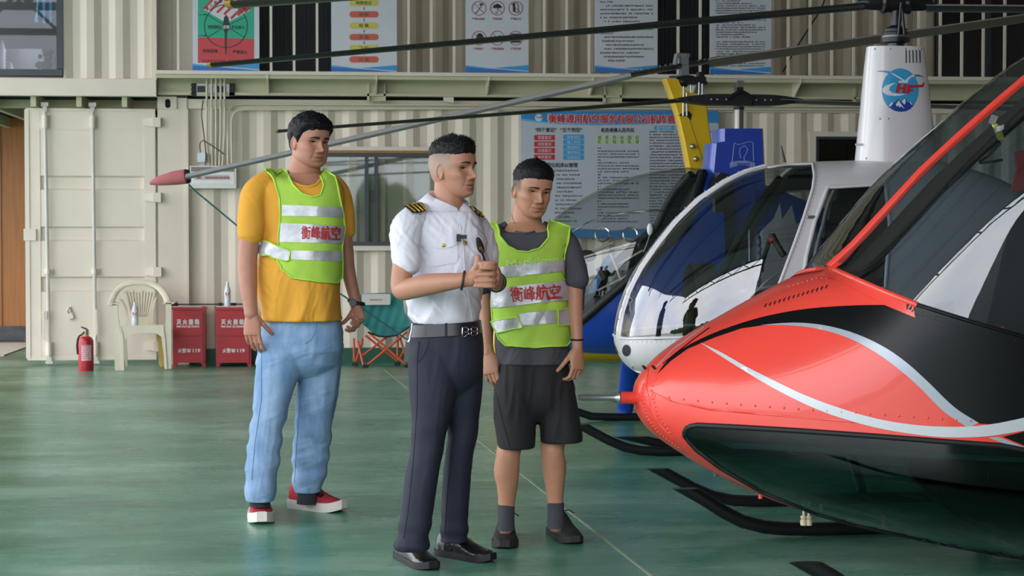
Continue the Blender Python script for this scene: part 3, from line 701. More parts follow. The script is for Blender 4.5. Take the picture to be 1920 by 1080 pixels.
for k, o in enumerate(ob):
    pts = curve_pts([XZ(x, y, YC-.02) for x, y in o], 5)+[XZ(900, 197+k*6, YC-.02), XZ(1620, 200+k*5.5, YC-.02)]
    tag(MB().tube(pts, .0105, 10).build('conduit', pipe_m), ('upper' if k == 0 else 'lower')+' of the two cream conduits bending right along the container top', 'conduit', 'cream conduits above the breaker box')
t = thing('breaker_box', 'white plastic breaker box on the container wall', 'breaker box', loc=XZ(399, 354, YC))
white_pl = mat('white_plastic', '#dedcd6', .35, var=.02)
wbox(356, 311, 443, 353, YC-.06, YC+.03).build('housing', white_pl, t); wbox(358, 313, 439, 321.5, YC-.066, YC-.06).build('tinted_flap', mat('brown_tint', '#6b5f58', .2), t)
wbox(360, 324, 439, 344, YC-.064, YC-.06).build('cover_plate', mat('white_plastic_2', '#e8e6e2', .3), t); wbox(363, 328, 430, 337, YC-.068, YC-.064).build('breaker_row', mat('grey_plastic', '#c2c2c4', .4), t)
for x in (368, 371, 374)+tuple(384+3.6*k for k in range(13)): wbox(x, 331, x+1.8, 335, YC-.074, YC-.068).build('breaker_switch', mat('red_switch', '#b5323a', .4), t)
t = thing('junction_box', 'small pale blue junction box beside the conduits', 'box', loc=XZ(379, 304, YC))
wbox(370, 286, 387, 304, YC-.04, YC+.02).build('housing', mat('pale_blue_box', '#cfd6da', .4), t); wbox(371.5, 287.5, 385.5, 302.5, YC-.045, YC-.04).build('lid', mat('pale_blue_lid', '#d6dde2', .4), t)
blk = mat('black_rubber', '#161617', .6, var=.1)
tag(MB().tube(curve_pts([XZ(381, 188, YC-.05), XZ(378, 215, YC-.04), XZ(381, 240, YC-.04), XZ(384, 268, YC-.04), XZ(386, 290, YC-.05), XZ(385, 310, YC-.05)], 6), .005, 6).build('cable', blk), 'thin black cable dropping past the conduits to the breaker box', 'cable')
tag(MB().tube(curve_pts([XZ(376, 287, YC-.03), XZ(375, 270, YC-.04), XZ(381, 263.5, YC-.05), XZ(389, 268, YC-.05), XZ(406, 279, YC-.05), XZ(421, 290, YC-.05)], 6), .005, 6).build('cable', blk), 'black cable looping out of the junction box', 'cable')
t = thing('power_inverter', 'black and silver power inverter on the walkway beam', 'inverter', loc=XZ(399, 181, YW-.13))
wbox(366, 157, 430, 180, YW-.15, YW-.1).build('case', mat('silver_case', '#9a9c9e', .35, .6), t)
for a, b in ((359, 368), (430, 440)):
    e = wbox(a, 156, b, 180, YW-.17, YW-.1); [wbox(a-(1 if a < 400 else -b+a), y, b, y+3, YW-.175, YW-.17, e) for y in (158, 166, 174)]; e.build('end_plate', blk, t)
wbox(370, 161, 387, 175, YW-.153, YW-.15).build('label_plate', mat('dark_label', '#2a2a2c', .5), t); wbox(407, 161, 424, 175, YW-.153, YW-.15).build('label_plate', mat('dark_label', '#2a2a2c', .5), t)
tag(MB().tube(curve_pts([XZ(1468, 135, 19.6), XZ(1490, 95, 19.6), XZ(1515, 55, 19.6), XZ(1540, 15, 19.6), XZ(1552, -20, 19.6)], 5), .008, 6).build('cable', blk), 'thin black cable hanging across the upper wall', 'cable')

# -------- red fire-equipment cabinets
red_box = mat('fire_box_red', '#b0242a', .45, var=.09, scale=7); white_ink = flat('#e2d6d4')
def fire_box(px0, px1, pyb, pyt, lab):
    Yf = FP((px0+px1)/2, pyb).y; X0, X1 = WP(px0, pyb, Yf).x, WP(px1, pyb, Yf).x; zt = WP(px0, pyt, Yf).z
    t = thing('fire_cabinet', lab, 'fire cabinet', loc=((X0+X1)/2, Yf, 0), group='red fire cabinets by the container wall')
    w = X1-X0; s = (pyb-pyt); Z = lambda u: zt*(1-u)
    MB().box(X0, X1, Yf+.012, Yf+.19, .035, zt-.02).build('cabinet_body', red_box, t)
    MB().box(X0-.008, X1+.008, Yf-.004, Yf+.2, zt-.03, zt-.005).build('cabinet_top', red_box, t)
    for a in (X0, X1-.045):
        for b in (Yf+.012, Yf+.15): MB().prism([(a, b, .04), (a+.045, b, .04), (a+(.03 if a == X0 else .045), b, 0), (a+(0 if a == X0 else .015), b, 0)], (0, .035, 0)).build('foot', red_box, t)
    for (u0, u1) in ((.08, .485), (.5, .95)):
        MB().box(X0+.014, X1-.02, Yf, Yf+.014, max(.035, Z(u1)), Z(u0)).build('flap_door', red_box, t)
    cxp = (px0+px1)/2-2
    for fl in (): pass
    wall_text('lettering', '灭 火 器 箱', cxp, pyt+s*.255, 10, Yf, white_ink, t, 42, .035, .002); wall_text('lettering', 'MIE HUO QI XIANG', cxp, pyt+s*.335, 4.6, Yf, white_ink, t, 42, .05, .002)
    wall_text('lettering', '火警', cxp-11, pyt+s*.735, 8, Yf, white_ink, t, 15, .03, .002); wall_text('lettering', '119', cxp+16, pyt+s*.735, 8, Yf, white_ink, t, 13.5, .05, .002)
    # telephone sign
    q = lambda pts: [(cxp+1.5+x, pyt+s*.735+y) for x, y in pts]
    wprint('phone_print', q([(-4.2, -2), (-3, -3.2), (3, -3.2), (4.2, -2), (4.2, -.6), (2.4, -.6), (2.2, -1.6), (-2.2, -1.6), (-2.4, -.6), (-4.2, -.6)]), Yf, white_ink, t, .002); wprint('phone_print', q([(-1.6, -1.2), (1.6, -1.2), (3.4, 1.6), (3.4, 3.2), (-3.4, 3.2), (-3.4, 1.6)]), Yf, white_ink, t, .002)
    pap = tag(MB().prism([(X0+.005, Yf+.005, zt-.004), (X1-.01-w*.08, Yf-.006, zt-.006), (X1-.01-w*.08, Yf+.17, zt-.004), (X0+.005, Yf+.17, zt-.004)], (0, 0, .005)).build('paper_sheet', mat('white_paper', '#d3cdc8', .8, var=.04), smooth=0), 'white sheet of paper on the '+('right' if px0 > 390 else 'left')+' red fire cabinet', 'paper', 'paper sheets on the fire cabinets')
    return t, Yf, zt
fb1, Yf1, zt1b = fire_box(324, 385, 687, 575, 'red metal fire cabinet between the plastic chair and its twin')
fb2, Yf2, zt2b = fire_box(405, 471, 687, 575, 'red metal fire cabinet partly hidden by the hand of the man in yellow')
t = thing('monopod', 'black collapsible rod lying across both fire cabinets', 'rod', loc=WP(390, 572, Yf1+.12))
zr = max(zt1b, zt2b)+.017; rx = lambda px: WP(px, 569, Yf1+.12).x
MB().tube([(rx(328), Yf1+.12, zr), (rx(462), Yf1+.12, zr)], .006, 8).build('rod', blk, t)
MB().tube([(rx(318), Yf1+.12, zr), (rx(334), Yf1+.12, zr)], .016, 10).build('clamp_head', blk, t); MB().tube([(rx(331), Yf1+.12, zr), (rx(331), Yf1+.12, zr+.03)], .005, 8).build('clamp_screw', blk, t)
MB().tube([(rx(408), Yf1+.12, zr), (rx(411), Yf1+.12, zr), (rx(417), Yf1+.12, zr)], [.008, .016, .016], 10).build('grip', blk, t); MB().tube([(rx(432), Yf1+.12, zr), (rx(443), Yf1+.12, zr)], .014, 10).build('handle', blk, t)

# -------- water bottles
def bottle(c, h, lab):
    c = Vector(c); r = .031
    t = thing('water_bottle', lab, 'bottle', loc=c, group='plastic water bottles')
    pf = [(r*.92, 0), (r, .01), (r, h*.3), (r*.94, h*.33), (r, h*.36), (r, h*.62), (r*.85, h*.72), (r*.5, h*.84), (r*.42, h*.88), (r*.42, h*.93)]
    MB().lathe(pf, 20, c).build('bottle_body', mat('pet_plastic', '#d9dde2', .12, var=.03, spec=.8), t)
    MB().lathe([(r*.47, h*.92), (r*.47, h*.99), (r*.4, h)], 16, c).build('cap', mat('white_cap', '#e6e6ea', .4), t)
    MB().lathe([(r*1.015, h*.42), (r*1.02, h*.43), (r*1.02, h*.6), (r*1.015, h*.61)], 20, c, caps=False).build('label_band', mat('white_label', '#e2dcdf', .4), t)
    for s in (-1, 1):
        MB().prism([c+Vector((s*.004, -r*1.03, h*.45)), c+Vector((s*.014, -r*.98, h*.45)), c+Vector((s*.021, -r*.86, h*.56)), c+Vector((s*.012, -r*1.0, h*.57))], (0, -.002, 0)).build('label_mark', mat('label_red', '#c93f4a', .4), t, smooth=0)
    return t
pb = WP(426.5, 575, Yf2+.05)
bottle((pb.x, Yf2+.06, zt2b+.002), .235, 'clear water bottle standing on the right red fire cabinet')

# -------- fire extinguisher
pe = FP(161.5, 695); k = .99
t = thing('fire_extinguisher', 'small red fire extinguisher standing beside the open container door', 'fire extinguisher', loc=pe)
sc = (WP(161, 612, pe.y).z)/.40
ex_red = mat('extinguisher_red', '#b3202f', .3, var=.04)
MB().lathe([(.066*sc, 0), (.068*sc, .01*sc), (.068*sc, .262*sc), (.062*sc, .285*sc), (.045*sc, .305*sc), (.02*sc, .313*sc), (.018*sc, .33*sc)], 28, pe).build('cylinder', ex_red, t)
MB().lathe([(.026*sc, .31*sc), (.026*sc, .33*sc)], 16, pe).build('collar', mat('yellow_green_ring', '#a9b04a', .4), t)
MB().lathe([(.016*sc, .325*sc), (.016*sc, .36*sc)], 12, pe).build('valve', mat('valve_metal', '#8c8a86', .3, .8), t)
dk = mat('handle_dark_red', '#5a1c22', .4)
MB().prism([pe+Vector((x*sc, -.012*sc, z*sc)) for x, z in ((.03, .345), (-.02, .355), (-.045, .325), (-.035, .32), (-.01, .34), (.03, .335))], (0, .024*sc, 0)).build('carry_handle', dk, t)
MB().prism([pe+Vector((x*sc, -.012*sc, z*sc)) for x, z in ((.03, .36), (.005, .385), (-.04, .40), (-.045, .392), (0, .37), (.02, .352))], (0, .024*sc, 0)).build('squeeze_lever', dk, t)
MB().tube(curve_pts([pe+Vector((-.01, 0, .335*sc)), pe+Vector((-.06*sc, 0, .31*sc)), pe+Vector((-.078*sc, 0, .24*sc)), pe+Vector((-.072*sc, -.02, .15*sc))], 5), .009*sc, 8).build('hose', blk, t)
lv = []; lf = []
for j in range(2):
    for i in range(9):
        a = math.radians(-118+i*9.5); lv.append(pe+Vector((.0695*sc*math.cos(a), .0695*sc*math.sin(a), (.095 if j == 0 else .235)*sc)))
lf = [(i, i+1, 10+i, 9+i) for i in range(8)]
link_mesh('paper_label', lv, lf, mat('label_pink', '#dfb9bd', .5), t, 60)
mb = MB(); rn = random.Random(2)
for r_ in range(7):
    for i in range(6):
        a = math.radians(-112+i*10.5); z = (.108+r_*.019)*sc; b = a+math.radians(rn.uniform(4, 8))
        P = lambda an, zz: pe+Vector((.0702*sc*math.cos(an), .0702*sc*math.sin(an), zz)); mb.add([P(a, z), P(b, z), P(b, z+.009*sc), P(a, z+.009*sc)], [(0, 1, 2, 3)])
tag(mb.build('fine_print', mat('label_print_red', '#b8424e', .5), t, smooth=0), kind='stuff')
MB().lathe([(.0686*sc, .03*sc), (.0686*sc, .033*sc)], 28, pe, caps=False).build('band', mat('band_red', '#8a1822', .4), t)

# -------- plastic armchair
pc = FP(262, 694); Yc = pc.y
t = thing('plastic_chair', 'cream plastic armchair in front of the container door', 'chair', loc=(pc.x, Yc, 0))
cpl = mat('cream_plastic', '#dcd2bb', .4, var=.05, scale=5, sss=0); cyel = mat('yellowed_plastic', '#d9b164', .4, var=.08)
CQ = lambda x, y, dY=0: WP(130+x/5.143, 500+y/5.143, Yc+dY)   # from the enlarged view
def cprism(name, pts, dY, th, m=cpl, w=None): return MB().prism([CQ(x, y, 0)+Vector((0, dY, 0)) for x, y in pts], (0, th, 0)).build(name, m, t)
# front legs are folded channels
for nm, o in (('l', [(412, 362), (468, 368), (470, 470), (482, 560), (498, 700), (521, 1000), (440, 1003)]), ('r', [(930, 352), (984, 350), (984, 985), (918, 985), (905, 760), (892, 600), (928, 545)])):
    cprism('leg', o, 0, .03)
cprism('leg', [(498, 575), (525, 690), (530, 1000), (517, 1003), (490, 700)], -.012, .03)
cprism('leg', [(905, 570), (925, 700), (945, 985), (930, 985), (890, 700)], -.012, .03)
cprism('seat_apron', [(490, 572), (915, 560), (925, 700), (905, 700), (880, 670), (840, 645), (780, 637), (640, 640), (580, 660), (545, 700), (530, 760), (515, 760)], -.004, .02)
a, b = CQ(492, 572), CQ(915, 562); zs = a.z
sv = [(a.x, Yc, zs), (b.x, Yc, zs), (b.x-.03, Yc+.42, zs-.02), (a.x+.03, Yc+.42, zs-.02)]
MB().prism([Vector(p)-Vector((0, 0, .022)) for p in sv], (0, 0, .022)).build('seat', cpl, t)
# back: arch, panel, slats
DB = .44; sh = lambda x, y: CQ(x, y)+Vector((0, DB, 0))
arch = [(392, 372), (382, 330), (402, 262), (455, 205), (540, 172), (640, 163), (745, 172), (830, 215), (900, 285), (945, 350)]
ap = [Vector((q.x, Yc+DB-.40*((abs(i-4.5)/4.5)**3.2), q.z)) for i, q in enumerate(CQ(x, y) for x, y in arch)]
MB().tube(curve_pts(ap, 4), .031, 10, flat=.55).build('back_frame', cpl, t)
arch2 = [(452, 318), (480, 262), (540, 224), (620, 210), (700, 216), (770, 245), (815, 300)]
cprism('back_panel', [(480, 262), (540, 205), (620, 190), (700, 195), (775, 235), (770, 262), (670, 262), (668, 225), (580, 225), (578, 262)], DB-.01, .02)
cprism('back_panel', [(572, 262), (680, 262), (680, 246), (572, 246)], DB-.01, .02)
for k in range(10):
    u = k/9; x0_, x1_ = 492+u*286, 566+u*150
    cprism('slat', [(x0_-9, 250), (x0_+9, 250), (x1_+6, 500), (x1_-6, 500)], DB-.012, .014)
cprism('back_panel', [(560, 495), (722, 495), (725, 575), (560, 575)], DB-.012, .016)
cprism('back_web', [(492, 262), (778, 262), (716, 500), (566, 500)], DB+.004, .004)
for o in ([(430, 322), (470, 335), (512, 420), (524, 500), (522, 575), (500, 575), (505, 500), (485, 400), (450, 345)], [(820, 300), (800, 330), (776, 440), (776, 570), (735, 570), (715, 520), (735, 430), (775, 330)]): cprism('back_upright', o, DB-.05, .025)
for xs, ys in ((400, 366), (955, 350)):
    q = CQ(xs, ys); q0 = CQ(440 if xs < 500 else 957, 364 if xs < 500 else 352)
    MB().prism([(q0.x-.055, Yc, q0.z-.008), (q0.x+.05, Yc, q0.z-.008), (q.x+(.05 if xs < 500 else .02), Yc+.26, q.z), (q.x-(.02 if xs < 500 else .05), Yc+.26, q.z)], (0, 0, .016)).build('armrest', cpl, t)
for x0_, x1_, m in ((460, 500, cpl), (800, 860, cyel)):
    P = lambda x, z, y: (CQ(x, 600).x, Yc+y, z)
    MB().loft([[P(x0_, zs-.03, .38), P(x1_, zs-.03, .38), P(x1_, zs-.03, .42), P(x0_, zs-.03, .42)], [P(x0_+28, 0, .46), P(x1_+8, 0, .46), P(x1_+8, 0, .49), P(x0_+28, 0, .49)]]).build('leg', m, t)
pb = CQ(622, 572); bottle((pb.x, Yc+.1, zs+.001), .215, 'clear water bottle standing on the seat of the plastic chair')

# -------- folding camp chair, teal with orange legs
pk = FP(716, 689); Yk = pk.y
t = thing('camp_chair', 'teal folding camp chair with orange legs against the container wall', 'camp chair', loc=(pk.x, Yk, 0))
KQ = lambda x, y: (650+x/6.75, 540+y/6.75)
teal = mat('teal_canvas', '#2f7c79', .75, var=.12, scale=6, bump=.25, bscale=9); org = mat('orange_tube', '#cf5a3c', .35, var=.05)
vs, fs = fill_poly([KQ(*p) for p in [(180, 100), (230, 85), (500, 76), (680, 85), (728, 130), (742, 300), (800, 430), (826, 480), (770, 535), (640, 600), (500, 622), (400, 615), (330, 580), (270, 520), (150, 430), (110, 560), (80, 560), (90, 440), (170, 330)]], 3.2)
pts = []
y0k, y1k = KQ(0, 76)[1], KQ(0, 620)[1]
for s in (0, .006):
    for x, y in vs:
        u = (y-y0k)/(y1k-y0k); w = (x-716)/52
        q = WP(x, y, Yk); Y = Yk+.3-.26*max(0, u)**1.6+.05*(1-w*w)*(1 if u < .8 else 0)+.004*math.sin(x*.35+y*.12)
        pts.append((q.x, Y+s, q.z))
n = len(vs); link_mesh('canvas_seat', pts, [tuple(f) for f in fs]+[tuple(n+i for i in reversed(f)) for f in fs], teal, t, 60)
lab_px = [KQ(*p) for p in rrect(195, 85, 565, 226, 22)]
link_mesh('label_patch', [(WP(x, y, Yk).x, Yk+.245, WP(x, y, Yk).z) for x, y in lab_px], [tuple(range(len(lab_px)))], mat('patch_white', '#d6d2cc', .7), t, 0)
c_ = wall_text('lettering', 'Sandmarch', *KQ(382, 158), 3.6, Yk, mat('patch_red', '#cf5b50', .6), t, 23, .03, 0); c_.data.transform(Matrix.Translation((0, .242, 0)))
mb = MB().tube([Vector((WP(*KQ(x, y), Yk).x, Yk+dy, WP(*KQ(x, y), Yk).z)) for x, y, dy in ((270, 560, .02), (400, 612, .03), (500, 620, .03), (640, 600, .03), (800, 490, .02))], .008, 8).build('seat_hem', blk, t)
def leg3(a, b, ya, yb, nm='leg'):
    p, q = WP(*KQ(*a), Yk), WP(*KQ(*b), Yk)
    MB().tube([(p.x, Yk+ya, max(p.z, .012)), (q.x, Yk+yb, max(q.z, .012))], .011, 8).build(nm, org, t)
for a, b, ya, yb in (((275, 565), (770, 985), .05, .0), ((765, 560), (245, 990), .05, -.0), ((245, 620), (650, 940), .24, .25), ((515, 635), (125, 945), .24, .25), ((140, 680), (215, 985), .1, 0), ((205, 660), (125, 950), .15, .25), ((95, 655), (100, 950), .25, .25), ((660, 625), (655, 935), .25, .25), ((680, 640), (745, 850), .1, .1), ((735, 800), (675, 935), .15, .25)):
    leg3(a, b, ya, yb)
for x, y, dy in ((240, 993, 0), (112, 950, .25), (655, 940, .25), (770, 990, 0)):
    q = WP(*KQ(x, y), Yk); MB().box(q.x-.028, q.x+.028, Yk+dy-.02, Yk+dy+.02, 0, .03).build('foot', blk, t)
# ================================================================== AIRCRAFT
class Frame:
    """aircraft frame: x to the tail, y away from the photographer, z up; origin on the floor under the nose"""
    def __init__(s, px, py, d, ang):
        p = V(px, py, d); s.o = Vector((p.x, p.y, 0)); a = math.radians(ang); s.ux = Vector((math.cos(a), math.sin(a), 0)); s.uy = Vector((-math.sin(a), math.cos(a), 0)); s.ang = a
    def w(s, x, y, z): return s.o+s.ux*x+s.uy*y+Vector((0, 0, z))
    def l(s, p): q = Vector(p)-s.o; return Vector((q.dot(s.ux), q.dot(s.uy), q.z))
    def lp(s, px, py, ly=0.0):
        r = D(px, py); t = ((s.o+s.uy*ly-CV).dot(s.uy))/r.dot(s.uy); return s.l(CV+r*t)
    def mir(s, p): q = s.l(p); return s.w(q.x, -q.y, q.z)
def in_poly(x, y, poly):
    c = False; j = len(poly)-1
    for i in range(len(poly)):
        xi, yi = poly[i][0], poly[i][1]; xj, yj = poly[j][0], poly[j][1]
        if (yi > y) != (yj > y) and x < (xj-xi)*(y-yi)/(yj-yi)+xi: c = not c
        j = i
    return c
def shell(F, top, bot, wid, wide, n=96, st=110, e_up=2.1, e_lo=2.3, dens=2.0, e_px=None):
    """lofted fuselage from centre-plane outlines given in pixels; wid = (pixel, half width), wide = height of the widest line"""
    T = [F.lp(*p) for p in top]; B = [F.lp(*p) for p in bot]; W = [(F.lp(p[0], 600).x, p[1]) for p in wid]; Z = [(lambda q: (q.x, q.z))(F.lp(*p)) for p in wide]
    x0 = max(T[0].x, B[0].x); x1 = min(T[-1].x, B[-1].x)
    tx, tz = [p.x for p in T], [p.z for p in T]; bx, bz = [p.x for p in B], [p.z for p in B]
    rings = []
    for i in range(st+1):
        u = (i/st)**dens; x = x0+(x1-x0)*u
        zt, zb = smooth_interp(x, tx, tz), smooth_interp(x, bx, bz); w = max(.004, smooth_interp(x, [a for a, _ in W], [b for _, b in W])); zm = smooth_interp(x, [a for a, _ in Z], [b for _, b in Z])
        zm = min(max(zm, zb+(zt-zb)*.12), zt-(zt-zb)*.12)
        eu = e_up if not e_px else smooth_interp(x, [F.lp(q[0], 600).x for q in e_px], [q[1] for q in e_px])
        r = []
        for k in range(n):
            a = 2*math.pi*k/n; c, sn = math.cos(a), math.sin(a)
            e = eu if sn > 0 else e_lo
            y = w*math.copysign(abs(c)**(2/e), c); z = zm+((zt-zm) if sn > 0 else (zm-zb))*math.copysign(abs(sn)**(2/e), sn)
            r.append(F.w(x, y, z))
        rings.append(r)
    return MB().loft(rings, True)
def bvh_of(mb): return BVHTree.FromPolygons([Vector(p) for p in mb.v], mb.f)
def hit(b, x, y, guess=None):
    h = b.ray_cast(CV, D(x, y).normalized())
    if h[0] is not None:
        n = h[1]
        if n.dot(D(x, y)) > 0: n = -n
        return h[0], n
    p = V(x, y, guess or 8); q = b.find_nearest(p); n = q[1]
    if n.dot(D(x, y)) > 0: n = -n
    return q[0], n
def depth_of(b, poly):
    ds = [(h[0]-CV).dot(FV) for h in (b.ray_cast(CV, D(x, y).normalized()) for x, y in poly) if h[0] is not None]
    return sum(ds)/len(ds) if ds else 8
def drape(name, poly, b, step, off, m, parent, mirror=None, smooth=180, close=True):
    """skin lying on a surface, cut to an outline"""
    if close: vs, fs = fill_poly(poly, step)
    else: vs, fs = poly
    g = depth_of(b, [p[:2] for p in vs]); P = []; mx = sum(p[0] for p in vs)/len(vs); my = sum(p[1] for p in vs)/len(vs)
    for x, y in vs:
        for k in range(26):                       # points just beyond the silhouette slide back onto it
            if b.ray_cast(CV, D(x, y).normalized())[0] is not None: break
            l = math.hypot(mx-x, my-y) or 1; x += (mx-x)/l; y += (my-y)/l
        p, n = hit(b, x, y, g); P.append(p+n*off)
    o = link_mesh(name, P, fs, m, parent, smooth)
    if mirror: return o, link_mesh(name, [mirror.mir(p) for p in P], [tuple(reversed(f)) for f in fs], m, parent, smooth)
    return o
def drape_line(b, pts, off=0.0, n=10, closed=False):
    q = [Vector((x, y, 0)) for x, y in pts]
    if closed: q = q+[q[0]]
    out = []; g = depth_of(b, pts)
    cen = sum(q, Vector((0, 0, 0)))/len(q)
    for s, e in zip(q, q[1:]):
        k = max(1, int((e-s).length/n))
        for i in range(k):
            c = s+(e-s)*(i/k)
            if closed:
                for _ in range(26):
                    if b.ray_cast(CV, D(c.x, c.y).normalized())[0] is not None: break
                    c = c+(cen-c).normalized()
            p, nn = hit(b, c.x, c.y, g); out.append(p+nn*off)
    if not closed: p, nn = hit(b, q[-1].x, q[-1].y, g); out.append(p+nn*off)
    return out
def cut(mb, polys, F, both=True):
    v = np.array(mb.v); q4 = [f for f in mb.f if len(f) == 4]; rest = [f for f in mb.f if len(f) != 4]
    c = v[np.array(q4)].mean(1); d = c-np.array(F.o); uy = np.array(F.uy); ly = d@uy; c = c-np.outer(np.where(ly > 0, 2*ly, 0), uy)
    q = c-np.array(CV); dd = q@np.array(FV); X = 960+FPX*(q@np.array(RV))/dd; Y = 540-FPX*(q@np.array(UV))/dd; out = np.zeros(len(q4), bool)
    for p in polys:
        ins = np.zeros(len(q4), bool); pa = np.array([(a[0], a[1]) for a in p], float)
        for (xi, yi), (xj, yj) in zip(pa, np.roll(pa, 1, 0)):
            if yi != yj: ins ^= ((yi > Y) != (yj > Y)) & (X < (xj-xi)*(Y-yi)/(yj-yi)+xi)
        out |= ins
    o = MB(); o.v = mb.v; o.f = rest+[f for f, k in zip(q4, out) if not k]; return o
def inset(mb, F, k=.97, dz=.0):
    o = MB(); c = sum((Vector(p) for p in mb.v), Vector())/len(mb.v)
    for p in mb.v:
        l = F.l(p); lc = F.l(c); o.v.append(tuple(F.w(lc.x+(l.x-lc.x)*(1-(1-k)*.5), l.y*k, lc.z+(l.z-lc.z)*k)))
    o.f = mb.f; return o
def rivets(name, pts, r, m, parent):
    mb = MB()
    for p, n in pts:
        a = n.orthogonal().normalized(); b = n.cross(a)
        mb.loft([[p+(a*math.cos(k*math.pi/3)+b*math.sin(k*math.pi/3))*r*s+n*r*h for k in range(6)] for s, h in ((1, -.1), (.8, .4), (.3, .6))])
    o = mb.build(name, m, parent, 60); o['kind'] = 'stuff'; return o
def rivet_line(b, pts, gap):
    q = [Vector((x, y)) for x, y in pts]; out = []; g = depth_of(b, pts); left = 0
    for s, e in zip(q, q[1:]):
        L = (e-s).length; t = left
        while t < L: c = s+(e-s)*(t/L); out.append(hit(b, c.x, c.y, g)); t += gap
        left = t-L
    return out
def blade(name, root, tip, chord, t0, t1, m, parent, tilt=0.0, chord_dir=None, sag=0.0, n=12):
    root, tip = Vector(root), Vector(tip); d = (tip-root).normalized()
    c = chord_dir or d.cross(Vector((0, 0, 1))).normalized(); up = c.cross(d).normalized()
    if up.z < 0: up = -up
    c2 = c*math.cos(tilt)+up*math.sin(tilt); u2 = up*math.cos(tilt)-c*math.sin(tilt)
    rings = []
    for i in range(n+1):
        u = i/n; p = root+(tip-root)*u+Vector((0, 0, sag*(4*u*(1-u)))); th = t0+(t1-t0)*u
        prof = [(-.5, 0), (-.42, .35), (-.25, .5), (0, .42), (.5, .06), (.5, -.06), (0, -.42), (-.25, -.5), (-.42, -.35)]
        rings.append([p+c2*(a*chord)+u2*(b*th) for a, b in prof])
    return MB().loft(rings).build(name, m, parent, 40)
def skid(F, pts, r, m, parent, name='skid'):
    P = curve_pts([F.w(*p) for p in pts], 5); mb = MB().tube(P, r, 14); d = (P[0]-P[1]).normalized()
    for i in range(14):                            # tip sawn off level
        v = Vector(mb.v[i]); mb.v[i] = tuple(v+d*((P[0].z-v.z)/d.z))
    return mb.build(name, m, parent)
blackp = mat('black_paint', '#17181a', .4, var=.15, scale=5); steel_d = mat('dark_steel', '#3a3c40', .35, .7, var=.1); steel_l = mat('bright_steel', '#a5a6a8', .3, .85, var=.05)
white_pt = mat('white_paint', '#d9d6d8', .25, var=.02, coat=.4); black_gl = mat('black_gloss_paint', '#0c0d0f', .35, var=.05, spec=.3)
seal_m = mat('window_seal', '#141516', .55, var=.1)

# ------------------------------------------------------------------ red helicopter in the foreground
FR = Frame(1190, 742, 7.0, 4.5)
red = thing('red_helicopter', 'red helicopter with black and silver stripes, its nose filling the right foreground', 'helicopter', loc=FR.o)
red_pt = mat('red_paint', '#e8483c', .28, var=.03, scale=3, coat=.3)
top = [(1190, 738), (1193, 720), (1203, 702), (1222, 681), (1250, 658), (1300, 625), (1360, 592), (1430, 555), (1500, 523), (1555, 503), (1600, 462), (1660, 397), (1729, 322), (1800, 256), (1860, 203), (1920, 152), (2000, 92), (2100, 35), (2250, 0), (2600, -10), (3000, 30)]
bot = [(1190, 746), (1196, 772), (1210, 796), (1232, 818), (1275, 848), (1330, 882), (1430, 930), (1530, 963), (1650, 990), (1780, 1016), (1900, 1036), (2100, 1060), (2600, 1060), (3000, 1000)]
wid = [(1190, .02), (1194, .06), (1203, .1), (1222, .16), (1260, .24), (1320, .34), (1400, .44), (1500, .535), (1600, .61), (1750, .69), (1920, .74), (2150, .77), (2600, .76), (3000, .6)]
wide = [(1190, 742), (1250, 750), (1300, 760), (1400, 778), (1500, 790), (1650, 800), (1800, 800), (2000, 790), (3000, 760)]
rsh = shell(FR, top, bot, wid, wide, dens=1.7, st=220, n=150, e_lo=2.5, e_px=[(1190, 2.1), (1400, 2.3), (1500, 2.8), (1560, 3.6), (1640, 5.0), (1750, 5.8), (3000, 5.8)])
rb = bvh_of(rsh)
wind = [(1562, 508), (1600, 465), (1660, 400), (1729, 325), (1800, 259), (1860, 206), (1920, 155), (2000, 96), (2100, 40), (2250, 8), (2330, 20), (2330, 300), (2310, 760), (2090, 690), (2000, 660), (1920, 632), (1800, 597), (1720, 572), (1660, 548), (1600, 522)]
chin = [(1284, 818), (1284, 810), (1288, 803), (1296, 799), (1308, 797), (1400, 802), (1500, 808), (1640, 818), (1780, 829), (1880, 836), (1930, 846), (1955, 880), (1990, 1060), (1935, 1050), (1800, 1026), (1700, 1004), (1600, 982), (1530, 962), (1430, 922), (1350, 876), (1305, 842)]
wcut = [(x, y+(13 if 12 <= i <= 16 else 4 if i > 16 else 0)) for i, (x, y) in enumerate(wind)]
_px0 = FR.lp(1566, 500).x; _px1 = FR.lp(2250, 10).x; _tx = [FR.lp(*p).x for p in top]; _tz = [FR.lp(*p).z for p in top]
def beside_post(m):
    v = np.array(m.v); d = v-np.array(FR.o); lx = d@np.array(FR.ux); ly = np.abs(d@np.array(FR.uy)); zt = np.interp(lx, _tx, _tz)
    bad = (lx > _px0) & (lx < _px1) & (ly > .012) & (v[:, 2] > zt-.16); m.f = [f for f in m.f if len(f) != 4 or not all(bad[i] for i in f)]; return m
beside_post(cut(rsh, [wcut, chin], FR)).build('fuselage', red_pt, red, 60)
beside_post(cut(inset(rsh, FR, .965), [[(x, y+16 if i >= 12 else y) for i, (x, y) in enumerate(wind)], chin], FR)).build('cabin_lining', mat('cabin_dark', '#2b2326', .8, var=.1), red, 60)
gl_r = glass('windscreen_tint', '#bccad1', 1.5, .012, 1.4); gl_c = glass('chin_tint', '#6a9a9c', 1.5, .04, .55)
drape('windscreen', wind, rb, 16, .003, gl_r, red, FR); drape('chin_window', chin, rb, 14, .003, gl_c, red, FR)
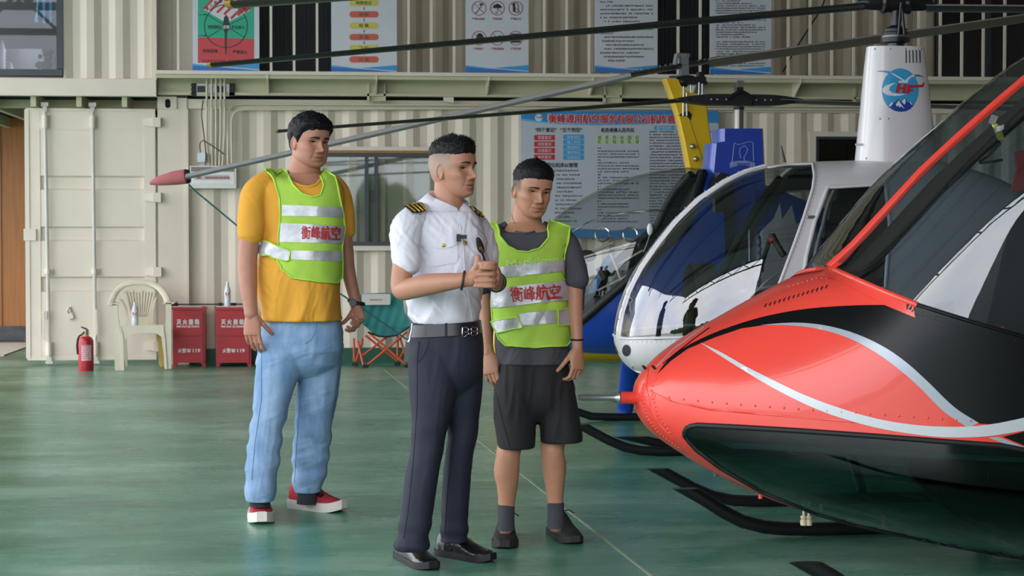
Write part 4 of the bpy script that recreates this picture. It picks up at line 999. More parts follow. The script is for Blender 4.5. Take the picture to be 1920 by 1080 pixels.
def seal(name, b, pts, r, m, parent, F=None, closed=True, off=.0):
    L = drape_line(b, pts, off, 9, closed); o = MB().tube(L, r, 8, closed=closed); o.build(name, m, parent, 60)
    if F: MB().tube([F.mir(p) for p in L], r, 8, closed=closed).build(name, m, parent, 60)
seal('window_seal', rb, chin, .0105, seal_m, red, FR)
# centre post outside (red) and inside (dark)
cp = [FR.lp(*p) for p in top[9:18]]
MB().tube([FR.w(p.x, 0, p.z+.004) for p in cp], .017, 8).build('centre_post', red_pt, red, 60)
MB().tube([FR.w(p.x+.055, -.02, p.z-.055) for p in cp], .055, 12, flat=.6).build('inner_post', mat('inner_post_brown', '#4a2d2c', .6, var=.1), red, 60)
seal('windscreen_frame', rb, [(1566, 507), (1600, 522), (1660, 548), (1720, 572)], .012, red_pt, red, FR, False)
seal('windscreen_frame', rb, [(1700, 566), (1720, 572), (1800, 597), (1920, 632), (2000, 660), (2090, 690)], .008, black_gl, red, FR, False)
drape('windscreen_band', [(1700, 560), (1720, 567), (1800, 592), (1920, 627), (2000, 655), (2090, 685), (2300, 752), (2300, 774), (2090, 707), (2000, 677), (1920, 649), (1800, 614), (1720, 589), (1700, 582)], rb, 8, .0045, black_gl, red, FR); drape('windscreen_band', [(1545, 505), (1566, 503), (1600, 518), (1660, 543), (1712, 565), (1716, 596), (1660, 573), (1600, 543), (1566, 525), (1545, 522)], rb, 8, .0045, red_pt, red, FR)
def sm(pts, n=4): return [(p.x, p.y) for p in curve_pts([Vector((x, y, 0)) for x, y in pts], n)]
# paint
def paint(name, poly, m, off=.0015): return drape(name, poly, rb, 9, off, m, red, FR)
s1t = [(1425, 610), (1470, 606), (1510, 606), (1560, 613), (1610, 628), (1660, 652), (1700, 680), (1740, 716), (1790, 764), (1835, 793)]
s1b = [(1815, 802), (1770, 772), (1725, 727), (1685, 692), (1645, 663), (1600, 638), (1555, 622), (1510, 613), (1470, 610)]
s2t = [(1313, 643), (1350, 660), (1400, 688), (1450, 713), (1500, 737), (1560, 760), (1640, 784), (1720, 797), (1800, 800), (1860, 795), (1920, 783), (2000, 765)]
s2b = [(2000, 790), (1920, 807), (1850, 818), (1780, 820), (1720, 815), (1640, 801), (1560, 778), (1500, 753), (1440, 722), (1385, 689), (1345, 664)]
btop = [(1232, 702), (1255, 672), (1290, 648), (1340, 624), (1390, 606), (1440, 592), (1500, 581), (1560, 575), (1640, 572), (1700, 574), (1725, 582), (1800, 607), (1920, 643), (2010, 672)]
black_pt = black_gl
drape('black_stripe', sm(btop, 3)+[(2010, 768), (1920, 784), (1860, 796), (1835, 794)]+[(x, y+1) for x, y in reversed(sm(s1t[:-1]))]+[(1390, 616), (1340, 633), (1290, 654), (1258, 677)], rb, 9, .0012, black_pt, red, FR)
paint('silver_stripe', sm(s1t)+sm(s1b), mat('silver_paint', '#a9b0ba', .3, .2, var=.02)); paint('silver_stripe', sm(s2t)+sm(s2b), mat('silver_paint_light', '#c9ccd0', .3, .1, var=.02), .0025)
paint('silver_stripe', [(1852, 820), (1872, 819), (1940, 846), (1945, 858), (1900, 838)], MATS['silver_paint'], .002); paint('black_stripe', [(1880, 819), (1920, 809), (1960, 800), (1960, 850), (1945, 846)], black_pt, .0012)
for k, (a, b_) in enumerate((([(1243, 682), (1300, 637), (1330, 615)], 2.2), ([(1226, 694), (1262, 655), (1300, 628), (1320, 614)], 1.6))):
    L = drape_line(rb, a, .0015, 8); MB().tube(L, .002, 6).build('pin_stripe', MATS['silver_paint'] if k else black_pt, red)
# nose cap panel, rivets, vents, pitot
for pts in ([(1216, 690), (1212, 725), (1220, 762), (1236, 795), (1262, 824)],): MB().tube(drape_line(rb, pts, .0, 8), .0035, 6).build('panel_seam', red_pt, red, 60)
MB().tube(drape_line(rb, [(1218, 733), (1260, 752), (1330, 768), (1500, 783), (1700, 800)], -.002, 10), .004, 6).build('panel_seam', red_pt, red, 60)
rv = rivet_line(rb, [(1228, 742), (1300, 751), (1400, 760), (1540, 770), (1700, 781), (1835, 790)], 27)+rivet_line(rb, [(1206, 720), (1205, 750), (1214, 785), (1235, 812), (1275, 842)], 7)+rivet_line(rb, [(1226, 700), (1222, 735), (1232, 775), (1256, 812)], 8)+rivet_line(rb, [(1480, 537), (1530, 522), (1570, 521), (1640, 550), (1700, 573)], 9)
rivets('rivet_row', rv, .005, red_pt, red)
rivets('rivet_row', rivet_line(rb, [(1730, 586), (1800, 608), (1920, 644), (1990, 668)], 26), .008, black_pt, red)
for k in range(14):
    x = 1433+k*8.8; y = 576-k*2.7; drape('vent_slot', [(x, y-1), (x+2.6, y-6), (x+5.2, y-6.6), (x+2.6, y-1.6), (x+1.5, y+1.5)], rb, 4, .0015, seal_m, red)
c0 = FR.w(-.002, 0, FR.lp(1190, 744).z); ax = (V(1077, 745, 6.9)-V(1190, 746, 7.0)).normalized()
L = (V(1077, 745, 6.93)-V(1195, 746, 7.0)).length; c0 = V(1195, 746, 7.0)
MB().lathe([(.0225, 0), (.0225, L*.31)], 20, c0, ax).build('pitot_collar', red_pt, red)
MB().lathe([(.0225, L*.31), (.023, L*.34), (.019, L*.36), (.016, L*.38), (.011, L*.41), (.011, L*.93), (.0085, L*.97), (.0085, L)], 20, c0, ax).build('pitot_tube', steel_l, red)
for x, y in ((1204, 685), (1229, 692)):
    p, n_ = hit(rb, x, y, 7); MB().lathe([(.004, 0), (.006, .01), (.003, .02)], 8, p, n_).build('camlock', steel_d, red)
# belly edge strip, sensors
MB().tube(drape_line(rb, [(1232, 822), (1262, 846), (1300, 872), (1350, 902), (1400, 925)], -.002, 8), .006, 6).build('keel_strip', mat('keel_grey', '#b5a79f', .5), red, 60)
def hang(px, py, py2, r, m, nm, d=7.1): MB().tube([V(px, py, d), V(px, py2, d)], r, 10).build(nm, m, red)
hang(1426, 905, 935, .0085, red_pt, 'drain_tube'); hang(1434, 905, 930, .006, red_pt, 'drain_tube')
for x in (1507, 1516.5): hang(x, 940, 968, .005, mat('white_tube', '#d5d3d0', .4), 'hose'); MB().lathe([(.012, 0), (.014, .01), (.012, .022), (.009, .024), (.012, .028), (.012, .037)], 12, V(x, 985, 7.1)).build('hose_end', mat('cream_fitting', '#cbbf9f', .5), red)
hang(1539, 945, 968, .006, MATS['white_tube'], 'hose'); hang(1342, 872, 893, .008, mat('grey_rubber', '#4a4c52', .6), 'drain_tube'); hang(1349, 872, 890, .006, MATS['grey_rubber'], 'drain_tube'); hang(1658, 965, 990, .009, red_pt, 'drain_tube')
# skids and struts
nl = FR.l(FP(1530, 1063, .2)); fl_ = FR.l(FP(1300, 922, .2))
for q, s in ((nl, -1), (fl_, 1)):
    y0 = q.y
    skid(FR, [(q.x-.035, y0, .215), (q.x+.06, y0, .16), (q.x+.2, y0, .075), (q.x+.38, y0, .035), (q.x+.9, y0, .03), (q.x+2.3, y0, .03)], .029, blackp, red)
    MB().tube([FR.w(1.62, y0*.72, .34), FR.w(1.69, y0*.93, .16), FR.w(1.73, y0, .06)], .03, 10).build('strut', blackp, red); MB().tube([FR.w(2.3, y0*.55, .34), FR.w(2.35, y0*.85, .2), FR.w(2.4, y0, .06)], .03, 10).build('strut', blackp, red)
# inside: seats, panel, belts
dks = mat('seat_dark', '#24262c', .75, var=.15, scale=4)
for s in (-1, 1):
    rings = []
    for i in range(9):
        u = i/8; z = .62+u*.95; xx = 1.62+u*.22; ww = .24*(1-.25*max(0, u-.6)/.4)*(1 if u < .9 else .8)
        rings.append([FR.w(xx+.09*math.sin(a), s*.34+ww*math.cos(a), z) for a in np.linspace(0, 2*math.pi, 16, False)])
    MB().loft(rings).build('seat_back', dks, red, 60)
    P = [FR.w(x, s*.34+y, z) for x, y, z in ((1.12, -.24, .62), (1.12, .24, .62), (1.7, .24, .6), (1.7, -.24, .6))]
    MB().prism([p-Vector((0, 0, .12)) for p in P], (0, 0, .14)).build('seat_cushion', dks, red)
rings = []
for i in range(9):
    a = math.pi*i/8; rings.append([FR.w(.82+.22*math.sin(b), .32*math.cos(a)*(1-.1*math.sin(b)), .62+.42*math.sin(a)*(.9+.1*math.cos(b))) for b in np.linspace(0, math.pi, 6)])
MB().loft(rings, False, False).build('instrument_hood', dks, red, 60)
MB().prism([FR.w(.3, -.26, .5), FR.w(.3, .26, .5), FR.w(2.0, .62, .42), FR.w(2.0, -.62, .42)], (0, 0, .02)).build('cabin_floor', mat('cabin_floor_grey', '#5d6f72', .7), red)
p = V(1862, 225, 6.95); MB().obox(p, (RV*.011+UV*-.004), FV*.008, (UV*.016+RV*.006)).build('visor_clip', steel_l, red)
p = V(1872, 248, 6.95); MB().obox(p, (RV*.012), FV*.006, (UV*.03-RV*.012)).build('yellow_tag', mat('yellow_tag', '#b9b64a', .6), red)
MB().tube(curve_pts([V(1876, 268, 6.95), V(1850, 295, 6.95), V(1835, 305, 6.95), V(1880, 300, 6.95)], 4), .006, 6).build('tag_cord', seal_m, red)
MB().prism([V(1905, 285, 7.15), V(1925, 280, 7.15), V(1960, 300, 7.15), V(1960, 360, 7.15), V(1915, 358, 7.15), V(1898, 358, 7.15), V(1908, 320, 7.15)], FV*.03).build('red_bracket', mat('red_bracket', '#a3242c', .5), red)
# rotor: mast above the frame, one blade reaching back into view
hub = V(2850, -150, 7.3); tipv = V(441, 10, 8.4)
MB().tube([FR.w(FR.l(hub).x, 0, 1.9), hub], .07, 14).build('rotor_mast', steel_d, red); MB().ball(hub, (.16, .16, .08), 14, 8).build('rotor_hub', steel_d, red)
wood_b = mat('blade_dark', '#3a352f', .35, var=.12, scale=2)
blade('rotor_blade', hub, tipv, .2, .03, .03, wood_b, red, .02)
d_ = (tipv-hub).normalized(); blade('blade_tip', tipv-d_*.012, tipv+d_*.016, .206, .034, .034, mat('tip_yellow', '#d2ab4e', .5), red, .02, n=2)
for a in (118, 240):
    r = Matrix.Rotation(math.radians(a), 3, 'Z') @ (tipv-hub); blade('rotor_blade', hub, hub+Vector((r.x, r.y, r.z)), .2, .03, .03, wood_b, red, .02)

# ------------------------------------------------------------------ white two-seat helicopter
FW_ = Frame(1158, 636, 9.7, 4.0)
wh = thing('white_helicopter', 'white helicopter with a large round windscreen and a blue logo on its mast', 'helicopter', loc=FW_.o)
top = [(1158, 634), (1160, 615), (1166, 588), (1180, 545), (1202, 501), (1230, 461), (1265, 417), (1309, 374), (1357, 340), (1397, 321), (1435, 311), (1480, 306), (1530, 303), (1630, 301), (1750, 304), (1850, 330), (1950, 380), (2060, 430)]
bot = [(1158, 638), (1161, 655), (1168, 672), (1185, 692), (1215, 708), (1300, 728), (1450, 742), (1650, 745), (1850, 700), (1950, 600), (2060, 540)]
wid = [(1158, .03), (1161, .12), (1168, .21), (1185, .3), (1215, .385), (1265, .46), (1350, .53), (1450, .56), (1650, .56), (1850, .42), (2060, .18)]
wide = [(1158, 635), (1250, 625), (1400, 600), (1600, 560), (1850, 520), (2060, 490)]
wsh = shell(FW_, top, bot, wid, wide, dens=1.6, st=220, n=150, e_up=2.3, e_lo=2.2)
wb = bvh_of(wsh)
strip = [(1161, 628), (1167, 588), (1181, 545), (1203, 502), (1231, 462), (1266, 418), (1310, 375), (1358, 342), (1398, 323), (1436, 313)]
wind = [(x+3, y+2) for x, y in strip]+[(1480, 309), (1524, 308), (1527, 330), (1524, 354), (1507, 408), (1488, 461), (1462, 530), (1440, 590), (1432, 629), (1350, 631), (1230, 634), (1180, 635)]
dwin = [(1552, 352), (1660, 346), (1668, 420), (1660, 540), (1500, 560), (1512, 480), (1528, 415)]
cut(wsh, [wind, dwin], FW_).build('fuselage', white_pt, wh, 60)
cut(inset(wsh, FW_, .96), [wind, dwin], FW_).build('cabin_lining', mat('cabin_grey', '#4a4a4c', .8, var=.1), wh, 60)
gl_w = glass('canopy_smoke', '#dcdfdf', 1.5, .008, 1.8)
drape('windscreen', wind, wb, 11, .003, gl_w, wh, FW_); drape('door_window', dwin, wb, 16, .003, glass('door_smoke', '#b4b8b8', 1.5, .01, 1.5), wh, FW_)
cp = [FW_.lp(*p) for p in strip]; MB().tube([FW_.w(p.x-.004, 0, p.z+.003) for p in cp], .013, 8).build('centre_strip', white_pt, wh, 60)
rivets('rivet_row', [(FW_.w(p.x-.014, -.004, p.z+.012), Vector((-.6, -.5, .6)).normalized()) for p in curve_pts([Vector((q.x, 0, q.z)) for q in cp], 2)], .005, steel_l, wh)
seal('window_seal', wb, wind[9:]+[(1163, 634)], .009, white_pt, wh, FW_, False); seal('window_seal', wb, dwin, .011, white_pt, wh, FW_)
rivets('rivet_row', rivet_line(wb, [(1168, 641), (1230, 641), (1300, 638)], 9)+rivet_line(wb, [(1533, 316), (1530, 356), (1513, 410), (1494, 463)], 8), .0035, steel_l, wh)
drape('nose_intake', [(1175+8*math.cos(a), 657+11*math.sin(a)) for a in np.linspace(0, 2*math.pi, 16, False)], wb, 5, .002, seal_m, wh, FW_)
MB().tube(drape_line(wb, [(1180, 690), (1195, 697), (1210, 700), (1222, 704)], -.001, 6), .006, 6).build('chin_seam', white_pt, wh)
q, n_ = hit(wb, 1521, 407, 9.5); MB().obox(q, (.018, 0, 0), (0, .01, 0), (0, 0, .008)).build('door_latch', steel_l, wh)
# inside
bl = mat('interior_black', '#141416', .5, var=.1)
def wtube(pts, r, m, nm, ly=None, n=10):
    MB().tube([FW_.w(FW_.lp(x, y, l).x, l, FW_.lp(x, y, l).z) for x, y, l in pts], r, n).build(nm, m, wh, 60)
wtube([(1462, 335, 0.05), (1440, 362, .0), (1412, 400, -.03), (1380, 460, -.06), (1350, 520, -.1), (1320, 560, -.1)], .022, bl, 'windscreen_bow')
wtube([(1408, 560, -.05), (1407, 500, -.05)], .02, bl, 'cyclic_post'); wtube([(1405, 492, -.05), (1404, 410, -.05)], .003, mat('white_rod', '#d8d8da', .4), 'whip_rod')
c = FW_.lp(1412, 500, -.06); MB().obox(FW_.w(c.x, -.06, c.z), FW_.ux*.05, FW_.uy*.03, (0, 0, .028)).build('cyclic_box', bl, wh)
wtube([(1425, 505, -.08), (1436, 470, -.15), (1447, 440, -.2)], .013, bl, 'cyclic_bar'); wtube([(1447, 440, -.2), (1455, 455, -.22), (1470, 480, -.25)], .017, bl, 'cyclic_grip'); wtube([(1443, 446, -.2), (1449, 452, -.21)], .018, mat('grip_red', '#b02a2e', .4), 'grip_button'); wtube([(1391, 515, -.04), (1393, 525, -.04)], .014, MATS['grip_red'], 'grip_button')
c = FW_.lp(1351, 385, .1); MB().obox(FW_.w(c.x, .1, c.z), FW_.ux*.036, FW_.uy*.03, (0, 0, .036)).build('magnetic_compass', bl, wh)
seat_g = mat('seat_grey', '#6e6a66', .8, var=.1, bump=.2, bscale=30)
for s, px in ((1, 1310), (-1, 1560)):
    pass
x0 = FW_.lp(1500, 500, 0).x
for s in (-1, 1):
    rings = []
    for i in range(8):
        u = i/7; z = .75+u*.4; xx = x0+.32+u*.13; ww = .22*(1-.35*max(0, u-.7)/.3)
        rings.append([FW_.w(xx+.06*math.sin(a), s*.27+ww*math.cos(a), z) for a in np.linspace(0, 2*math.pi, 14, False)])
    MB().loft(rings).build('seat_back', dks, wh, 60)
    P = [FW_.w(x0-.12, s*.27-.22, .75), FW_.w(x0-.12, s*.27+.22, .75), FW_.w(x0+.36, s*.27+.22, .73), FW_.w(x0+.36, s*.27-.22, .73)]
    MB().prism([p-Vector((0, 0, .16)) for p in P], (0, 0, .18)).build('seat_cushion', seat_g, wh)
rings = []
for i in range(9):
    a = math.pi*i/8; b0 = FW_.lp(1300, 520, 0)
    rings.append([FW_.w(b0.x+.14*math.sin(b)+.02, .16+.17*math.cos(a), b0.z-.25+.32*math.sin(a)) for b in np.linspace(0, math.pi, 6)])
MB().loft(rings, False, False).build('instrument_hood', mat('hood_grey', '#5b5955', .75), wh, 60)
MB().prism([FW_.w(.16, -.2, .58), FW_.w(.16, .2, .58), FW_.w(1.7, .5, .5), FW_.w(1.7, -.5, .5)], (0, 0, .02)).build('cabin_floor', mat('cabin_floor_dark', '#2e3032', .7), wh)
# mast fairing with logo
def mast_ring(px0, px1, py, dy, n=40, e=2.6):
    a, b = FW_.lp(px0, py, 0), FW_.lp(px1, py, 0); cx_, w_ = (a.x+b.x)/2, (b.x-a.x)/2
    return [FW_.w(cx_+w_*math.copysign(abs(math.cos(t))**(2/e), math.cos(t)), dy*math.copysign(abs(math.sin(t))**(2/e), math.sin(t)), a.z) for t in np.linspace(0, 2*math.pi, n, False)]
mf = MB().loft([mast_ring(1626.5, 1730.5, 88, .085), mast_ring(1622, 1735, 130, .095), mast_ring(1616, 1742, 200, .115), mast_ring(1606, 1754, 305, .14)])
mfb = bvh_of(mf); mfo = mf.build('mast_fairing', white_pt, wh, 40)
LQ = lambda x, y: (1600+x/5.4, 100+y/5.4)
def logo(name, pts, col, off): drape(name, [LQ(*p) for p in pts], mfb, 3, off, flat(col, .35), mfo)
ell = [(475+187*math.cos(a), 373+220*math.sin(a)) for a in np.linspace(0, 2*math.pi, 48, False)]
logo('logo_disc', ell, '#3d9fd0', .001)
logo('logo_mountain', [(350, 535), (385, 487), (405, 512), (455, 462), (480, 490), (515, 445), (555, 500), (575, 478), (612, 525), (580, 562), (530, 588), (475, 593), (420, 582)], '#24489a', .002)
for p in ([(355, 535), (386, 492), (400, 505), (380, 538)], [(428, 520), (458, 476), (478, 510), (518, 562), (478, 535), (468, 550), (455, 528), (440, 540)], [(485, 490), (516, 456), (530, 482), (520, 520), (505, 512), (498, 500)], [(566, 495), (576, 488), (600, 525), (585, 520)]): logo('logo_snow', p, '#e2e4ea', .003)
logo('logo_swoosh', [(432, 298), (380, 308), (325, 330), (290, 365), (300, 398), (350, 425), (420, 434), (490, 425), (535, 408), (470, 412), (400, 402), (362, 375), (365, 345), (390, 320)], '#dcdde4', .002)
logo('logo_blade', [(225, 184), (270, 176), (330, 178), (385, 187), (365, 202), (300, 190)], '#3a94c4', .0015); logo('logo_blade', [(612, 216), (660, 215), (720, 242), (670, 236), (620, 236)], '#2f86b0', .0025)
logo('logo_blade', [(370, 196), (400, 204), (470, 240), (520, 276), (560, 240), (600, 218), (616, 224), (618, 236), (590, 240), (552, 272), (552, 300), (458, 298), (460, 280), (500, 276), (440, 240)], '#dfe0e6', .002)
red_l = '#b8353c'
for p in ([(448, 304), (484, 308), (458, 402), (422, 398)], [(508, 310), (544, 312), (524, 408), (488, 404)], [(462, 340), (520, 344), (514, 370), (456, 366)], [(548, 316), (582, 318), (566, 410), (532, 408)], [(560, 322), (690, 318), (700, 298), (718, 300), (706, 344), (610, 348), (600, 352), (560, 352)], [(560, 366), (606, 368), (600, 386), (556, 384)]): logo('logo_letter', p, red_l, .003)
rivets('rivet_row', rivet_line(mfb, [(1640, 92), (1700, 91), (1727, 92)], 29)+[hit(mfb, *LQ(270, 664), 9), hit(mfb, *LQ(355, 663), 9), hit(mfb, 1624, 297, 9)], .006, steel_l, mfo)
for k in range(5): drape('vent_slot', [(1698.5+k*6.4+dx_, y) for dx_, y in ((-.9, 94), (1.1, 94), (1.7, 118), (-.3, 118))], mfb, 3, .0015, seal_m, mfo)
MB().tube([FW_.w(FW_.lp(1598, 272).x, -.05, FW_.lp(1598, 272).z), FW_.w(FW_.lp(1612, 272).x, -.05, FW_.lp(1612, 272).z)], .006, 8).build('probe', white_pt, wh)
MB().tube([FW_.w(FW_.lp(1482, 303).x, .1, FW_.lp(1482, 303).z), FW_.w(FW_.lp(1476, 271).x, .1, FW_.lp(1476, 271).z)], [.01, .003], 8).build('antenna', blackp, wh)
# rotor head
hx = FW_.lp(1679, 60).x; hz = lambda py: FW_.lp(1679, py).z
MB().lathe([(.045, hz(90)), (.045, hz(82)), (.075, hz(80)), (.078, hz(72)), (.066, hz(70)), (.07, hz(62)), (.06, hz(60)), (.062, hz(55)), (.045, hz(52)), (.028, hz(48)), (.03, hz(20))], 24, FW_.w(hx, 0, 0)).build('swashplate', steel_d, wh)
MB().lathe([(.072, hz(73.5)), (.074, hz(67.5))], 24, FW_.w(hx, 0, 0)).build('swash_ring', mat('ring_grey', '#77787e', .4, .6), wh)
for dx_ in (-.012, .02): MB().tube([FW_.w(hx+dx_, -.075, hz(68)), FW_.w(hx+.004, -.07, hz(8))], .008, 8).build('pitch_link', steel_d, wh)
MB().tube([FW_.w(hx-.06, 0, hz(6)), FW_.w(hx+.06, 0, hz(6))], .05, 14).build('hub', steel_d, wh); MB().ball(FW_.w(hx+.05, -.06, hz(8)), .022, 10, 6).build('hub_bolt', steel_d, wh)
for s in (-1, 1):
    MB().lathe([(.05, .05), (.056, .06), (.056, .075), (.04, .085), (.038, .15), (.03, .19), (.012, .21)] if s > 0 else [(.05, .05), (.056, .06), (.056, .075), (.04, .085), (.038, .15), (.03, .19), (.012, .21)], 18, FW_.w(hx, 0, hz(6)), FW_.ux*s).build('pitch_housing', steel_d, wh)
blk_b = mat('blade_black', '#26231f', .3, var=.15, scale=2)
blade('rotor_blade', FW_.w(hx-.17, 0, hz(14)), V(402, 123, 10.6), .19, .04, .026, blk_b, wh, .02)
tp = V(402, 123, 10.6); d_ = (tp-FW_.w(hx, 0, hz(14))).normalized(); blade('blade_tip', tp-d_*.008, tp+d_*.012, .196, .03, .03, mat('tip_yellow', '#d2ab4e', .5), wh, .02, n=2)
blade('rotor_blade', FW_.w(hx+.17, 0, hz(13)), V(2960, 25, 9.2), .19, .035, .03, blk_b, wh, .02)
blade('blade_edge', FW_.w(hx+.19, -.085, hz(11.5)), V(2960, 20, 9.1), .02, .012, .012, mat('edge_brown', '#8a5f43', .4), wh, .0)
# skids
a_, c_ = FR and FW_.l(FP(1252, 898, .14)), FW_.l(FP(1102, 812, .14))
for q in (a_, c_):
    skid(FW_, [(q.x-.05, q.y, .19), (q.x+.06, q.y, .13), (q.x+.2, q.y, .06), (q.x+.35, q.y, .03), (q.x+.8, q.y, .028), (q.x+2.4, q.y, .028)], .027, blackp, wh)
    for x in (.95, 1.75): MB().tube([FW_.w(x, q.y*.35, .5), FW_.w(x, q.y*.7, .36), FW_.w(x, q.y, .06)], .025, 10).build('strut', blackp, wh)

# ------------------------------------------------------------------ blue helicopter with the clear bubble
FB = Frame(1010, 560, 12.0, 4.0)
bh = thing('blue_helicopter', 'blue helicopter with a clear bubble canopy parked behind the white one', 'helicopter', loc=FB.o)
blue_pt = mat('blue_paint', '#1f45a8', .3, var=.03, coat=.4)
top = [(1010, 470), (1014, 448), (1035, 415), (1060, 393), (1100, 368), (1150, 343), (1200, 327), (1250, 317), (1295, 314), (1330, 318)]
bot = [(1010, 560), (1018, 610), (1035, 640), (1070, 658), (1150, 664), (1240, 664), (1330, 660)]
wid = [(1010, .1), (1020, .18), (1040, .25), (1080, .33), (1150, .39), (1240, .41), (1330, .38)]
wide = [(1010, 540), (1100, 520), (1200, 500), (1330, 480)]
bsh = shell(FB, top, bot, wid, wide, dens=1.5, st=60, n=72, e_up=2.1, e_lo=2.5); bb = bvh_of(bsh)
sill = [(980, 640), (1010, 632), (1050, 622), (1094, 598), (1170, 532), (1240, 468), (1288, 424), (1300, 380), (1322, 316)]
can = sill+[(1322, 290), (980, 290)]
cut(bsh, [can], FB).build('body_tub', blue_pt, bh, 60)
cut(inset(bsh, FB, .95), [can], FB).build('cockpit_lining', mat('cockpit_dark', '#232428', .7), bh, 60)
_kept = set(cut(bsh, [can], FB).f); o = MB(); o.v = bsh.v; o.f = [f for f in bsh.f if len(f) == 4 and f not in _kept]
o.build('bubble_canopy', glass('canopy_clear', '#eef0ef', 1.5, .01, 1.0), bh, 180)
L = drape_line(bb, sill[2:], 0, 8); MB().tube(L, .03, 8).build('canopy_sill', seal_m, bh, 60); MB().tube([FB.mir(p) for p in L], .03, 8).build('canopy_sill', seal_m, bh, 60)
L = drape_line(bb, [(1069, 437), (1100, 418), (1139, 405), (1180, 398), (1224, 395), (1290, 394)], 0, 8); MB().tube(L, .0045, 6).build('canopy_seam', glass('seam_clear', '#c9ccca', 1.5, .05, 3), bh, 60)
for x, y in ((1130, 440), (1182, 440)):
    c, n_ = hit(bb, x, y, 12); a = n_.orthogonal().normalized(); b = n_.cross(a); MB().tube([c+(a*math.cos(t)+b*math.sin(t))*.044 for t in np.linspace(0, 2*math.pi, 24, False)], .007, 6, closed=True).build('vent_ring', glass('ring_clear', '#d0d2d0', 1.5, .05, 4), bh, 60)
mir = V(1218.5, 430, 11.4); MB().ball(mir, (.018, .012, .037), 12, 8).build('mirror', mat('mirror_white', '#d9dcdf', .2), bh); MB().tube(curve_pts([mir-Vector((0, 0, .03)), V(1214, 455, 11.45), V(1207, 472, 11.5)], 4), .004, 6).build('mirror_stalk', steel_l, bh)
# bulkhead, mast fairing, tail
def blp(px, py, ly=0): q = FB.lp(px, py, ly); return q
ring = [(1288, 430), (1296, 385), (1310, 345), (1328, 326), (1345, 330), (1352, 360), (1352, 640), (1280, 640)]
MB().prism([FB.w(blp(x, y).x, -.3, blp(x, y).z) for x, y in ring], FB.uy*.6).build('seat_bulkhead', mat('bulkhead_black', '#1a1b1e', .4, coat=.2), bh, 40)
ring = [(1343, 243), (1422, 243), (1430, 420), (1430, 600), (1338, 600), (1328, 410), (1322, 335), (1328, 270), (1343, 267)]
ftop = MB().loft([[FB.w(blp(x, y).x+(.0 if k in (1, 2) else (.02 if x < 1380 else -.02)), yy, blp(x, y).z) for x, y in ring] for k, yy in enumerate((-.13, -.10, .10, .13))]); ftb = bvh_of(ftop)
ftop.build('mast_fairing', blue_pt, bh, 50)
rings = []
for px, yt, yb, w_ in ((1400, 340, 640, .3), (1450, 350, 630, .28), (1500, 372, 600, .22), (1560, 395, 560, .17), (1650, 410, 520, .13), (1900, 425, 490, .09), (2150, 430, 480, .07)):
    a, b = blp(px, yt), blp(px, yb); zc, h_ = (a.z+b.z)/2, (a.z-b.z)/2
    rings.append([FB.w(a.x, w_*math.cos(t), zc+h_*math.sin(t)) for t in np.linspace(0, 2*math.pi, 28, False)])
tl = MB().loft(rings); tlb = bvh_of(tl); tl.build('tail_body', blue_pt, bh, 60)
for poly in ([(1378, 470), (1420, 440), (1450, 410), (1462, 380), (1466, 412), (1484, 385), (1492, 420), (1530, 405), (1530, 470), (1490, 520), (1440, 545), (1395, 560), (1376, 520)],): drape('white_flame', poly, tlb, 8, .003, mat('flame_white', '#cfd0d4', .3), bh)
CQ2 = lambda x, y: (1230+x/4.152, 80+y/4.152)
sil = flat('#8296c8', .4)
def crest(pts, w_=1.1): L = drape_line(ftb, [CQ2(*p) for p in pts], .001, 4); MB().tube(L, .0022*w_, 6).build('crest_line', sil, bh)
crest([(605, 925), (590, 960), (610, 780), (640, 795), (690, 780), (730, 770), (755, 780), (760, 920)]); crest([(660, 900), (650, 850), (655, 820), (690, 800), (715, 830), (700, 870), (685, 890), (690, 920)])
drape('crest_banner', [CQ2(*p) for p in ((575, 930), (640, 920), (700, 918), (770, 935), (770, 975), (700, 955), (640, 955), (575, 975))], ftb, 4, .0015, sil, bh)
def drape_text(name, body, px, py, hpx, wpx, b, off, m, parent, bold=0.0, roll=0.0, shear=0.0, arc=0.0):
    v, f = text_mesh(body, 1.0, 0.0); xs = [a[0] for a in v]; ys = [a[1] for a in v]; cx_, cy_ = (min(xs)+max(xs))/2, (min(ys)+max(ys))/2
    sx = wpx/(max(xs)-min(xs)); sy = hpx/(max(ys)-min(ys)); P = []; Fc = []; g = depth_of(b, [(px, py)])
    sh = [(0, 0)] if not bold else [(bold*i, bold*j) for i in (-1, 1) for j in (-1, 1)]
    for kk, (sx_, sy_) in enumerate(sh):
        o_ = len(P)
        for a in v:
            x = (a[0]-cx_)*sx+sx_; y = -(a[1]-cy_)*sy+sy_+shear*x; xr = x*math.cos(roll)-y*math.sin(roll); yr = x*math.sin(roll)+y*math.cos(roll)+arc*x*x
            p, n_ = hit(b, px+xr, py+yr, g); P.append(p+n_*(off+.0004*kk))
        Fc += [tuple(o_+i for i in q) for q in f]
    return link_mesh(name, P, Fc, m, parent, 0)
drape_text('crest_letters', 'foxsmurfs', *CQ2(680, 943), 4.2, 24, ftb, .0035, flat('#28459a'), bh, .15)
c = blp(1385, 250); zt_ = lambda py: blp(1385, py).z
MB().lathe([(.031, zt_(250)), (.031, zt_(206))], 16, FB.w(c.x, 0, 0)).build('rotor_shaft', mat('shaft_grey', '#8a8580', .3, .7), bh); MB().lathe([(.035, zt_(206)), (.035, zt_(200))], 16, FB.w(c.x, 0, 0)).build('shaft_collar', seal_m, bh)
hb = FB.w(c.x, 0, zt_(188))
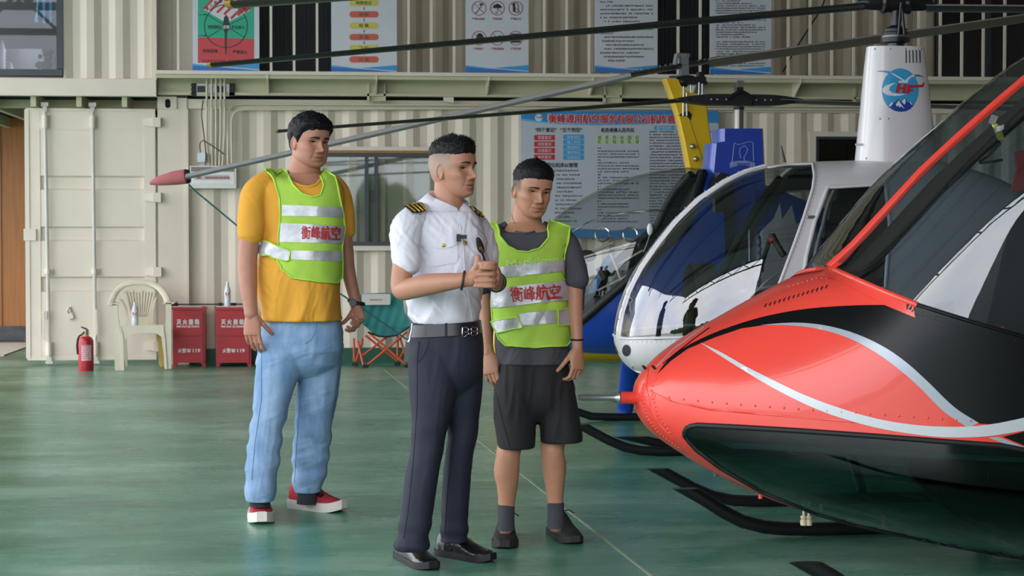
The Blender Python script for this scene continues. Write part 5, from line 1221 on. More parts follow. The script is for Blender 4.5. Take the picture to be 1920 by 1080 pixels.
MB().obox(hb, FB.ux*.075, FB.uy*.05, (0, 0, .035)).build('hub', bl, bh, 40); MB().obox(hb+Vector((0, 0, .07)), FB.ux*.022, FB.uy*.03, (0, 0, .045)).build('hub_post', steel_d, bh); MB().obox(FB.w(c.x+.0, -.02, zt_(158)), FB.ux*.022, FB.uy*.02, (0, 0, .022)).build('hub_cap', steel_l, bh)
MB().tube([FB.w(c.x-.1, -.05, zt_(188)), FB.w(c.x, -.05, zt_(172)), FB.w(c.x+.1, -.05, zt_(188))], .016, 8).build('hub_brace', bl, bh)
for s in (-1, 1):
    MB().loft([[hb+FB.ux*(s*x)+FB.uy*(a*.06)+Vector((0, 0, b*h_)) for a, b in ((-1, -1), (1, -1), (1, 1), (-1, 1))] for x, h_ in ((.08, .036), (.22, .034), (.3, .026), (.42, .008))]).build('blade_grip', bl, bh, 30)
    for k in (.1, .16, .2): MB().ball(hb+FB.ux*(s*k)+FB.uy*-.06, .008, 8, 5).build('grip_bolt', steel_l, bh)
blade('rotor_blade', hb+FB.ux*-.3, V(527, 246, 13.0), .16, .028, .022, blk_b, bh, .05); tp = V(527, 246, 13.0); d_ = (tp-hb).normalized(); blade('blade_tip', tp-d_*.006, tp+d_*.012, .166, .026, .026, mat('tip_orange', '#c98a52', .5), bh, .05, n=2)
blade('rotor_blade', hb+FB.ux*.3, V(2250, 215, 11.3), .16, .028, .022, blk_b, bh, .05)
# cockpit fittings
def bt(pts, r, m, nm): MB().tube([V(x, y, d) for x, y, d in pts], r, 8).build(nm, m, bh, 60)
bt([(1135, 522, 11.9), (1122, 502, 11.9)], .022, bl, 'control_grip'); bt([(1140, 530, 11.9), (1150, 580, 12)], .01, bl, 'control_stick')
for a in (((1150, 500, 12.1), (1205, 470, 12.1)), ((1120, 545, 12), (1180, 515, 12)), ((1145, 475, 12), (1172, 545, 12)), ((1095, 480, 12.1), (1150, 455, 12.1))): bt(a, .008, mat('frame_tube', '#b9b8b2', .35, .5), 'frame_tube')
rings = [[V(x+dx_, y+dy_, 12+dd) for dx_, dy_, dd in ((-8, -4, 0), (8, -8, 0), (8, -8, .2), (-8, -4, .2))] for x, y in ((1110, 555), (1125, 520), (1140, 490), (1150, 480))]
MB().loft(rings).build('seat_fabric', mat('seat_blue_stripe', '#4b74a8', .8, var=.5, scale=18, stretch=(6, 1, 1)), bh)
for x, y, r in ((1180, 495, .03), (1190, 510, .035), (1100, 480, .04)): MB().ball(V(x, y, 12.1), (r*1.6, r, r), 10, 6).build('instrument_pod', bl, bh)
MB().prism([V(1090, 590, 11.9), V(1260, 470, 11.9), V(1300, 640, 11.9), V(1090, 650, 11.9)], FV*.4).build('seat_shell', mat('cockpit_black', '#202226', .6), bh)
# landing gear
dleg = FB.l(FP(1172, 772, .06)); skid(FB, [(dleg.x-.5, dleg.y, .13), (dleg.x-.35, dleg.y, .07), (dleg.x-.2, dleg.y, .028), (dleg.x+1.6, dleg.y, .028)], .027, blackp, bh)
lb, lt = FB.l(V(1172, 772, 12.6)), FB.l(V(1182, 676, 12.4))
MB().loft([[FB.w(p.x+.06*r_*math.cos(t), p.y+.04*math.sin(t), z) for t in np.linspace(0, 2*math.pi, 16, False)] for p, z, r_ in ((FB.l(FP(1172, 774, .05)), .05, .85), (FB.l(FP(1172, 774, .05)), .09, 1), (FB.l(V(1186, 655, 12.5)), FB.l(V(1186, 655, 12.5)).z, 1.15))]).build('leg_fairing', blue_pt, bh, 60)
skid(FB, [(FB.lp(1120, 810).x, -.95, .07), (FB.lp(1150, 810).x, -.95, .028), (FB.lp(1150, 810).x+1.7, -.95, .028)], .027, blackp, bh); MB().tube([FB.w(.9, -.35, .48), FB.w(.95, -.8, .2), FB.w(.95, -.95, .06)], .04, 10).build('strut', blue_pt, bh); MB().tube([FB.w(1.7, -.35, .48), FB.w(1.75, -.8, .2), FB.w(1.75, -.95, .06)], .04, 10).build('strut', blue_pt, bh)

# ------------------------------------------------------------------ yellow gyroplane at the back
FG = Frame(920, 640, 14.5, 3.0)
gy = thing('yellow_gyroplane', 'yellow gyroplane at the back with a slanted yellow mast', 'gyroplane', loc=FG.o)
yel = mat('yellow_paint', '#e0b51c', .35, var=.03, coat=.3)
ysh = shell(FG, [(905, 632), (912, 612), (930, 600), (980, 590), (1080, 585), (1200, 590), (1320, 600)], [(905, 640), (912, 660), (940, 672), (1000, 678), (1150, 680), (1250, 679), (1320, 670)], [(905, .05), (920, .16), (960, .26), (1080, .33), (1320, .28)], [(905, 636), (1320, 640)], st=40, n=40, dens=1.4); ysh.build('body_pod', yel, gy, 60)
mast = [(52, 285), (145, 290), (160, 330), (185, 362), (240, 395), (380, 420), (385, 480), (400, 650), (420, 790), (412, 985), (400, 1250), (300, 1250), (240, 980), (195, 750), (150, 560), (100, 410)]
mm_ = MB().loft([[FG.w(FG.lp(*CQ2(*p)).x, yy, FG.lp(*CQ2(*p)).z)+((FG.ux*(.012 if p[0] < 260 else -.012)) if k in (0, 3) else Vector()) for p in mast] for k, yy in enumerate((-.07, -.05, .05, .07))]); mmb = bvh_of(mm_); mm_.build('mast', yel, gy, 50)
for x, y in ((283, 808), (308, 905)):
    p, n_ = hit(mmb, *CQ2(x, y), 14); MB().lathe([(.024, -.005), (.022, .012), (.012, .03), (.004, .036)], 14, p, n_).build('mast_fitting', steel_l, gy)
drape('mast_opening', [CQ2(*p) for p in ((165, 570), (215, 540), (250, 530), (280, 560), (270, 605), (240, 575))], mmb, 4, .002, seal_m, gy)
MB().tube(drape_line(mmb, [CQ2(*p) for p in ((250, 560), (300, 720), (385, 980))], .001, 8), .002, 5).build('mast_seam', seal_m, gy)
gp = lambda x, y, ly=0: FG.w(FG.lp(*CQ2(x, y), ly).x, ly, FG.lp(*CQ2(x, y), ly).z)
for x0_, y0_, x1_, y1_ in ((215, 340, 212, 570), (238, 390, 240, 570), (335, 310, 332, 410), (360, 320, 360, 410), (270, 330, 272, 390)): MB().tube([gp(x0_, y0_, -.1), gp(x1_, y1_, -.1)], .008, 8).build('push_rod', steel_l, gy)
gp_g = mat('head_grey', '#8d8e92', .4, .5, var=.06)
MB().lathe([(.02, 0), (.1, .003), (.1, .012), (.03, .016)], 20, gp(200, 272)).build('head_disc', steel_d, gy)
MB().obox(gp(280, 285), FG.ux*.1, FG.uy*.06, (0, 0, .016)).build('head_plate', steel_d, gy); MB().obox(gp(345, 265), FG.ux*.022, FG.uy*.05, (0, 0, .035)).build('head_bracket', steel_d, gy); MB().obox(gp(300, 315), FG.ux*.09, FG.uy*.05, (0, 0, .014)).build('torque_bar', steel_d, gy)
MB().ball(gp(205, 305), (.055, .06, .05), 12, 8).build('drive_gear', steel_d, gy)
MB().prism([gp(x, y, -.05) for x, y in ((165, 80), (245, 84), (255, 110), (258, 265), (180, 268), (198, 240), (205, 180), (200, 110), (175, 100), (168, 170), (150, 170))], FG.uy*.1).build('teeter_tower', gp_g, gy, 40)
MB().lathe([(.018, -.06), (.018, .06)], 12, gp(235, 105), FG.uy).build('teeter_bolt', steel_l, gy)
bg = mat('gyro_blade', '#aca8a8', .4, .1, var=.06, scale=1.5); bgr = mat('gyro_blade_brown', '#857771', .4, .1, var=.06)
hbp = gp(210, 185); tipp = V(352, 330, 14.7)
hl = gp(-60, 228); hr = gp(420, 150)
blade('hub_bar', gp(-260, 262), gp(480, 128), .1, .045, .045, steel_d, gy, .0)
blade('rotor_blade', gp(-200, 255), tipp, .2, .05, .045, bg, gy, .12); blade('rotor_blade', gp(410, 150), V(2290, -20, 14.2), .2, .07, .06, bgr, gy, .12)
for k in range(9): MB().ball(gp(-220+k*42, 228-k*7.5, -.05), .009, 8, 4).build('bar_bolt', steel_l, gy)
for k in range(7): MB().ball(gp(330+k*50, 140-k*9, -.05), .009, 8, 4).build('bar_bolt', steel_l, gy)
for x, s in ((.35, 0), (1.6, -.8), (1.6, .8)):
    MB().lathe([(.05, -.05), (.17, -.05), (.185, -.03), (.185, .03), (.17, .05), (.05, .05)], 24, FG.w(x, s, .186), FG.uy).build('wheel', blackp, gy); MB().tube([FG.w(x, s, .186), FG.w(x, s*.3, .46)], .03, 8).build('wheel_strut', yel, gy)
MB().loft([[FG.w(x, .15*math.cos(t)*k, .55+.12*math.sin(t)*k) for t in np.linspace(0, 2*math.pi, 12, False)] for x, k in ((1.5, 1), (2.4, .5), (3.6, .25))]).build('tail_boom', yel, gy)
# cover on the blade tip and its tie-down rope
sock = thing('blade_cover', 'faded red padded cover over the drooping blade tip, tied down with a rope', 'blade cover', loc=V(318, 336, 14.68))
pink = mat('faded_red_cloth', '#b8696c', .9, var=.1, scale=14, bump=.3, bscale=40)
MB().tube(curve_pts([V(281, 344, 14.72), V(290, 341, 14.72), V(315, 336, 14.71), V(340, 332, 14.7), V(350, 331, 14.7)], 3), [.012, .022, .03, .038, .042, .046, .049, .052, .055, .057, .058, .058, .058], 14, flat=1.0).build('cover_sleeve', pink, sock, 60)
MB().tube([V(348, 331, 14.7), V(356, 330, 14.7)], [.06, .05], 14).build('cover_cuff', blk, sock, 60)
tag(MB().tube([V(354, 346, 14.68), V(366, 358, 14.7), V(448, 426, 14.75), V(655, 562, 14.9), V(785, 652, 15.0), Vector((FP(865, 738).x, FP(865, 738).y, .01))], .007, 6).build('tie_rope', mat('blue_green_rope', '#2f6068', .8, var=.2, scale=40)), 'thin blue-green rope running down from the covered blade tip', 'rope')
# ================================================================== PEOPLE
def remesh(mb, voxel, smooth=4, factor=.5):
    me = bpy.data.meshes.new('tmp'); me.from_pydata([tuple(p) for p in mb.v], [], mb.f)
    bm = bmesh.new(); bm.from_mesh(me); bmesh.ops.recalc_face_normals(bm, faces=bm.faces); bm.to_mesh(me); bm.free()
    o = bpy.data.objects.new('tmp', me); COL.objects.link(o)
    m = o.modifiers.new('r', 'REMESH'); m.mode = 'VOXEL'; m.voxel_size = voxel
    if smooth: s = o.modifiers.new('s', 'SMOOTH'); s.iterations = smooth; s.factor = factor
    dg = bpy.context.evaluated_depsgraph_get(); r = bpy.data.meshes.new_from_object(o.evaluated_get(dg))
    bpy.data.objects.remove(o); bpy.data.meshes.remove(me)
    return r
def get_co(me): a = np.empty(len(me.vertices)*3, np.float32); me.vertices.foreach_get('co', a); return a.reshape(-1, 3)
def get_no(me): a = np.empty(len(me.vertices)*3, np.float32); me.vertices.foreach_get('normal', a); return a.reshape(-1, 3)
def set_co(me, a): me.vertices.foreach_set('co', np.ascontiguousarray(a, np.float32).ravel()); me.update()
def me_bvh(me): return BVHTree.FromPolygons([v.co for v in me.vertices], [tuple(p.vertices) for p in me.polygons])
def vnoise(co, scale, seed=0.0):
    """cheap smooth noise from summed sines"""
    x, y, z = (co*scale).T; r = np.zeros(len(co))
    rs = np.random.RandomState(int(seed*10)+1)
    for k in range(7):
        d = rs.normal(size=3); d /= np.linalg.norm(d); f = 1+k*.45; r += np.sin((x*d[0]+y*d[1]+z*d[2])*f+rs.rand()*6.28+1.3*np.sin((x*d[1]+y*d[2]+z*d[0])*f*.7))/(1+k*.3)
    return r/3.2
def pixels(co):
    q = co-np.array(CV); d = q@np.array(FV); return 960+FPX*(q@np.array(RV))/d, 540-FPX*(q@np.array(UV))/d
class Fig:
    def __init__(s, d): s.d = d
    def P(s, px, py, dd=0.0): return V(px, py, s.d+dd)
    def ring(s, py, xl, xr, b, dd=0.0, e=2.4, n=40, tilt=0.0, drop=0.0):
        """horizontal section: pixel edges, half depth b; tilt raises the right side (pixels)"""
        c = s.P((xl+xr)/2, py, dd); a = (xr-xl)/2*(s.d+dd)/FPX; out = []
        Fh = Vector((FV.x, FV.y, 0)).normalized()
        for k in range(n):
            t = 2*math.pi*k/n; cc, ss = math.cos(t), math.sin(t)
            u = math.copysign(abs(cc)**(2/e), cc); w = math.copysign(abs(ss)**(2/e), ss)
            out.append(c+RV*(a*u)+Fh*(b*w)+Vector((0, 0, (-tilt*u-drop*max(0, -w)**1.3)*(s.d+dd)/FPX)))
        return out
    def limb(s, mb, pts, n=30):
        """pts: (px, py, dd, radius in pixels)"""
        P = curve_pts([Vector((*s.P(p[0], p[1], p[2]), p[3]*(s.d+p[2])/FPX)) for p in pts], 5)
        mb.tube([Vector(p[:3]) for p in P], [p[3] for p in P], n, round_ends=True)
def loft_rings(mb, rings, sub=3):
    """smooth the stack of sections before skinning"""
    m = len(rings); n = len(rings[0]); out = []
    ts = [sum(((rings[i+1][0]+rings[i+1][n//2]-rings[i][0]-rings[i][n//2])/2).length for i in range(k)) for k in range(m)]
    R = np.array([[tuple(p) for p in r] for r in rings]); N_ = (m-1)*sub
    for j in range(N_+1):
        t = ts[-1]*j/N_; i = min(m-2, max(k for k in range(m) if ts[k] <= t+1e-9)); h = ts[i+1]-ts[i]; u = (t-ts[i])/h
        m0 = (R[i+1]-R[i-1])/(ts[i+1]-ts[i-1]) if i > 0 else (R[1]-R[0])/(ts[1]-ts[0]); m1 = (R[i+2]-R[i])/(ts[i+2]-ts[i]) if i < m-2 else (R[-1]-R[-2])/(ts[-1]-ts[-2])
        p = (2*u**3-3*u*u+1)*R[i]+(u**3-2*u*u+u)*h*m0+(-2*u**3+3*u*u)*R[i+1]+(u**3-u*u)*h*m1
        out.append([Vector(q) for q in p])
    mb.loft(out)
# ---------------- head (centimetres: x to the person's right, y forward, z up, eyes at z = 0)
HZ = [-11.5, -11, -10.2, -9, -7, -5, -3, -1, 0, 2, 4, 6, 8, 10, 11.3, 12]
HF = [4.4, 6.3, 7.6, 8.1, 8.2, 8.35, 8.3, 8.15, 8.3, 9.1, 9.3, 9.0, 7.9, 5.6, 3.0, .3]
HB = [1.0, -.2, -1.6, -3.6, -6.2, -7.6, -8.8, -9.5, -9.8, -10.2, -10.3, -9.7, -8.4, -6.0, -3.4, -.3]
HW = [1.6, 2.9, 4.0, 5.0, 5.9, 6.4, 6.8, 7.15, 7.3, 7.5, 7.6, 7.3, 6.3, 4.4, 2.5, .2]
def head_grid(jaw=0.0, cheek=0.0, nose=1.0, nu=112, nv=96):
    V_ = []; g = lambda x, m, s: np.exp(-((x-m)/s)**2)
    u = np.linspace(0, 2*np.pi, nu, endpoint=False)
    for j in range(nv+1):
        t = j/nv; z = -11.5+23.5*(.5-.5*math.cos(math.pi*(.06+.88*t)))/(.5-.5*math.cos(math.pi*.94)+0) if False else -11.5+23.5*(t+.035*math.sin(2*math.pi*t)*-1)
        f, b, w = smooth_interp(z, HZ, HF), smooth_interp(z, HZ, HB), smooth_interp(z, HZ, HW)
        w += jaw*math.exp(-((z+7.5)/3.5)**2)
        e = 2.35 if z < 3 else 2.2
        x = w*np.sign(np.sin(u))*np.abs(np.sin(u))**(2/e); c = np.cos(u)
        c0 = (f+b)/2; c0 = min(max(c0, -.5), 1.5); ce = np.sign(c)*np.abs(c)**(2/e); y = np.where(c > 0, c0+(f-c0)*ce, c0+(c0-b)*ce)
        fr = np.clip((c+.1)/.5, 0, 1); ax = np.abs(x)
        # features
        if z > -5: A = np.interp(z, [-4.9, -4.5, -3.7, -3.0, -1.5, .3, 1.3, 2.0], [0, 1.5, 3.1, 2.9, 2.0, .95, .35, 0])*nose; wn = np.interp(z, [-4.5, -3.6, -2, .5], [1.2, 1.05, .7, .7]); y = y+fr*A*np.exp(-(ax/wn)**2)
        y = y+fr*1.0*nose*g(ax, 1.45, .62)*g(z, -3.85, .62)
        y = y-fr*1.5*g(ax, 3.1, 1.5)*g(z, -.1, 1.0)-fr*.25*g(ax, 3.3, 1.6)*g(z, -1.7, .7)
        y = y+fr*.6*g(ax, 3.4, 2.2)*g(z, 1.75, .7)
        y = y+fr*(.5+cheek)*g(ax, 4.7, 1.6)*g(z, -2.6, 1.5); x = x+np.sign(x)*fr*(.2+cheek)*g(ax, 5.5, 2)*g(z, -2.6, 1.6)
        y = y+fr*(1.0*g(z, -6.2, .55)*g(ax, 0, 2.0)+1.05*g(z, -7.5, .6)*g(ax, 0, 1.7)-.95*g(z, -6.85, .26)*g(ax, 0, 2.5)-.5*g(z, -8.6, .5)*g(ax, 0, 2.0)+.7*g(z, -10.0, .9)*g(ax, 0, 1.8))
        y = y-fr*.45*g(ax, 2.6+(-4.5-z)*.3, .38)*np.clip((z+8.5)/1.5, 0, 1)*np.clip((-3.2-z)/1.0, 0, 1)*(.5+2*cheek)
        V_.append(np.stack([x, y, np.full(nu, z)], 1))
    V_ = np.array(V_); F_ = []
    for j in range(nv):
        for i in range(nu):
            k = (i+1) % nu; F_.append((j*nu+i, j*nu+k, (j+1)*nu+k, (j+1)*nu+i))
    F_.append(tuple(range(nu))[::-1]); F_.append(tuple(nv*nu+i for i in range(nu)))
    return V_.reshape(-1, 3), F_, nu, nv
def head_matrix(pos, yaw, pitch, roll, s):
    """yaw: turned to the picture's right; pitch > 0 looks down; roll > 0 tips the crown to the picture's left"""
    Fh = Vector((FV.x, FV.y, 0)).normalized(); y = -Fh*math.cos(yaw)+RV*math.sin(yaw); z = Vector((0, 0, 1)); x = y.cross(z)
    M = Matrix((x, y, z)).transposed()
    M = M @ Matrix.Rotation(-pitch, 3, 'X') @ Matrix.Rotation(roll, 3, 'Y')
    return Matrix.Translation(pos) @ (M*(.01*s)).to_4x4()
def tr(M, pts): A = np.array(M); p = np.asarray(pts, float); return p@A[:3, :3].T+A[:3, 3]
def skin_mat(name, tone):
    if name in MATS: return MATS[name]
    m = bpy.data.materials.new(name); m.use_nodes = True; t = m.node_tree; p = t.nodes['Principled BSDF']
    a = N(t, 'ShaderNodeAttribute'); a.attribute_name = 'skin'
    tc = N(t, 'ShaderNodeTexCoord'); nz = N(t, 'ShaderNodeTexNoise', i_Scale=28.0, i_Detail=4.0); t.links.new(tc.outputs['Object'], nz.inputs['Vector'])
    mr = N(t, 'ShaderNodeMapRange', i_To_Min=.88, i_To_Max=1.1); t.links.new(nz.outputs['Fac'], mr.inputs['Value'])
    mx = N(t, 'ShaderNodeMix'); mx.data_type = 'RGBA'; mx.blend_type = 'MULTIPLY'; mx.inputs[0].default_value = 1
    t.links.new(a.outputs['Color'], mx.inputs[6]); t.links.new(mr.outputs[0], mx.inputs[7]); t.links.new(mx.outputs[2], p.inputs['Base Color'])
    p.inputs['Roughness'].default_value = .48; p.inputs['Specular IOR Level'].default_value = .4
    p.inputs['Subsurface Weight'].default_value = .08; p.inputs['Subsurface Radius'].default_value = (.008, .003, .0015); p.inputs['Subsurface Scale'].default_value = 1.0
    b = N(t, 'ShaderNodeBump', i_Strength=.12, i_Distance=.002); n2 = N(t, 'ShaderNodeTexNoise', i_Scale=180.0); t.links.new(tc.outputs['Object'], n2.inputs['Vector']); t.links.new(n2.outputs['Fac'], b.inputs['Height']); t.links.new(b.outputs[0], p.inputs['Normal'])
    MATS[name] = m; return m
def finger(mb, base, d, n, lens, curls, r0, r1):
    """base point, direction, palm normal; each joint bends towards the palm"""
    pts = [Vector(base)]; d = Vector(d).normalized(); n = Vector(n).normalized(); ax = d.cross(n).normalized()
    for l, c in zip(lens, curls):
        d = Matrix.Rotation(math.radians(c), 3, ax) @ d; pts.append(pts[-1]+d*l)
    rs = [r0+(r1-r0)*i/(len(pts)-1) for i in range(len(pts))]
    q = []; qr = []
    for i in range(len(pts)-1):
        q += [pts[i], pts[i]+(pts[i+1]-pts[i])*.5]; qr += [rs[i], (rs[i]+rs[i+1])/2*.95]
    q.append(pts[-1]); qr.append(rs[-1]); mb.tube(q, qr, 14, round_ends=True)
def hand(mb, wrist, d, n, thumb, curls=(18, 25, 18), s=1.0, tcurl=(10, 20, 15), spread=4, tout=.75):
    wrist, d = Vector(wrist), Vector(d).normalized(); n = Vector(n); n = (n-d*n.dot(d)).normalized(); t = d.cross(n).normalized()
    if t.dot(Vector(thumb)) < 0: t = -t
    rings = []
    for x, w, h, o in ((-.03, .026, .021, 0), (.0, .027, .020, 0), (.03, .036, .019, .002), (.06, .042, .017, .002), (.088, .043, .014, 0), (.1, .039, .011, 0)):
        rings.append([wrist+d*(x*s)+t*((o+w*math.cos(a))*s)+n*(h*math.sin(a)*s) for a in np.linspace(0, 2*math.pi, 16, False)])
    mb.loft(rings)
    for k, (lat, ls, r) in enumerate(((.030, (.044, .027, .021), .0098), (.0105, (.049, .031, .022), .0100), (-.0105, (.045, .029, .021), .0096), (-.030, (.035, .021, .019), .0086))):
        dd = (d+t*(math.tan(math.radians(spread*(1.5-k))))).normalized()
        finger(mb, wrist+d*((.092-(.008 if k == 3 else 0))*s)+t*(lat*s), dd, n, [l*s for l in ls], [c*(1+.12*k) for c in curls], r*s, r*.8*s)
    finger(mb, wrist+d*(.022*s)+t*(.026*s)+n*(.006*s), d*.75+t*tout+n*.25, n-t*.4, [.046*s, .034*s, .027*s], tcurl, .0125*s, .0092*s)
    mb.ball(wrist+d*(.04*s)+t*(.026*s)+n*(.008*s), .019*s, 10, 6)

def shoe_mesh(heel, toe, w, h, ankle_up=.1):
    """rings from heel to toe along the floor; returns (upper, sole) builders"""
    heel, toe = Vector(heel), Vector(toe); heel.z = toe.z = 0; d = (toe-heel); L = d.length; d.normalize(); s = Vector((-d.y, d.x, 0))
    up, so = MB(), MB(); R1, R2 = [], []
    for i in range(15):
        u = i/14; ww = w*(.62+.1*u if u < .15 else smooth_interp(u, [.15, .35, .55, .75, .9, 1.0], [.68, .72, .85, .97, .8, .35])) if u > 0 else w*.42
        top = h*smooth_interp(u, [0, .12, .3, .45, .6, .8, .93, 1.0], [.82, 1.0, 1.05, .92, .68, .5, .42, .24]); base = .018+(.012*((u-.75)/.25)**2 if u > .75 else 0)
        p = heel+d*(L*u)
        R1.append([p+s*(ww*math.cos(a))+Vector((0, 0, base+(top-base)*max(0, math.sin(a))**.75 if math.sin(a) > 0 else base*.9)) for a in np.linspace(0, 2*math.pi, 20, False)])
        sb = .0+(.012*((u-.75)/.25)**2 if u > .75 else 0)
        R2.append([p+s*(ww*1.07*c_)+d*(.004 if u > .9 else -.004 if u < .1 else 0)+Vector((0, 0, z_)) for c_, z_ in ((-1, sb), (-1.02, sb+.012), (-1, sb+.026), (-.6, sb+.028), (.6, sb+.028), (1, sb+.026), (1.02, sb+.012), (1, sb))])
    up.loft(R1); so.loft(R2); return up, so, heel, d, s, L
def person(label, loc, name='person'): return thing(name, label, 'person', loc=loc)
def fold(me, f): co = get_co(me); no = get_no(me).copy(); no[:, 2] *= .15; set_co(me, co+no*f(co)[:, None]); return me
def creases(px, py, seed, w=16.0, l=70.0, ang=0.0):
    """sharp-crested cloth folds about w pixels apart running along `ang` (0 = upright)"""
    c, s = math.cos(ang), math.sin(ang); u = (px*c+py*s)/w; v = (-px*s+py*c)/l
    q = np.stack([u*2.2, v*2.2, u*0+seed], 1); n = vnoise(q, 1.0, seed); m = vnoise(q*.6, 1.0, seed+3.3)
    return (1-2.2*np.abs(n))*np.clip(.4+m, 0, 1)
def open_neck(me, poly):
    """take the cloth away inside a neckline"""
    bm = bmesh.new(); bm.from_mesh(me); kill = []
    for f in bm.faces:
        c = f.calc_center_median(); x, y, _ = PIX(c)
        if in_poly(x, y, poly) and (f.normal.dot(FV) < .1 or f.normal.z > .3): kill.append(f)
    bmesh.ops.delete(bm, geom=kill, context='FACES'); bm.to_mesh(me); bm.free(); me.update()
FH = Vector((FV.x, FV.y, 0)).normalized()

def finish_body(P, mb, M, tone, lips, extra=None, voxel=.0029):
    me = remesh(mb, voxel, 2, .4); co = get_co(me); Mi = np.array(M.inverted()); h = co@Mi[:3, :3].T+Mi[:3, 3]; x, y, z = h.T; ax = np.abs(x)
    col = np.tile(np.array(lin(tone)[:3]), (len(co), 1)); g = lambda v, m, s: np.exp(-((v-m)/s)**2)
    inh = ((y > 3) & (z > -12) & (z < 6)).astype(float)
    lp = inh*(y > 6)*np.clip((g(z, -6.3, .42)+g(z, -7.4, .5))*g(ax, 0, 2.2)*1.2, 0, 1)
    col = col*(1-lp[:, None]*.75)+np.array(lin(lips)[:3])*lp[:, None]*.75
    ck = inh*.35*g(ax, 4.2, 1.8)*g(z, -3.0, 1.8)+inh*.4*g(ax, 0, 1.5)*g(z, -3.6, 1.2)
    col = col*(1-ck[:, None]*np.array([-.06, .16, .14]))
    ml = inh*(y > 6)*g(z, -6.87, .13)*g(ax, 0, 2.0); col = col*(1-.75*np.clip(ml, 0, 1)[:, None])  # shade between the lips, put into the skin colour
    nh = inh*(y > 7)*g(ax, .75, .35)*g(z, -4.45, .28); col = col*(1-.8*np.clip(nh, 0, 1)[:, None])  # nostril shade, put into the skin colour
    if extra is not None: col = extra(col, x, y, z)
    at = me.color_attributes.new('skin', 'FLOAT_COLOR', 'POINT'); at.data.foreach_set('color', np.concatenate([np.clip(col, 0, 1), np.ones((len(co), 1))], 1).astype(np.float32).ravel())
    o = link_me('body', me, skin_mat('skin', tone), P, 180); return o, me
def add_face(P, M, hv, hf, brow_m, open_=.42, brow_w=.30, brow_z=1.75, browtilt=.1, gaze=0.0):
    b = BVHTree.FromPolygons([Vector(v) for v in hv], hf)
    def on(x, z, off):
        h = b.ray_cast(Vector((x, 20, z)), Vector((0, -1, 0))); y = h[0].y if h[0] is not None else 8
        return Vector((x, y+off, z))
    for s in (-1, 1):
        cx = 3.15*s; n = 14; up = []; lo = []
        for i in range(n+1):
            t = i/n*2-1; xx = cx+t*1.5; zz = .10*(t*s)*1.0
            up.append((xx, zz+open_*(1-t*t)**.7)); lo.append((xx, zz-open_*.62*(1-t*t)**.8))
        rows = []
        for k in range(5):
            u = k/4; rows.append([on(a[0], a[1]*u+c[1]*(1-u), .07+.22*math.sin(math.pi*u)*(1-((i/n)*2-1)**2)) for i, (a, c) in enumerate(zip(up, lo))])
        mb = MB().loft(rows, False, False); mb.v = [tuple(M @ Vector(v)) for v in mb.v]
        e = mb.build('eye', mat('eye_white', '#a99a92', .25, var=.04), P, 180)
        gx = cx+gaze; V_ = []
        for i in range(16):
            a = 2*math.pi*i/16; xx = gx+.62*math.cos(a); zz = .62*math.sin(a); t = max(-.98, min(.98, (xx-cx)/1.5)); zz = min(zz+.05, .98*open_*(1-t*t)**.7); zz = max(zz, -.6*open_*(1-t*t)**.8); V_.append(on(xx, zz, .34))
        link_mesh('iris', [M @ v for v in V_], [tuple(range(16))], mat('iris_dark', '#1c120e', .15), e, 0)
        L = [on(x, z+.06, .12) for x, z in up]; MB().tube([M @ p for p in L], [.0011]*len(L), 6).build('eyelid', mat('lash_dark', '#2a1a15', .6), P, 60)
        rows = []
        for i in range(11):
            t = i/10; xx = (1.25+3.9*t)*s; zc = brow_z+browtilt*3*t-.55*max(0, t-.6)*2.0; ww = brow_w*(1.1-.75*t*t)
            rows.append([on(xx, zc-ww, .02), on(xx, zc, .2), on(xx, zc+ww, .02), on(xx, zc, -.15)])
        mb = MB().loft(rows); mb.v = [tuple(M @ Vector(v)) for v in mb.v]; mb.build('eyebrow', brow_m, P, 60)
def add_ears(mb, M, z0=-.6, s=1.0, out=1.0):
    for sd in (-1, 1):
        B = MB()
        # rim
        rim = []
        for i in range(15):
            t = -1.9+i/14*4.5; rim.append(Vector((sd*(7.5+.95*out*max(.1, math.sin(max(0, min(math.pi, (t+1.9)/4.5*math.pi)))))*1.0, -.9-1.55*math.cos(t-.25)*.0-1.35*math.sin(.5+t*.62), z0+2.9*math.sin(t*.75)*s)))
        pts = []
        for i in range(18):
            a = math.radians(-70+i/17*265); pts.append(Vector((sd*(7.25+.9*out*(.35+.65*math.sin(math.radians(i/17*180)))), -.8-1.55*math.sin(a)*(1 if math.sin(a) > 0 else .7), z0-.1+(2.9*s)*-math.cos(a))))
        B.tube(pts, .38, 8, round_ends=True)
        B.ball((sd*7.35, -.9, z0+.0), (.55, 1.45, 2.75*s), 14, 10); B.ball((sd*7.5, -.25, z0-2.4*s), (.42, .65, .75), 10, 6); B.ball((sd*7.45, .35, z0-.5), (.45, .35, .6), 8, 6)
        mb.add(tr(M, B.v), B.f)
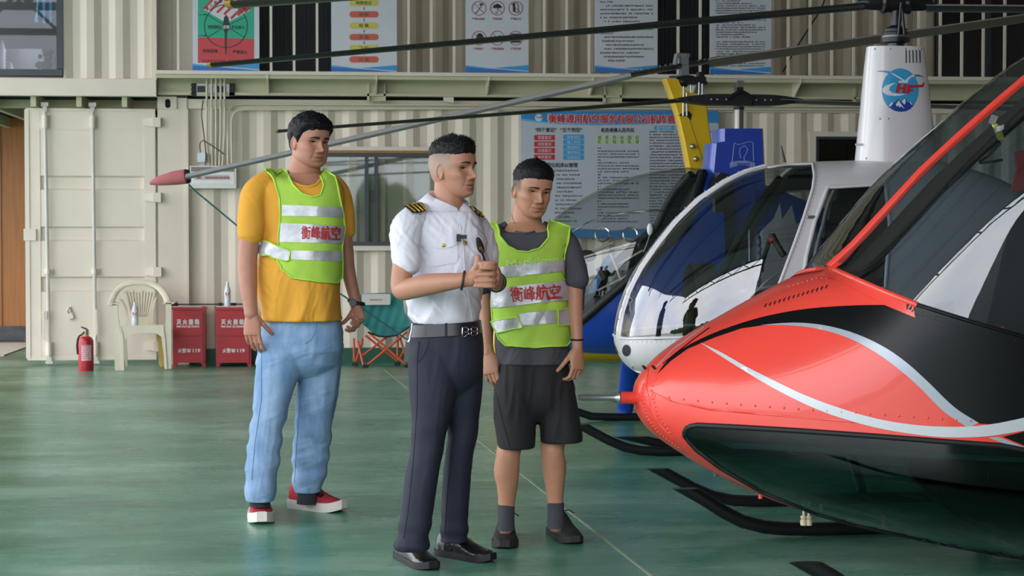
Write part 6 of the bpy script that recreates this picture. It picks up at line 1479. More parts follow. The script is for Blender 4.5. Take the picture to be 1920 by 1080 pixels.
def add_hair(P, M, hv, hf, nu, line, hmax, m, spikes=260, spike_len=1.0, seed=1, rough=.25, lean=(0, .4, 1), ramp=.5):
    v = np.array(hv); x, y, z = v.T; az = np.degrees(np.abs(np.arctan2(x, y))); zh = np.interp(az, *line)
    cen = np.stack([x*0, np.clip(y*.1, -1, 1), np.clip(z, -3, 3)], 1); n = v-cen; n /= np.linalg.norm(n, axis=1)[:, None]
    jag = vnoise(v, 2.2, seed)*.35; H = hmax(az, z, y); h = np.clip((z-zh+jag)*ramp, -.4, 1)*H; h = np.where(h < 0, -.35, h)+np.where(h > 0, rough*vnoise(v, 2.6, seed+.3)*np.clip(H, 0, 1.2), 0)
    p = v+n*h[:, None]; keep = [f for f in hf if max(h[i] for i in f) > 0]
    mb = MB(); mb.v = [tuple(q) for q in p]; mb.f = keep
    rs = np.random.RandomState(seed); idx = np.where((h > H*.6) & (H > .7))[0]
    if len(idx):
        for i in rs.choice(idx, spikes):
            b = p[i]-n[i]*.3; d = n[i]*1.0+np.array(lean)*.6+rs.normal(size=3)*.22; d /= np.linalg.norm(d); l = spike_len*(.5+.8*rs.rand())
            a = np.cross(d, [.3, .8, .5]); a /= np.linalg.norm(a); c = np.cross(d, a); r = .22
            o = len(mb.v); mb.v += [tuple(b+(a*math.cos(k*2.094)+c*math.sin(k*2.094))*r) for k in range(3)]+[tuple(b+d*(l+.3))]; mb.f += [(o, o+1, o+3), (o+1, o+2, o+3), (o+2, o, o+3)]
    used = sorted({i for f in mb.f for i in f}); mp = {k: j for j, k in enumerate(used)}
    vv = tr(M, np.array([mb.v[i] for i in used])); return link_mesh('hair', vv, [tuple(mp[i] for i in f) for f in mb.f], m, P, 50)
def vest(P, me_shirt, poly, m, edge_m, step=7, off=.011):
    b = me_bvh(me_shirt); o = drape('safety_vest', poly, b, step, off, m, P)
    # back panel: same outline carried to the far side
    vs, fs = fill_poly(poly, step*1.6); g = depth_of(b, poly); back = []
    for x, y in vs:
        h = b.ray_cast(CV+D(x, y)*(g+2.0), -D(x, y).normalized())
        if h[0] is None: h = b.find_nearest(V(x, y, g+.4))
        back.append(h[0]+D(x, y).normalized()*off)
    link_mesh('vest_back', back, fs, m, P, 180)
    L = drape_line(b, poly, off+.001, 6, True); MB().tube(L, .0042, 6, closed=True).build('vest_trim', edge_m, P, 60)
    return b
hairm = mat('black_hair', '#0d0c0e', .6, spec=.25, var=.3, scale=90, bump=.3, bscale=160, stretch=(1, 1, .3))
lime = mat('lime_mesh_fabric', '#a6cc48', .75, var=.10, scale=9, bump=.15, bscale=420); lime_e = mat('lime_trim', '#aede4c', .6, var=.05); silver_t = mat('reflective_tape', '#b4b6ba', .3, .25, var=.22, scale=16, bump=.4, bscale=22); red_t = mat('vest_red_letters', '#b8242c', .6)

# ------------------------------------------------------------------ man in the yellow T-shirt
A = Fig(8.45)
p1 = person('tall man in a yellow T-shirt, lime safety vest and light blue jeans', FP(550, 965))
yel_t = mat('yellow_cotton', '#d99c33', .85, var=.06, scale=5, bump=.08, bscale=300); 
T = MB()
loft_rings(T, [A.ring(*r) for r in ((318, 540, 602, .08, .04, 2.2, 40, 0, 22), (325, 518, 614, .088, .03, 2.3, 40, 0, 16), (333, 492, 632, .10, .01, 2.4, 40, 0, 5), (346, 478, 641, .12), (366, 474, 646, .138), (400, 482, 645, .15), (440, 489, 643, .155), (480, 487, 640, .162), (520, 484, 638, .17), (560, 485, 638, .172), (590, 489, 640, .172), (601, 491, 642, .17))])
sl = [(500, 342, -.04, 22), (478, 362, -.08, 25), (472, 395, -.10, 26), (470, 420, -.11, 25.5), (470, 438, -.115, 25)]; A.limb(T, sl, 28)
A.limb(T, [(628, 345, .08, 17), (640, 365, .12, 18), (647, 395, .14, 17), (650, 418, .14, 16), (651, 434, .14, 15)], 28)
sh = remesh(T, .0055, 6)
def f1(co):
    px, py = pixels(co); low = np.clip((py-470)/110, 0, 1)
    return .0025*vnoise(co, 22, 1)+.0045*creases(px, py, 1.5, 15, 70, .15)*np.clip((py-420)/80, .25, 1)+.004*creases(px, py, 2.5, 13, 60, -.8)*np.exp(-((px-495)/28)**2)+.006*low*np.sin((px-480)/7.5+1.5*vnoise(co, 9, 2)+py/60)*np.clip((py-500)/80, 0, 1)+.004*np.sin((px+py)/9+2*vnoise(co, 8, 3))*np.exp(-((px-505)/22)**2-((py-440)/45)**2)
NL1 = [(536, 322), (541, 333), (550, 342), (563, 348), (578, 350.5), (592, 347), (601, 338), (605, 326)]
fold(sh, f1); nlb = me_bvh(sh); open_neck(sh, NL1+[(606, 300), (536, 300)]); shb1 = me_bvh(sh); link_me('t_shirt', sh, yel_t, p1, 180)
MB().tube(drape_line(nlb, NL1, .0, 5), .0065, 8).build('neck_rib', yel_t, p1, 60)
J = MB()
loft_rings(J, [A.ring(*r) for r in ((590, 497, 637, .145, .02), (620, 490, 642, .15, .02), (650, 484, 643, .155, .02), (680, 487, 636, .14, .03), (700, 505, 618, .09, .03), (712, 535, 590, .04, .03))])
loft_rings(J, [A.ring(*r) for r in ((605, 505, 575, .1, 0), (640, 486, 578, .13, 0), (672, 482, 574, .13, -.015), (700, 480, 564, .12, -.03), (726, 477, 553, .105, -.04), (765, 476, 540, .098, -.06), (812, 468, 530, .09, -.08), (847, 464, 525, .086, -.1), (880, 461, 521, .083, -.12), (905, 460, 518, .08, -.13), (932, 461, 515, .075, -.13), (939, 463, 514, .072, -.13))])
loft_rings(J, [A.ring(*r) for r in ((605, 550, 628, .1, .03), (640, 545, 642, .13, .04), (672, 550, 641, .125, .06), (700, 558, 638, .115, .08), (746, 557, 632, .1, .1), (784, 555, 624, .093, .12), (808, 553, 621, .09, .13), (843, 549, 617, .086, .15), (882, 549, 613, .082, .17), (905, 548, 606, .075, .18), (918, 550, 602, .07, .18), (923, 551, 600, .068, .18))])
jm = remesh(J, .0055, 4)
def f2(co):
    px, py = pixels(co); a = np.clip((py-760)/130, 0, 1); k = np.exp(-((py-805)/35)**2)
    return .002*vnoise(co, 24, 4)+.004*creases(px, py, 4.5, 17, 70, 1.25)+.003*creases(px, py, 5.5, 22, 120, .1)+a*.004*np.sin(py/7.2+2.2*vnoise(co, 8, 5)+px/38)+k*.005*np.sin(py/8-px/16)+.0025*np.exp(-((py-650)/40)**2)*np.sin(py/5+px/30+2*vnoise(co, 7, 7))
fold(jm, f2)
def denim():
    m = bpy.data.materials.new('light_denim'); m.use_nodes = True; t = m.node_tree; p = t.nodes['Principled BSDF']; tc = N(t, 'ShaderNodeTexCoord')
    mp = N(t, 'ShaderNodeMapping'); mp.inputs['Scale'].default_value = (7, 7, 2.2); t.links.new(tc.outputs['Object'], mp.inputs['Vector']); n = N(t, 'ShaderNodeTexNoise', i_Scale=1.6, i_Detail=7.0, i_Roughness=.65); t.links.new(mp.outputs[0], n.inputs['Vector'])
    r = N(t, 'ShaderNodeValToRGB'); e = r.color_ramp.elements; e[0].position = .3; e[0].color = lin('#6386ae'); e[1].position = .72; e[1].color = lin('#98b2cf'); t.links.new(n.outputs['Fac'], r.inputs['Fac']); t.links.new(r.outputs[0], p.inputs['Base Color'])
    w = N(t, 'ShaderNodeTexNoise', i_Scale=320.0); t.links.new(tc.outputs['Object'], w.inputs['Vector']); b = N(t, 'ShaderNodeBump', i_Strength=.35, i_Distance=.004); t.links.new(w.outputs['Fac'], b.inputs['Height']); t.links.new(b.outputs[0], p.inputs['Normal']); p.inputs['Roughness'].default_value = .85; return m
jb = me_bvh(jm); jo = link_me('jeans', jm, denim(), p1, 180)
for ln in ([(594, 600), (592, 622), (584, 636), (572, 645)], [(491, 650), (490, 750), (478, 830), (472, 900)], [(566, 705), (562, 760), (556, 840), (552, 905)]): MB().tube(drape_line(jb, ln, .0005, 6), .0016, 5).build('seam', mat('denim_seam', '#5d7799', .8), jo)
B = MB(); hv, hf, nu, nv = head_grid(jaw=1.1, cheek=.2, nose=1.0)
M = head_matrix(A.P(581, 266, .03), math.radians(40), math.radians(4), math.radians(-2), 1.03)
B.add(tr(M, hv), hf); add_ears(B, M, -.9, .95)
nk = [A.P(575, 290, .05), A.P(573, 305, .05), A.P(570, 322, .05), A.P(566, 350, .05)]; B.tube(nk, [.066, .068, .076, .085], 24)
loft_rings(B, [A.ring(*r) for r in ((326, 535, 605, .07, .03), (338, 515, 615, .088, .02), (352, 505, 622, .1), (366, 500, 622, .11), (440, 500, 630, .11), (520, 500, 625, .12), (600, 512, 622, .10), (655, 530, 605, .08))])
A.limb(B, [(484, 356, -.08, 19), (472, 420, -.11, 19.5), (465, 475, -.115, 18.5), (464, 505, -.12, 18.5), (466, 540, -.14, 16.5), (469, 570, -.15, 13.5), (471, 588, -.155, 13)])
A.limb(B, [(632, 362, .10, 12), (645, 420, .14, 12), (650, 470, .14, 13), (652, 500, .14, 13), (659, 535, .12, 12), (666, 562, .10, 10.5), (668, 575, .10, 10.5)])
hand(B, A.P(471, 587, -.155), A.P(474, 640, -.16)-A.P(471, 587, -.155), RV*.25+FH, RV, (14, 22, 16), .98, (6, 18, 12), 3, .55)
hand(B, A.P(668, 573, .10), A.P(676, 622, .04)-A.P(668, 573, .10), -FH*.8-RV*.5, -RV, (30, 38, 25), .92, (8, 22, 14), 3, .5)
for k, s in ((0, (522, 690, 490, 925, -.13)), (1, (600, 690, 577, 905, .17))): A.limb(B, [(s[0], s[1], s[4]*.3, 22), ((s[0]+s[2])/2, (s[1]+s[3])/2, s[4]*.6, 16), (s[2], s[3], s[4], 12), (s[2], s[3]+15, s[4], 12)])
finish_body(p1, B, M, '#b07b66', '#9c6058')
add_face(p1, M, hv, hf, mat('brow_hair', '#1d1715', .8), .36, .42, 1.8, .12, -.25)
add_hair(p1, M, hv, hf, nu, ([0, 22, 40, 55, 68, 80, 92, 105, 118, 135, 180], [5.4, 5.2, 5.0, 3.6, 1.2, -1.2, .8, 1.4, -2.2, -5.2, -6.2]), lambda az, z, y: np.interp(z, [-6, 0, 4, 8], [.5, .75, 1.1, 1.7])+.5*(y > 4)*(z > 4), hairm, 170, .7, 3, .3)
b1 = vest(p1, sh, [(496, 321), (506, 312), (518, 309), (538, 326), (543, 338), (550, 349), (566, 364), (585, 371), (600, 367), (606, 350), (600, 328), (606, 321), (627, 335), (632, 361), (639, 400), (642, 429), (637, 461), (638, 493), (637, 520), (629, 530), (601, 529), (549, 521), (530, 506), (522, 486), (524, 445), (527, 405), (525, 369), (515, 342)], lime, lime_e)
for q in ([(530, 385), (639, 389), (640, 408), (530, 405)], [(528, 418), (641, 424), (639, 457), (526, 454)], [(546, 471), (635, 470), (636, 490), (547, 487)]): drape('reflective_strip', q, b1, 6, .0145, silver_t, p1)
drape_text('vest_lettering', '衡峰航空', 599, 437, 25, 66, b1, .019, red_t, p1, .35, .02)
drape('side_strap', [(491, 452), (500, 452), (541, 469), (546, 473), (543, 489), (536, 491), (494, 475), (489, 470)], b1, 6, .0165, silver_t, p1); MB().tube(drape_line(b1, [(491, 452), (500, 452), (541, 469), (546, 473), (543, 489), (536, 491), (494, 475), (489, 470)], .0175, 5, True), .003, 6, closed=True).build('strap_trim', lime_e, p1, 60)
drape('shoulder_tab', [(503, 318), (516, 309), (537, 325), (516, 333)], b1, 6, .016, lime, p1)
wc = A.P(668, 567, .10); MB().tube([wc+(RV*math.cos(t)*.033+FH*math.sin(t)*.031+UV*(math.cos(t)*-.008)) for t in np.linspace(0, 2*math.pi, 22, False)], .0085, 8, closed=True, flat=1).build('watch_strap', blk, p1, 60); MB().lathe([(.017, 0), (.018, .004), (.016, .009)], 16, wc-FH*.034-RV*.012, -FH).build('watch_case', steel_d, p1)
# shoes
def shoe(P, heel, toe, w, h, um, sm, name='shoe', thick=1.0):
    up, so, hl, d, s, L = shoe_mesh(heel, toe, w, h); so.v = [(a, b, c*thick) for a, b, c in so.v]; me = remesh(up, .005, 4); o = link_me(name, me, um, P, 180); so.build('sole', sm, o, 40); return o, me_bvh(me), hl, d, s, L
redk = mat('red_knit', '#b02b35', .8, var=.15, scale=40, bump=.5, bscale=260); wsole = mat('white_sole', '#d3cdc3', .6, var=.06, scale=20)
o, sb, hl, d, s, L = shoe(p1, FP(486, 950), FP(491, 986), .058, .125, redk, wsole, thick=1.6); up = Vector((0, 0, 1))
for a, b_, c_ in ((.1, .5, .085),): MB().tube(curve_pts([hl+d*(L*.25)+s*.05+up*.07, hl+d*(L*.45)+up*.118, hl+d*(L*.3)-s*.05+up*.075], 5), .02, 10, flat=.5).build('ankle_strap', blk, o, 60)
MB().tube([hl+d*(L*.62)+s*.012+up*.085, hl+d*(L*.78)+s*.005+up*.066], .013, 8).build('strap_end', blk, o, 60)
o, sb, hl, d, s, L = shoe(p1, FP(546, 951), FP(645, 961), .056, .13, redk, wsole, thick=1.6)
MB().tube(curve_pts([hl+d*(L*.3)+s*.055+up*.085, hl+d*(L*.42)+up*.13, hl+d*(L*.58)-s*.04+up*.085], 5), .022, 10, flat=.5).build('ankle_strap', blk, o, 60); MB().tube([hl+d*(L*.55)-s*.03+up*.09, hl+d*(L*.68)-s*.035+up*.075], .012, 8).build('strap_end', blk, o, 60)
for x0_, y0_, x1_, y1_ in ((488, 934, 487, 950), (577, 915, 575, 945)): MB().tube([V(x0_, y0_-15, A.d-.12 if x0_ < 520 else A.d+.17), V(x1_, y1_, A.d-.12 if x0_ < 520 else A.d+.17)], [.046, .046], 16).build('ankle_cuff', mat('dark_sock', '#2a2b30', .9), p1, 60)

# ------------------------------------------------------------------ pilot in the white shirt
A = Fig(7.23)
p2 = person('pilot in a white short-sleeved shirt with gold-striped epaulettes, hands clasped', FP(830, 1055))
wht = mat('white_shirt_cotton', '#d6d3de', .75, var=.03, scale=6, bump=.07, bscale=350); gold = mat('gold_braid', '#c09a3e', .4, .6, var=.1); navy = mat('navy_trousers', '#1b1e30', .75, var=.08, scale=6, bump=.25, bscale=320)
T = MB()
loft_rings(T, [A.ring(*r) for r in ((378, 812, 868, .08, .03, 2.2, 40, 0, 34), (386, 798, 878, .092, .02, 2.3, 40, 0, 22), (396, 775, 893, .115, .02), (412, 762, 903, .135, .01), (440, 764, 910, .15), (475, 772, 914, .155), (510, 768, 912, .155), (555, 761, 903, .155), (585, 767, 900, .146), (598, 771, 899, .138), (606, 776, 895, .128), (614, 784, 888, .118))])
A.limb(T, [(785, 402, -.05, 24), (764, 424, -.12, 28), (760, 455, -.15, 28), (762, 478, -.165, 27.5), (764, 492, -.17, 27)], 28)
A.limb(T, [(888, 408, .12, 18), (903, 435, .16, 20), (912, 465, .18, 20), (916, 488, .18, 19)], 28)
sh = remesh(T, .005, 5)
def f3(co):
    px, py = pixels(co); low = np.clip((py-530)/60, 0, 1)
    return .003*vnoise(co, 20, 11)+.005*creases(px, py, 11.5, 15, 70, .3)+.0045*creases(px, py, 12.5, 14, 60, -.7)+.005*low*np.sin((px)/8+2*vnoise(co, 9, 12))*np.clip((604-py)/10, 0, 1)+.008*np.sin((px*.8+py)/8.5+2*vnoise(co, 8, 13))*np.exp(-((px-815)/40)**2-((py-540)/40)**2)+.003*np.sin((px-py*.4)/8+vnoise(co, 7, 14))*np.exp(-((px-885)/25)**2)
fold(sh, f3); b2 = me_bvh(sh); link_me('shirt', sh, wht, p2, 180)
# folded collar, open at the throat
yb_ = (FH*math.cos(math.radians(48))-RV*math.sin(math.radians(48))); xs_ = yb_.cross(Vector((0, 0, 1)))
rings = []; px_ = A.d/FPX
for i in range(41):
    u = i/40*2-1; th = u*math.radians(158); fr = abs(u)**1.6; c = A.P(840, 384, .03); rad = .069+.012*fr
    dirn = yb_*math.cos(th)+xs_*math.sin(th); zt_ = (26-34*fr)*px_; tipl = (.036+.034*max(0, abs(u)-.55)/.45); zlow = zt_-tipl
    o_ = c+dirn*rad
    rings.append([o_+Vector((0, 0, zt_-.03)), o_+Vector((0, 0, zt_)), o_+dirn*.006+Vector((0, 0, zt_+.003)), o_+dirn*(.012+.018*(1-fr*.4))+Vector((0, 0, zt_-tipl*.5)), o_+dirn*(.022+.03*(1-fr*.3))+Vector((0, 0, zlow)), o_+dirn*(.018+.03*(1-fr*.3))+Vector((0, 0, zlow-.001)), o_+dirn*(.008+.016*(1-fr*.4))+Vector((0, 0, zt_-tipl*.5)), o_+dirn*.003+Vector((0, 0, zt_-.004))])
MB().loft(rings, True).build('collar', wht, p2, 70)
drape('pocket', [(809, 446), (858, 444), (858, 492), (812, 500)], b2, 6, .003, wht, p2); drape('pocket_flap', [(806, 445), (856, 442), (857, 458), (838, 466), (832, 467), (810, 463)], b2, 5, .006, wht, p2); drape('pocket_flap', [(884, 444), (902, 446), (904, 462), (890, 466)], b2, 5, .005, wht, p2)
MB().tube(drape_line(b2, [(861, 416), (868, 455), (871, 500), (877, 545), (886, 603)], .0005, 6), .0016, 6).build('placket', wht, p2); 
for x, y in ((832, 460), (870, 456), (897, 466)): q, n_ = hit(b2, x, y, 7); MB().lathe([(.0075, 0), (.007, .005), (.003, .007)], 12, q+n_*.006, n_).build('button', gold, p2)
for poly, st in (([(758, 391), (789, 384), (798, 398), (773, 404)], [((764, 390), (777, 402)), ((771, 388.5), (784, 400.5)), ((778, 387), (790, 399.5)), ((785, 385.5), (796, 398))]), ([(879, 392), (886, 392), (906, 410), (903, 413), (893, 407)], [((884, 393), (886, 399)), ((890, 398), (892, 404)), ((896, 402), (898, 408)), ((901, 406), (902, 411))])):
    e = drape('epaulette', poly, b2, 4, .012, mat('epaulette_black', '#17171c', .8), p2)
    for a_, c_ in st: MB().tube(drape_line(b2, [a_, c_], .0145, 3), .0046, 6, flat=.6).build('gold_stripe', gold, e)
MB().obox(A.P(860, 446, -.185), RV*.008, FH*.008, UV*.014).build('clip_microphone', blk, p2); MB().obox(A.P(869, 444, -.185), RV*.013, FH*.005, UV*.0075).build('clip_microphone', blk, p2)
gq = lambda x, y: hit(b2, x, y, 7.1)[0]-FH*.012
MB().tube(curve_pts([gq(894, 448), gq(897, 446), gq(903, 455), gq(907, 468), gq(905, 474), gq(899, 470), gq(895, 460)], 4), .0032, 6, closed=True).build('sunglasses_rim', blk, p2, 60); MB().prism([gq(896, 449), gq(901, 452), gq(906, 466), gq(903, 472), gq(898, 466)], -FH*.002).build('sunglasses_lens', mat('lens_dark', '#2c2618', .12), p2); MB().tube(curve_pts([gq(904, 474), gq(907, 482), gq(910, 490)], 3), .004, 6).build('sunglasses_arm', blk, p2)
J = MB()
loft_rings(J, [A.ring(*r) for r in ((604, 771, 900, .13), (630, 766, 905, .137), (660, 765, 907, .142), (700, 770, 902, .13), (735, 790, 885, .08), (750, 815, 865, .04))])
loft_rings(J, [A.ring(*r) for r in ((615, 790, 850, .1, 0), (650, 768, 862, .13, -.01), (690, 766, 862, .13, -.02), (740, 768, 856, .118, -.04), (778, 771, 845, .104, -.05), (809, 773, 838, .096, -.06), (849, 768, 830, .09, -.07), (889, 760, 823, .085, -.09), (955, 752, 813, .08, -.11), (1000, 745, 806, .077, -.12), (1022, 740, 804, .078, -.12), (1031, 742, 803, .076, -.12))])
loft_rings(J, [A.ring(*r) for r in ((615, 820, 890, .1, .02), (650, 815, 905, .125, .03), (690, 820, 906, .12, .04), (740, 828, 904, .11, .05), (778, 838, 900, .098, .06), (840, 837, 891, .09, .07), (884, 831, 884, .084, .08), (938, 828, 880, .08, .09), (991, 826, 878, .077, .10), (1005, 824, 878, .078, .10), (1014, 824, 877, .076, .10))])
jm = remesh(J, .005, 4)
def f4(co):
    px, py = pixels(co); a = np.clip((py-960)/60, 0, 1)
    return .0018*vnoise(co, 16, 21)+.0028*creases(px, py, 21.5, 20, 130, .08)+a*.006*np.sin(py/6+2*vnoise(co, 8, 22))+.003*np.sin((py+px*.5)/11+2*vnoise(co, 6, 23))*np.exp(-((py-825)/40)**2)
fold(jm, f4); jb = me_bvh(jm); jo = link_me('trousers', jm, navy, p2, 180)
for ln in ([(786, 640), (782, 680), (782, 760), (776, 850), (766, 950), (757, 1010)], [(845, 850), (838, 930), (834, 1000)], [(806, 634), (796, 665), (784, 680)]): MB().tube(drape_line(jb, ln, .0005, 8), .0018, 5).build('seam', mat('navy_seam', '#181b2b', .8), jo)
belt_m = mat('belt_leather', '#1d1d21', .35, var=.1)
rings = [A.ring(py, xl, xr, bb_, 0, 2.4, 48, -4) for py, xl, xr, bb_ in ((604, 771, 900.5, .136), (604.5, 769, 902, .139), (627, 765.5, 905.5, .143), (628, 767, 904, .14))]; MB().loft(rings, True).build('belt', belt_m, p2, 50)
bv = bvh_of(MB().loft(rings, True)); silv = mat('buckle_silver', '#9fa1a6', .2, .9)
for lnx in ([(866, 615), (866, 630), (874, 631), (878, 627), (876, 623), (866, 623), (876, 622), (877, 617), (873, 614)], [(892, 615), (893, 629), (886, 630), (881, 627), (882, 622), (892, 621), (883, 621), (881, 617), (884, 614)]): MB().tube(drape_line(bv, lnx, .006, 3, True), .0032, 6, closed=True).build('buckle', silv, p2, 60)
drape('buckle_plate', [(863, 612), (895, 611), (897, 630), (864, 633)], bv, 4, .003, belt_m, p2); drape('belt_loop', [(834, 607), (839, 607), (839, 634), (834, 634)], bv, 3, .003, navy, p2)
kq = lambda x, y: A.P(x, y, -.17)
MB().tube(curve_pts([kq(773, 606), kq(772, 618), kq(769, 630), kq(768, 640)], 4), .004, 6).build('key_clip', steel_l, p2); MB().obox(kq(763.5, 660), RV*.0095-UV*.001, FH*.007, UV*.038+RV*.004).build('key_fob', mat('fob_dark', '#3d4643', .2, .4), p2, 40); MB().tube([kq(768, 638), kq(765, 645)], .006, 8).build('key_ring', steel_l, p2)
B = MB(); hv, hf, nu, nv = head_grid(jaw=-.1, cheek=.12, nose=1.08)
M = head_matrix(A.P(850, 318, .02), math.radians(55), math.radians(-3), 0, .985); B.add(tr(M, hv), hf); add_ears(B, M, -1.0, 1.0)
B.tube([A.P(842, 335, .03), A.P(841, 352, .03), A.P(841, 375, .03), A.P(838, 400, .03)], [.057, .056, .058, .066], 24)
loft_rings(B, [A.ring(*r) for r in ((400, 805, 875, .07), (415, 785, 888, .09), (475, 785, 898, .11), (555, 780, 890, .11), (612, 785, 890, .1), (700, 785, 890, .1))])
A.limb(B, [(768, 425, -.12, 21), (760, 480, -.165, 21), (753, 520, -.18, 20), (753, 543, -.19, 19), (770, 541, -.23, 20), (800, 534, -.28, 20.5), (835, 529, -.33, 17.5), (862, 526, -.36, 14.5), (876, 524, -.37, 14)])
A.limb(B, [(905, 430, .16, 16), (914, 480, .18, 17), (922, 515, .16, 15), (928, 532, .02, 15), (930, 530, -.15, 13), (930, 525, -.28, 12)])
# clasped hands: the right hand's back, the left hand's fingers folded over it
w0 = A.P(874, 524, -.37); rings = []
for x, y, dd, hw, th in ((872, 524, -.37, 14, .023), (886, 519, -.375, 18, .024), (900, 515, -.375, 21, .022), (914, 513, -.37, 21, .02), (926, 514, -.36, 18, .017), (934, 516, -.34, 12, .012)):
    c = A.P(x, y, dd); rings.append([c+(UV*.97+RV*.2)*(hw*A.d/FPX*math.cos(a))+FH*(th*math.sin(a)) for a in np.linspace(0, 2*math.pi, 16, False)])
B.loft(rings)
rings = []
for x, y, dd, hw, th in ((931, 534, -.26, 12, .02), (932, 526, -.31, 17, .022), (931, 519, -.35, 20, .02), (928, 516, -.385, 20, .016)):
    c = A.P(x, y, dd); rings.append([c+UV*(hw*A.d/FPX*math.cos(a))+RV*(th*math.sin(a)) for a in np.linspace(0, 2*math.pi, 16, False)])
B.loft(rings)
def ptube(pts, r0, r1):
    P = [A.P(*p) for p in pts]; B.tube(curve_pts(P, 3), [r0+(r1-r0)*i/(3*(len(P)-1)) for i in range(3*(len(P)-1)+1)], 10, round_ends=True)
for (ya, yb, xe) in ((502, 502, 903), (514, 515, 897.5), (525.5, 526.5, 893), (536.5, 536, 891)): ptube([(929, ya+3, -.37), (925, ya, -.405), (914, (ya+yb)/2, -.413), (xe, yb, -.409)], .0098 if ya < 533 else .009, .0086 if ya < 533 else .0078)
ptube([(886, 510, -.375), (893, 500, -.388), (896, 487, -.392), (896, 482, -.392)], .0135, .011); ptube([(928, 507, -.37), (921, 497, -.398), (911, 494, -.405), (903, 495, -.404)], .0125, .0105); ptube([(900, 502, -.385), (912, 495, -.408), (923, 493.5, -.405), (925.5, 493, -.402)], .0115, .0095)
A.limb(B, [(812, 690, 0, 22), (800, 850, -.07, 15), (776, 1000, -.11, 12)]); A.limb(B, [(868, 690, .03, 20), (862, 850, .07, 14), (852, 990, .1, 12)])
def scalp(col, x, y, z):
    az = np.degrees(np.abs(np.arctan2(x, y))); k = np.clip((az-52)/14, 0, 1)*np.clip((z-(-1.0+np.clip((az-95)/30, 0, 1)*-3.5))/2.0, 0, 1)*(z < 9)
    fade = np.clip((z-2)/4, 0, 1); c = np.array(lin('#a08678')[:3]); c2 = np.array(lin('#5f5450')[:3]); t = c*(1-fade[:, None]*.75)+c2*fade[:, None]*.75
    return col*(1-.8*k[:, None])+t*.8*k[:, None]
finish_body(p2, B, M, '#ae7d65', '#965d53', scalp)
add_face(p2, M, hv, hf, mat('brow_hair', '#1d1715', .8), .38, .38, 1.9, .14, -.2)
add_hair(p2, M, hv, hf, nu, ([0, 25, 45, 60, 80, 120, 180], [5.6, 5.5, 5.2, 5.4, 5.8, 5.9, 5.2]), lambda az, z, y: np.interp(z, [4, 7, 9, 12], [.5, 1.5, 1.9, 1.55])+.6*(y > 4)*(z > 5), hairm, 700, .9, 5, .2, (0, .9, 1), .28)
tr_w = MB().tube([A.P(868, 526, -.365)+(UV*math.cos(t)*.0325+FH*math.sin(t)*.032+RV*(.006*math.cos(t))) for t in np.linspace(0, 2*math.pi, 20, False)], .0052, 8, closed=True).build('bead_bracelet', mat('bead_brown', '#3d2c25', .4, var=.4, scale=120), p2, 60)
MB().tube([A.P(930.5, 529, -.2)+(RV*math.cos(t)*.0315+UV*math.sin(t)*.0315) for t in np.linspace(0, 2*math.pi, 20, False)], .008, 8, closed=True).build('watch_strap', mat('strap_olive', '#3a3a2c', .5), p2, 60)
blk_l = mat('black_leather', '#17171a', .28, var=.12, scale=14, bump=.25, bscale=60, coat=.3); bsole = mat('black_sole', '#111113', .6)
for hp, tp, w in (((748, 1045), (812, 1071), .05), ((822, 1040), (924, 1055), .05)):
    o, sb, hl, d, s, L = shoe(p2, FP(*hp), FP(*tp), w, .105, blk_l, bsole)
    for k in range(4): MB().tube(curve_pts([hl+d*(L*(.42+k*.06))+s*.022+up*(.085-k*.008), hl+d*(L*(.43+k*.06))+up*(.094-k*.009), hl+d*(L*(.42+k*.06))-s*.022+up*(.085-k*.008)], 3), .003, 6).build('lace', blk, o, 60)

# ------------------------------------------------------------------ man in the dark T-shirt and shorts
A = Fig(7.66)
p3_ = person('man in a charcoal T-shirt, lime safety vest and black shorts', FP(1008, 1018))
char = mat('charcoal_cotton', '#45454c', .85, var=.06, scale=6, bump=.08, bscale=320); shorts_m = mat('black_shorts', '#1b1b1e', .8, var=.1, scale=5, bump=.2, bscale=300)
T = MB()
loft_rings(T, [A.ring(*r) for r in ((414, 947, 1021, .08, .03, 2.2, 40, 0, 26), (420, 935, 1036, .092, .02, 2.3, 40, 0, 18), (431, 914, 1060, .11, 0, 2.4, 40, 0, 5), (445, 908, 1068, .12), (475, 915, 1063, .128), (520, 922, 1061, .125), (560, 925, 1062, .12), (606, 927, 1065, .118), (640, 928, 1067, .118), (665, 931, 1068, .118), (682, 934, 1068, .117))])
A.limb(T, [(925, 440, .02, 20), (912, 460, .03, 22), (906, 490, .04, 23), (904, 520, .04, 24), (904, 535, .04, 24)], 18); A.limb(T, [(1050, 440, -.01, 19), (1066, 460, -.02, 21), (1075, 490, -.03, 22), (1080, 512, -.035, 22.5), (1082, 525, -.04, 22)], 28)
sh = remesh(T, .0052, 6)
def f5(co):
    px, py = pixels(co); return .0022*vnoise(co, 20, 31)+.004*creases(px, py, 31.5, 16, 70, .5)+.004*np.clip((py-600)/60, 0, 1)*np.sin(px/9+2*vnoise(co, 8, 32))
NL3 = [(945, 409), (949, 420), (958, 430), (971, 436.5), (985, 438.5), (1000, 436), (1013, 428), (1021, 417), (1023, 409)]
fold(sh, f5); nlb = me_bvh(sh); open_neck(sh, NL3+[(1024, 392), (944, 392)]); link_me('t_shirt', sh, char, p3_, 180)
MB().tube(drape_line(nlb, NL3, .0, 5), .006, 8).build('neck_rib', char, p3_, 60)
J = MB()
loft_rings(J, [A.ring(*r) for r in ((672, 938, 1064, .105), (700, 932, 1070, .115), (735, 927, 1077, .12), (770, 945, 1065, .09), (790, 975, 1040, .04))])
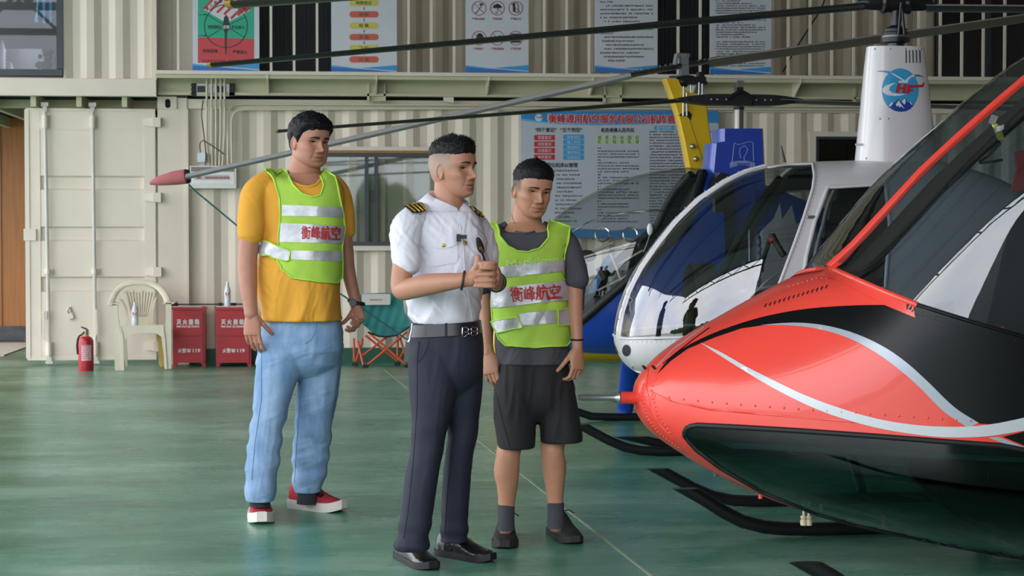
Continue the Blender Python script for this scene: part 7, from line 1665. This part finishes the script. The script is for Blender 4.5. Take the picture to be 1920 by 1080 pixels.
loft_rings(J, [A.ring(*r) for r in ((690, 940, 1010, .1, 0), (740, 926, 1012, .12, 0), (790, 927, 1007, .11, -.01), (825, 931, 1005, .108, -.01), (839, 933, 1004, .107, -.01))]); loft_rings(J, [A.ring(*r) for r in ((690, 995, 1062, .1, .01), (740, 1000, 1078, .118, .02), (780, 1010, 1084, .11, .02), (815, 1012, 1090, .108, .02), (828, 1013, 1090, .106, .02))])
jm = remesh(J, .0052, 4); fold(jm, lambda co: .0022*vnoise(co, 14, 41)+.0035*creases(*pixels(co), 41.5, 18, 80, .1)+.003*np.sin(pixels(co)[0]/9+2*vnoise(co, 6, 42))); jb = me_bvh(jm); jo = link_me('shorts', jm, shorts_m, p3_, 180); MB().tube(drape_line(jb, [(930, 735), (940, 780), (956, 838)], .0005, 8), .0016, 5).build('seam', mat('black_seam', '#0e0e10', .8), jo)
B = MB(); hv, hf, nu, nv = head_grid(jaw=.1, cheek=.1, nose=.95)
M = head_matrix(A.P(998, 357, .0), math.radians(24), math.radians(8), math.radians(-5), .975); B.add(tr(M, hv), hf); add_ears(B, M, -.9, .95, 1.15)
B.tube([A.P(988, 378, .03), A.P(987, 396, .03), A.P(986, 415, .03), A.P(986, 440, .03)], [.055, .058, .066, .08], 24)
loft_rings(B, [A.ring(*r) for r in ((418, 955, 1016, .06, .02), (430, 940, 1034, .082, .01), (445, 928, 1046, .1),  (475, 930, 1050, .09), (560, 938, 1050, .09), (640, 940, 1055, .09), (740, 945, 1060, .09))])
A.limb(B, [(922, 445, .03, 17), (908, 500, .04, 17), (909, 545, .04, 14.5), (912, 575, .035, 15), (913, 610, .02, 13), (914, 645, .0, 10.5), (916, 662, -.01, 10)]); A.limb(B, [(1056, 448, -.02, 16), (1074, 500, -.03, 16), (1078, 545, -.04, 14.5), (1078, 580, -.045, 14.5), (1080, 612, -.06, 12.5), (1082, 638, -.075, 10.5), (1082, 655, -.08, 10)])
hand(B, A.P(916, 660, -.01), A.P(922, 712, -.03)-A.P(916, 660, -.01), RV*.5+FH*.8, RV, (16, 26, 18), .9, (6, 16, 12), 3, .5)
hand(B, A.P(1082, 652, -.08), A.P(1084, 700, -.1)-A.P(1082, 652, -.08), -RV*.6+FH*.7, -RV-FH*.3, (28, 45, 25), .9, (6, 18, 12), 3, .5)
A.limb(B, [(968, 760, .0, 30), (957, 830, -.02, 24), (953, 852, -.03, 22.5), (950, 884, -.01, 24), (951, 910, .0, 20), (950, 940, .01, 16), (949, 965, .01, 14), (948, 990, .01, 14)]); A.limb(B, [(1040, 760, .02, 30), (1037, 825, .01, 24), (1036, 848, .0, 21.5), (1039, 875, .02, 23), (1040, 905, .03, 19), (1041, 938, .04, 15), (1042, 962, .04, 13.5), (1042, 985, .04, 14)])
def fade3(col, x, y, z):
    az = np.degrees(np.abs(np.arctan2(x, y))); k = np.clip((az-58)/12, 0, 1)*np.clip((z+1.5+np.clip((az-95)/30, 0, 1)*3)/1.5, 0, 1)*(z < 9); c = np.array(lin('#3a3331')[:3]); k = k*(.55+.4*np.clip(z/4, 0, 1))
    return col*(1-k[:, None])+c*k[:, None]
finish_body(p3_, B, M, '#b58469', '#9f6057', fade3)
add_face(p3_, M, hv, hf, mat('brow_hair', '#1d1715', .8), .32, .3, 1.75, .1, -.2)
add_hair(p3_, M, hv, hf, nu, ([0, 25, 45, 60, 72, 85, 100, 120, 180], [5.6, 5.5, 5.0, 4.4, 3.8, 3.4, 3.6, 3.0, 1.0]), lambda az, z, y: np.interp(z, [1, 4, 7, 9, 12], [.25, .55, 1.1, 1.4, 1.5])+.25*(y > 4)*(z > 5), hairm, 500, .55, 7, .15, (0, .3, 1), .3)
MB().tube(drape_line(me_bvh(bpy.data.objects[p3_.children[-1].name].data) if False else BVHTree.FromPolygons([Vector(v) for v in B.v], B.f), [(960, 402), (962, 412), (967, 421)], .0, 4), .0011, 6).build('neck_cord', blk, p3_, 60)
b3 = vest(p3_, sh, [(909, 431), (929, 419), (939, 443), (953, 461), (971, 471), (992, 473), (1012, 465), (1026, 447), (1030, 415), (1066, 430), (1064, 455), (1060, 492), (1061, 545), (1063, 575), (1066, 606), (1065, 639), (1058, 648), (1000, 651), (951, 647), (939, 635), (935, 622), (929, 606), (926, 565), (931, 516), (923, 476)], lime, lime_e)
drape_text('vest_lettering', 'Maritime', 998, 491, 15, 92, b3, .0135, mat('pale_green_letters', '#b2d96a', .7), p3_, .5, -.1)
for q in ([(935, 500), (1059, 487), (1059, 508), (935, 521)], [(928, 541), (1059, 525), (1061, 563), (927, 577)], [(974, 588), (1039, 582), (1039, 606), (979, 610)]): drape('reflective_strip', q, b3, 6, .0165, silver_t, p3_)
for q in ([(928, 602), (973, 593), (980, 614), (937, 624)], [(1042, 581), (1066, 576), (1065, 608), (1042, 611)]): drape('side_strap', q, b3, 5, .0185, silver_t, p3_); MB().tube(drape_line(b3, q, .019, 5, True), .003, 6, closed=True).build('strap_trim', lime_e, p3_, 60)
drape_text('vest_lettering', '衡峰航空', 1003, 549, 28, 86, b3, .0205, red_t, p3_, .4, -.07)
wc = A.P(1082, 637, -.075); MB().tube([wc+(RV*math.cos(t)*.0255+FH*math.sin(t)*.025) for t in np.linspace(0, 2*math.pi, 20, False)], .0036, 8, closed=True).build('wristband', blk, p3_, 60)
sock_m = mat('dark_grey_sock', '#3c3d42', .9, var=.1, scale=40); tr_m = mat('black_trainer', '#1f2022', .75, var=.25, scale=30, bump=.4, bscale=120)
for (x, y0_, dd), hp, tp in (((949, 946, .01), (949, 1000), (946, 1031)), ((1042, 942, .04), (1036, 998), (1078, 1022))):
    A.limb(MB(), [(x, y0_, dd, 14.5), (x, y0_+30, dd, 14)]); sk = MB().tube([A.P(x, y0_, dd), A.P(x, y0_+4, dd), A.P(x, y0_+25, dd), A.P(x, y0_+48, dd)], [.0335, .0345, .034, .036], 18).build('sock', sock_m, p3_, 60)
    o, sb, hl, d, s, L = shoe(p3_, FP(*hp), FP(*tp), .053, .115, tr_m, mat('trainer_sole', '#2b2625', .7))
    for k in range(4): MB().tube(curve_pts([hl+d*(L*(.4+k*.07))+s*.026+up*(.092-k*.01), hl+d*(L*(.41+k*.07))+up*(.103-k*.011), hl+d*(L*(.4+k*.07))-s*.026+up*(.092-k*.01)], 3), .003, 6).build('lace', blk, o, 60)
    MB().tube(curve_pts([hl+d*(L*.4)+up*.108, hl+d*(L*.42)+s*.03+up*.115, hl+d*(L*.4)+s*.055+up*.1], 3), .0025, 6).build('lace', blk, o, 60)
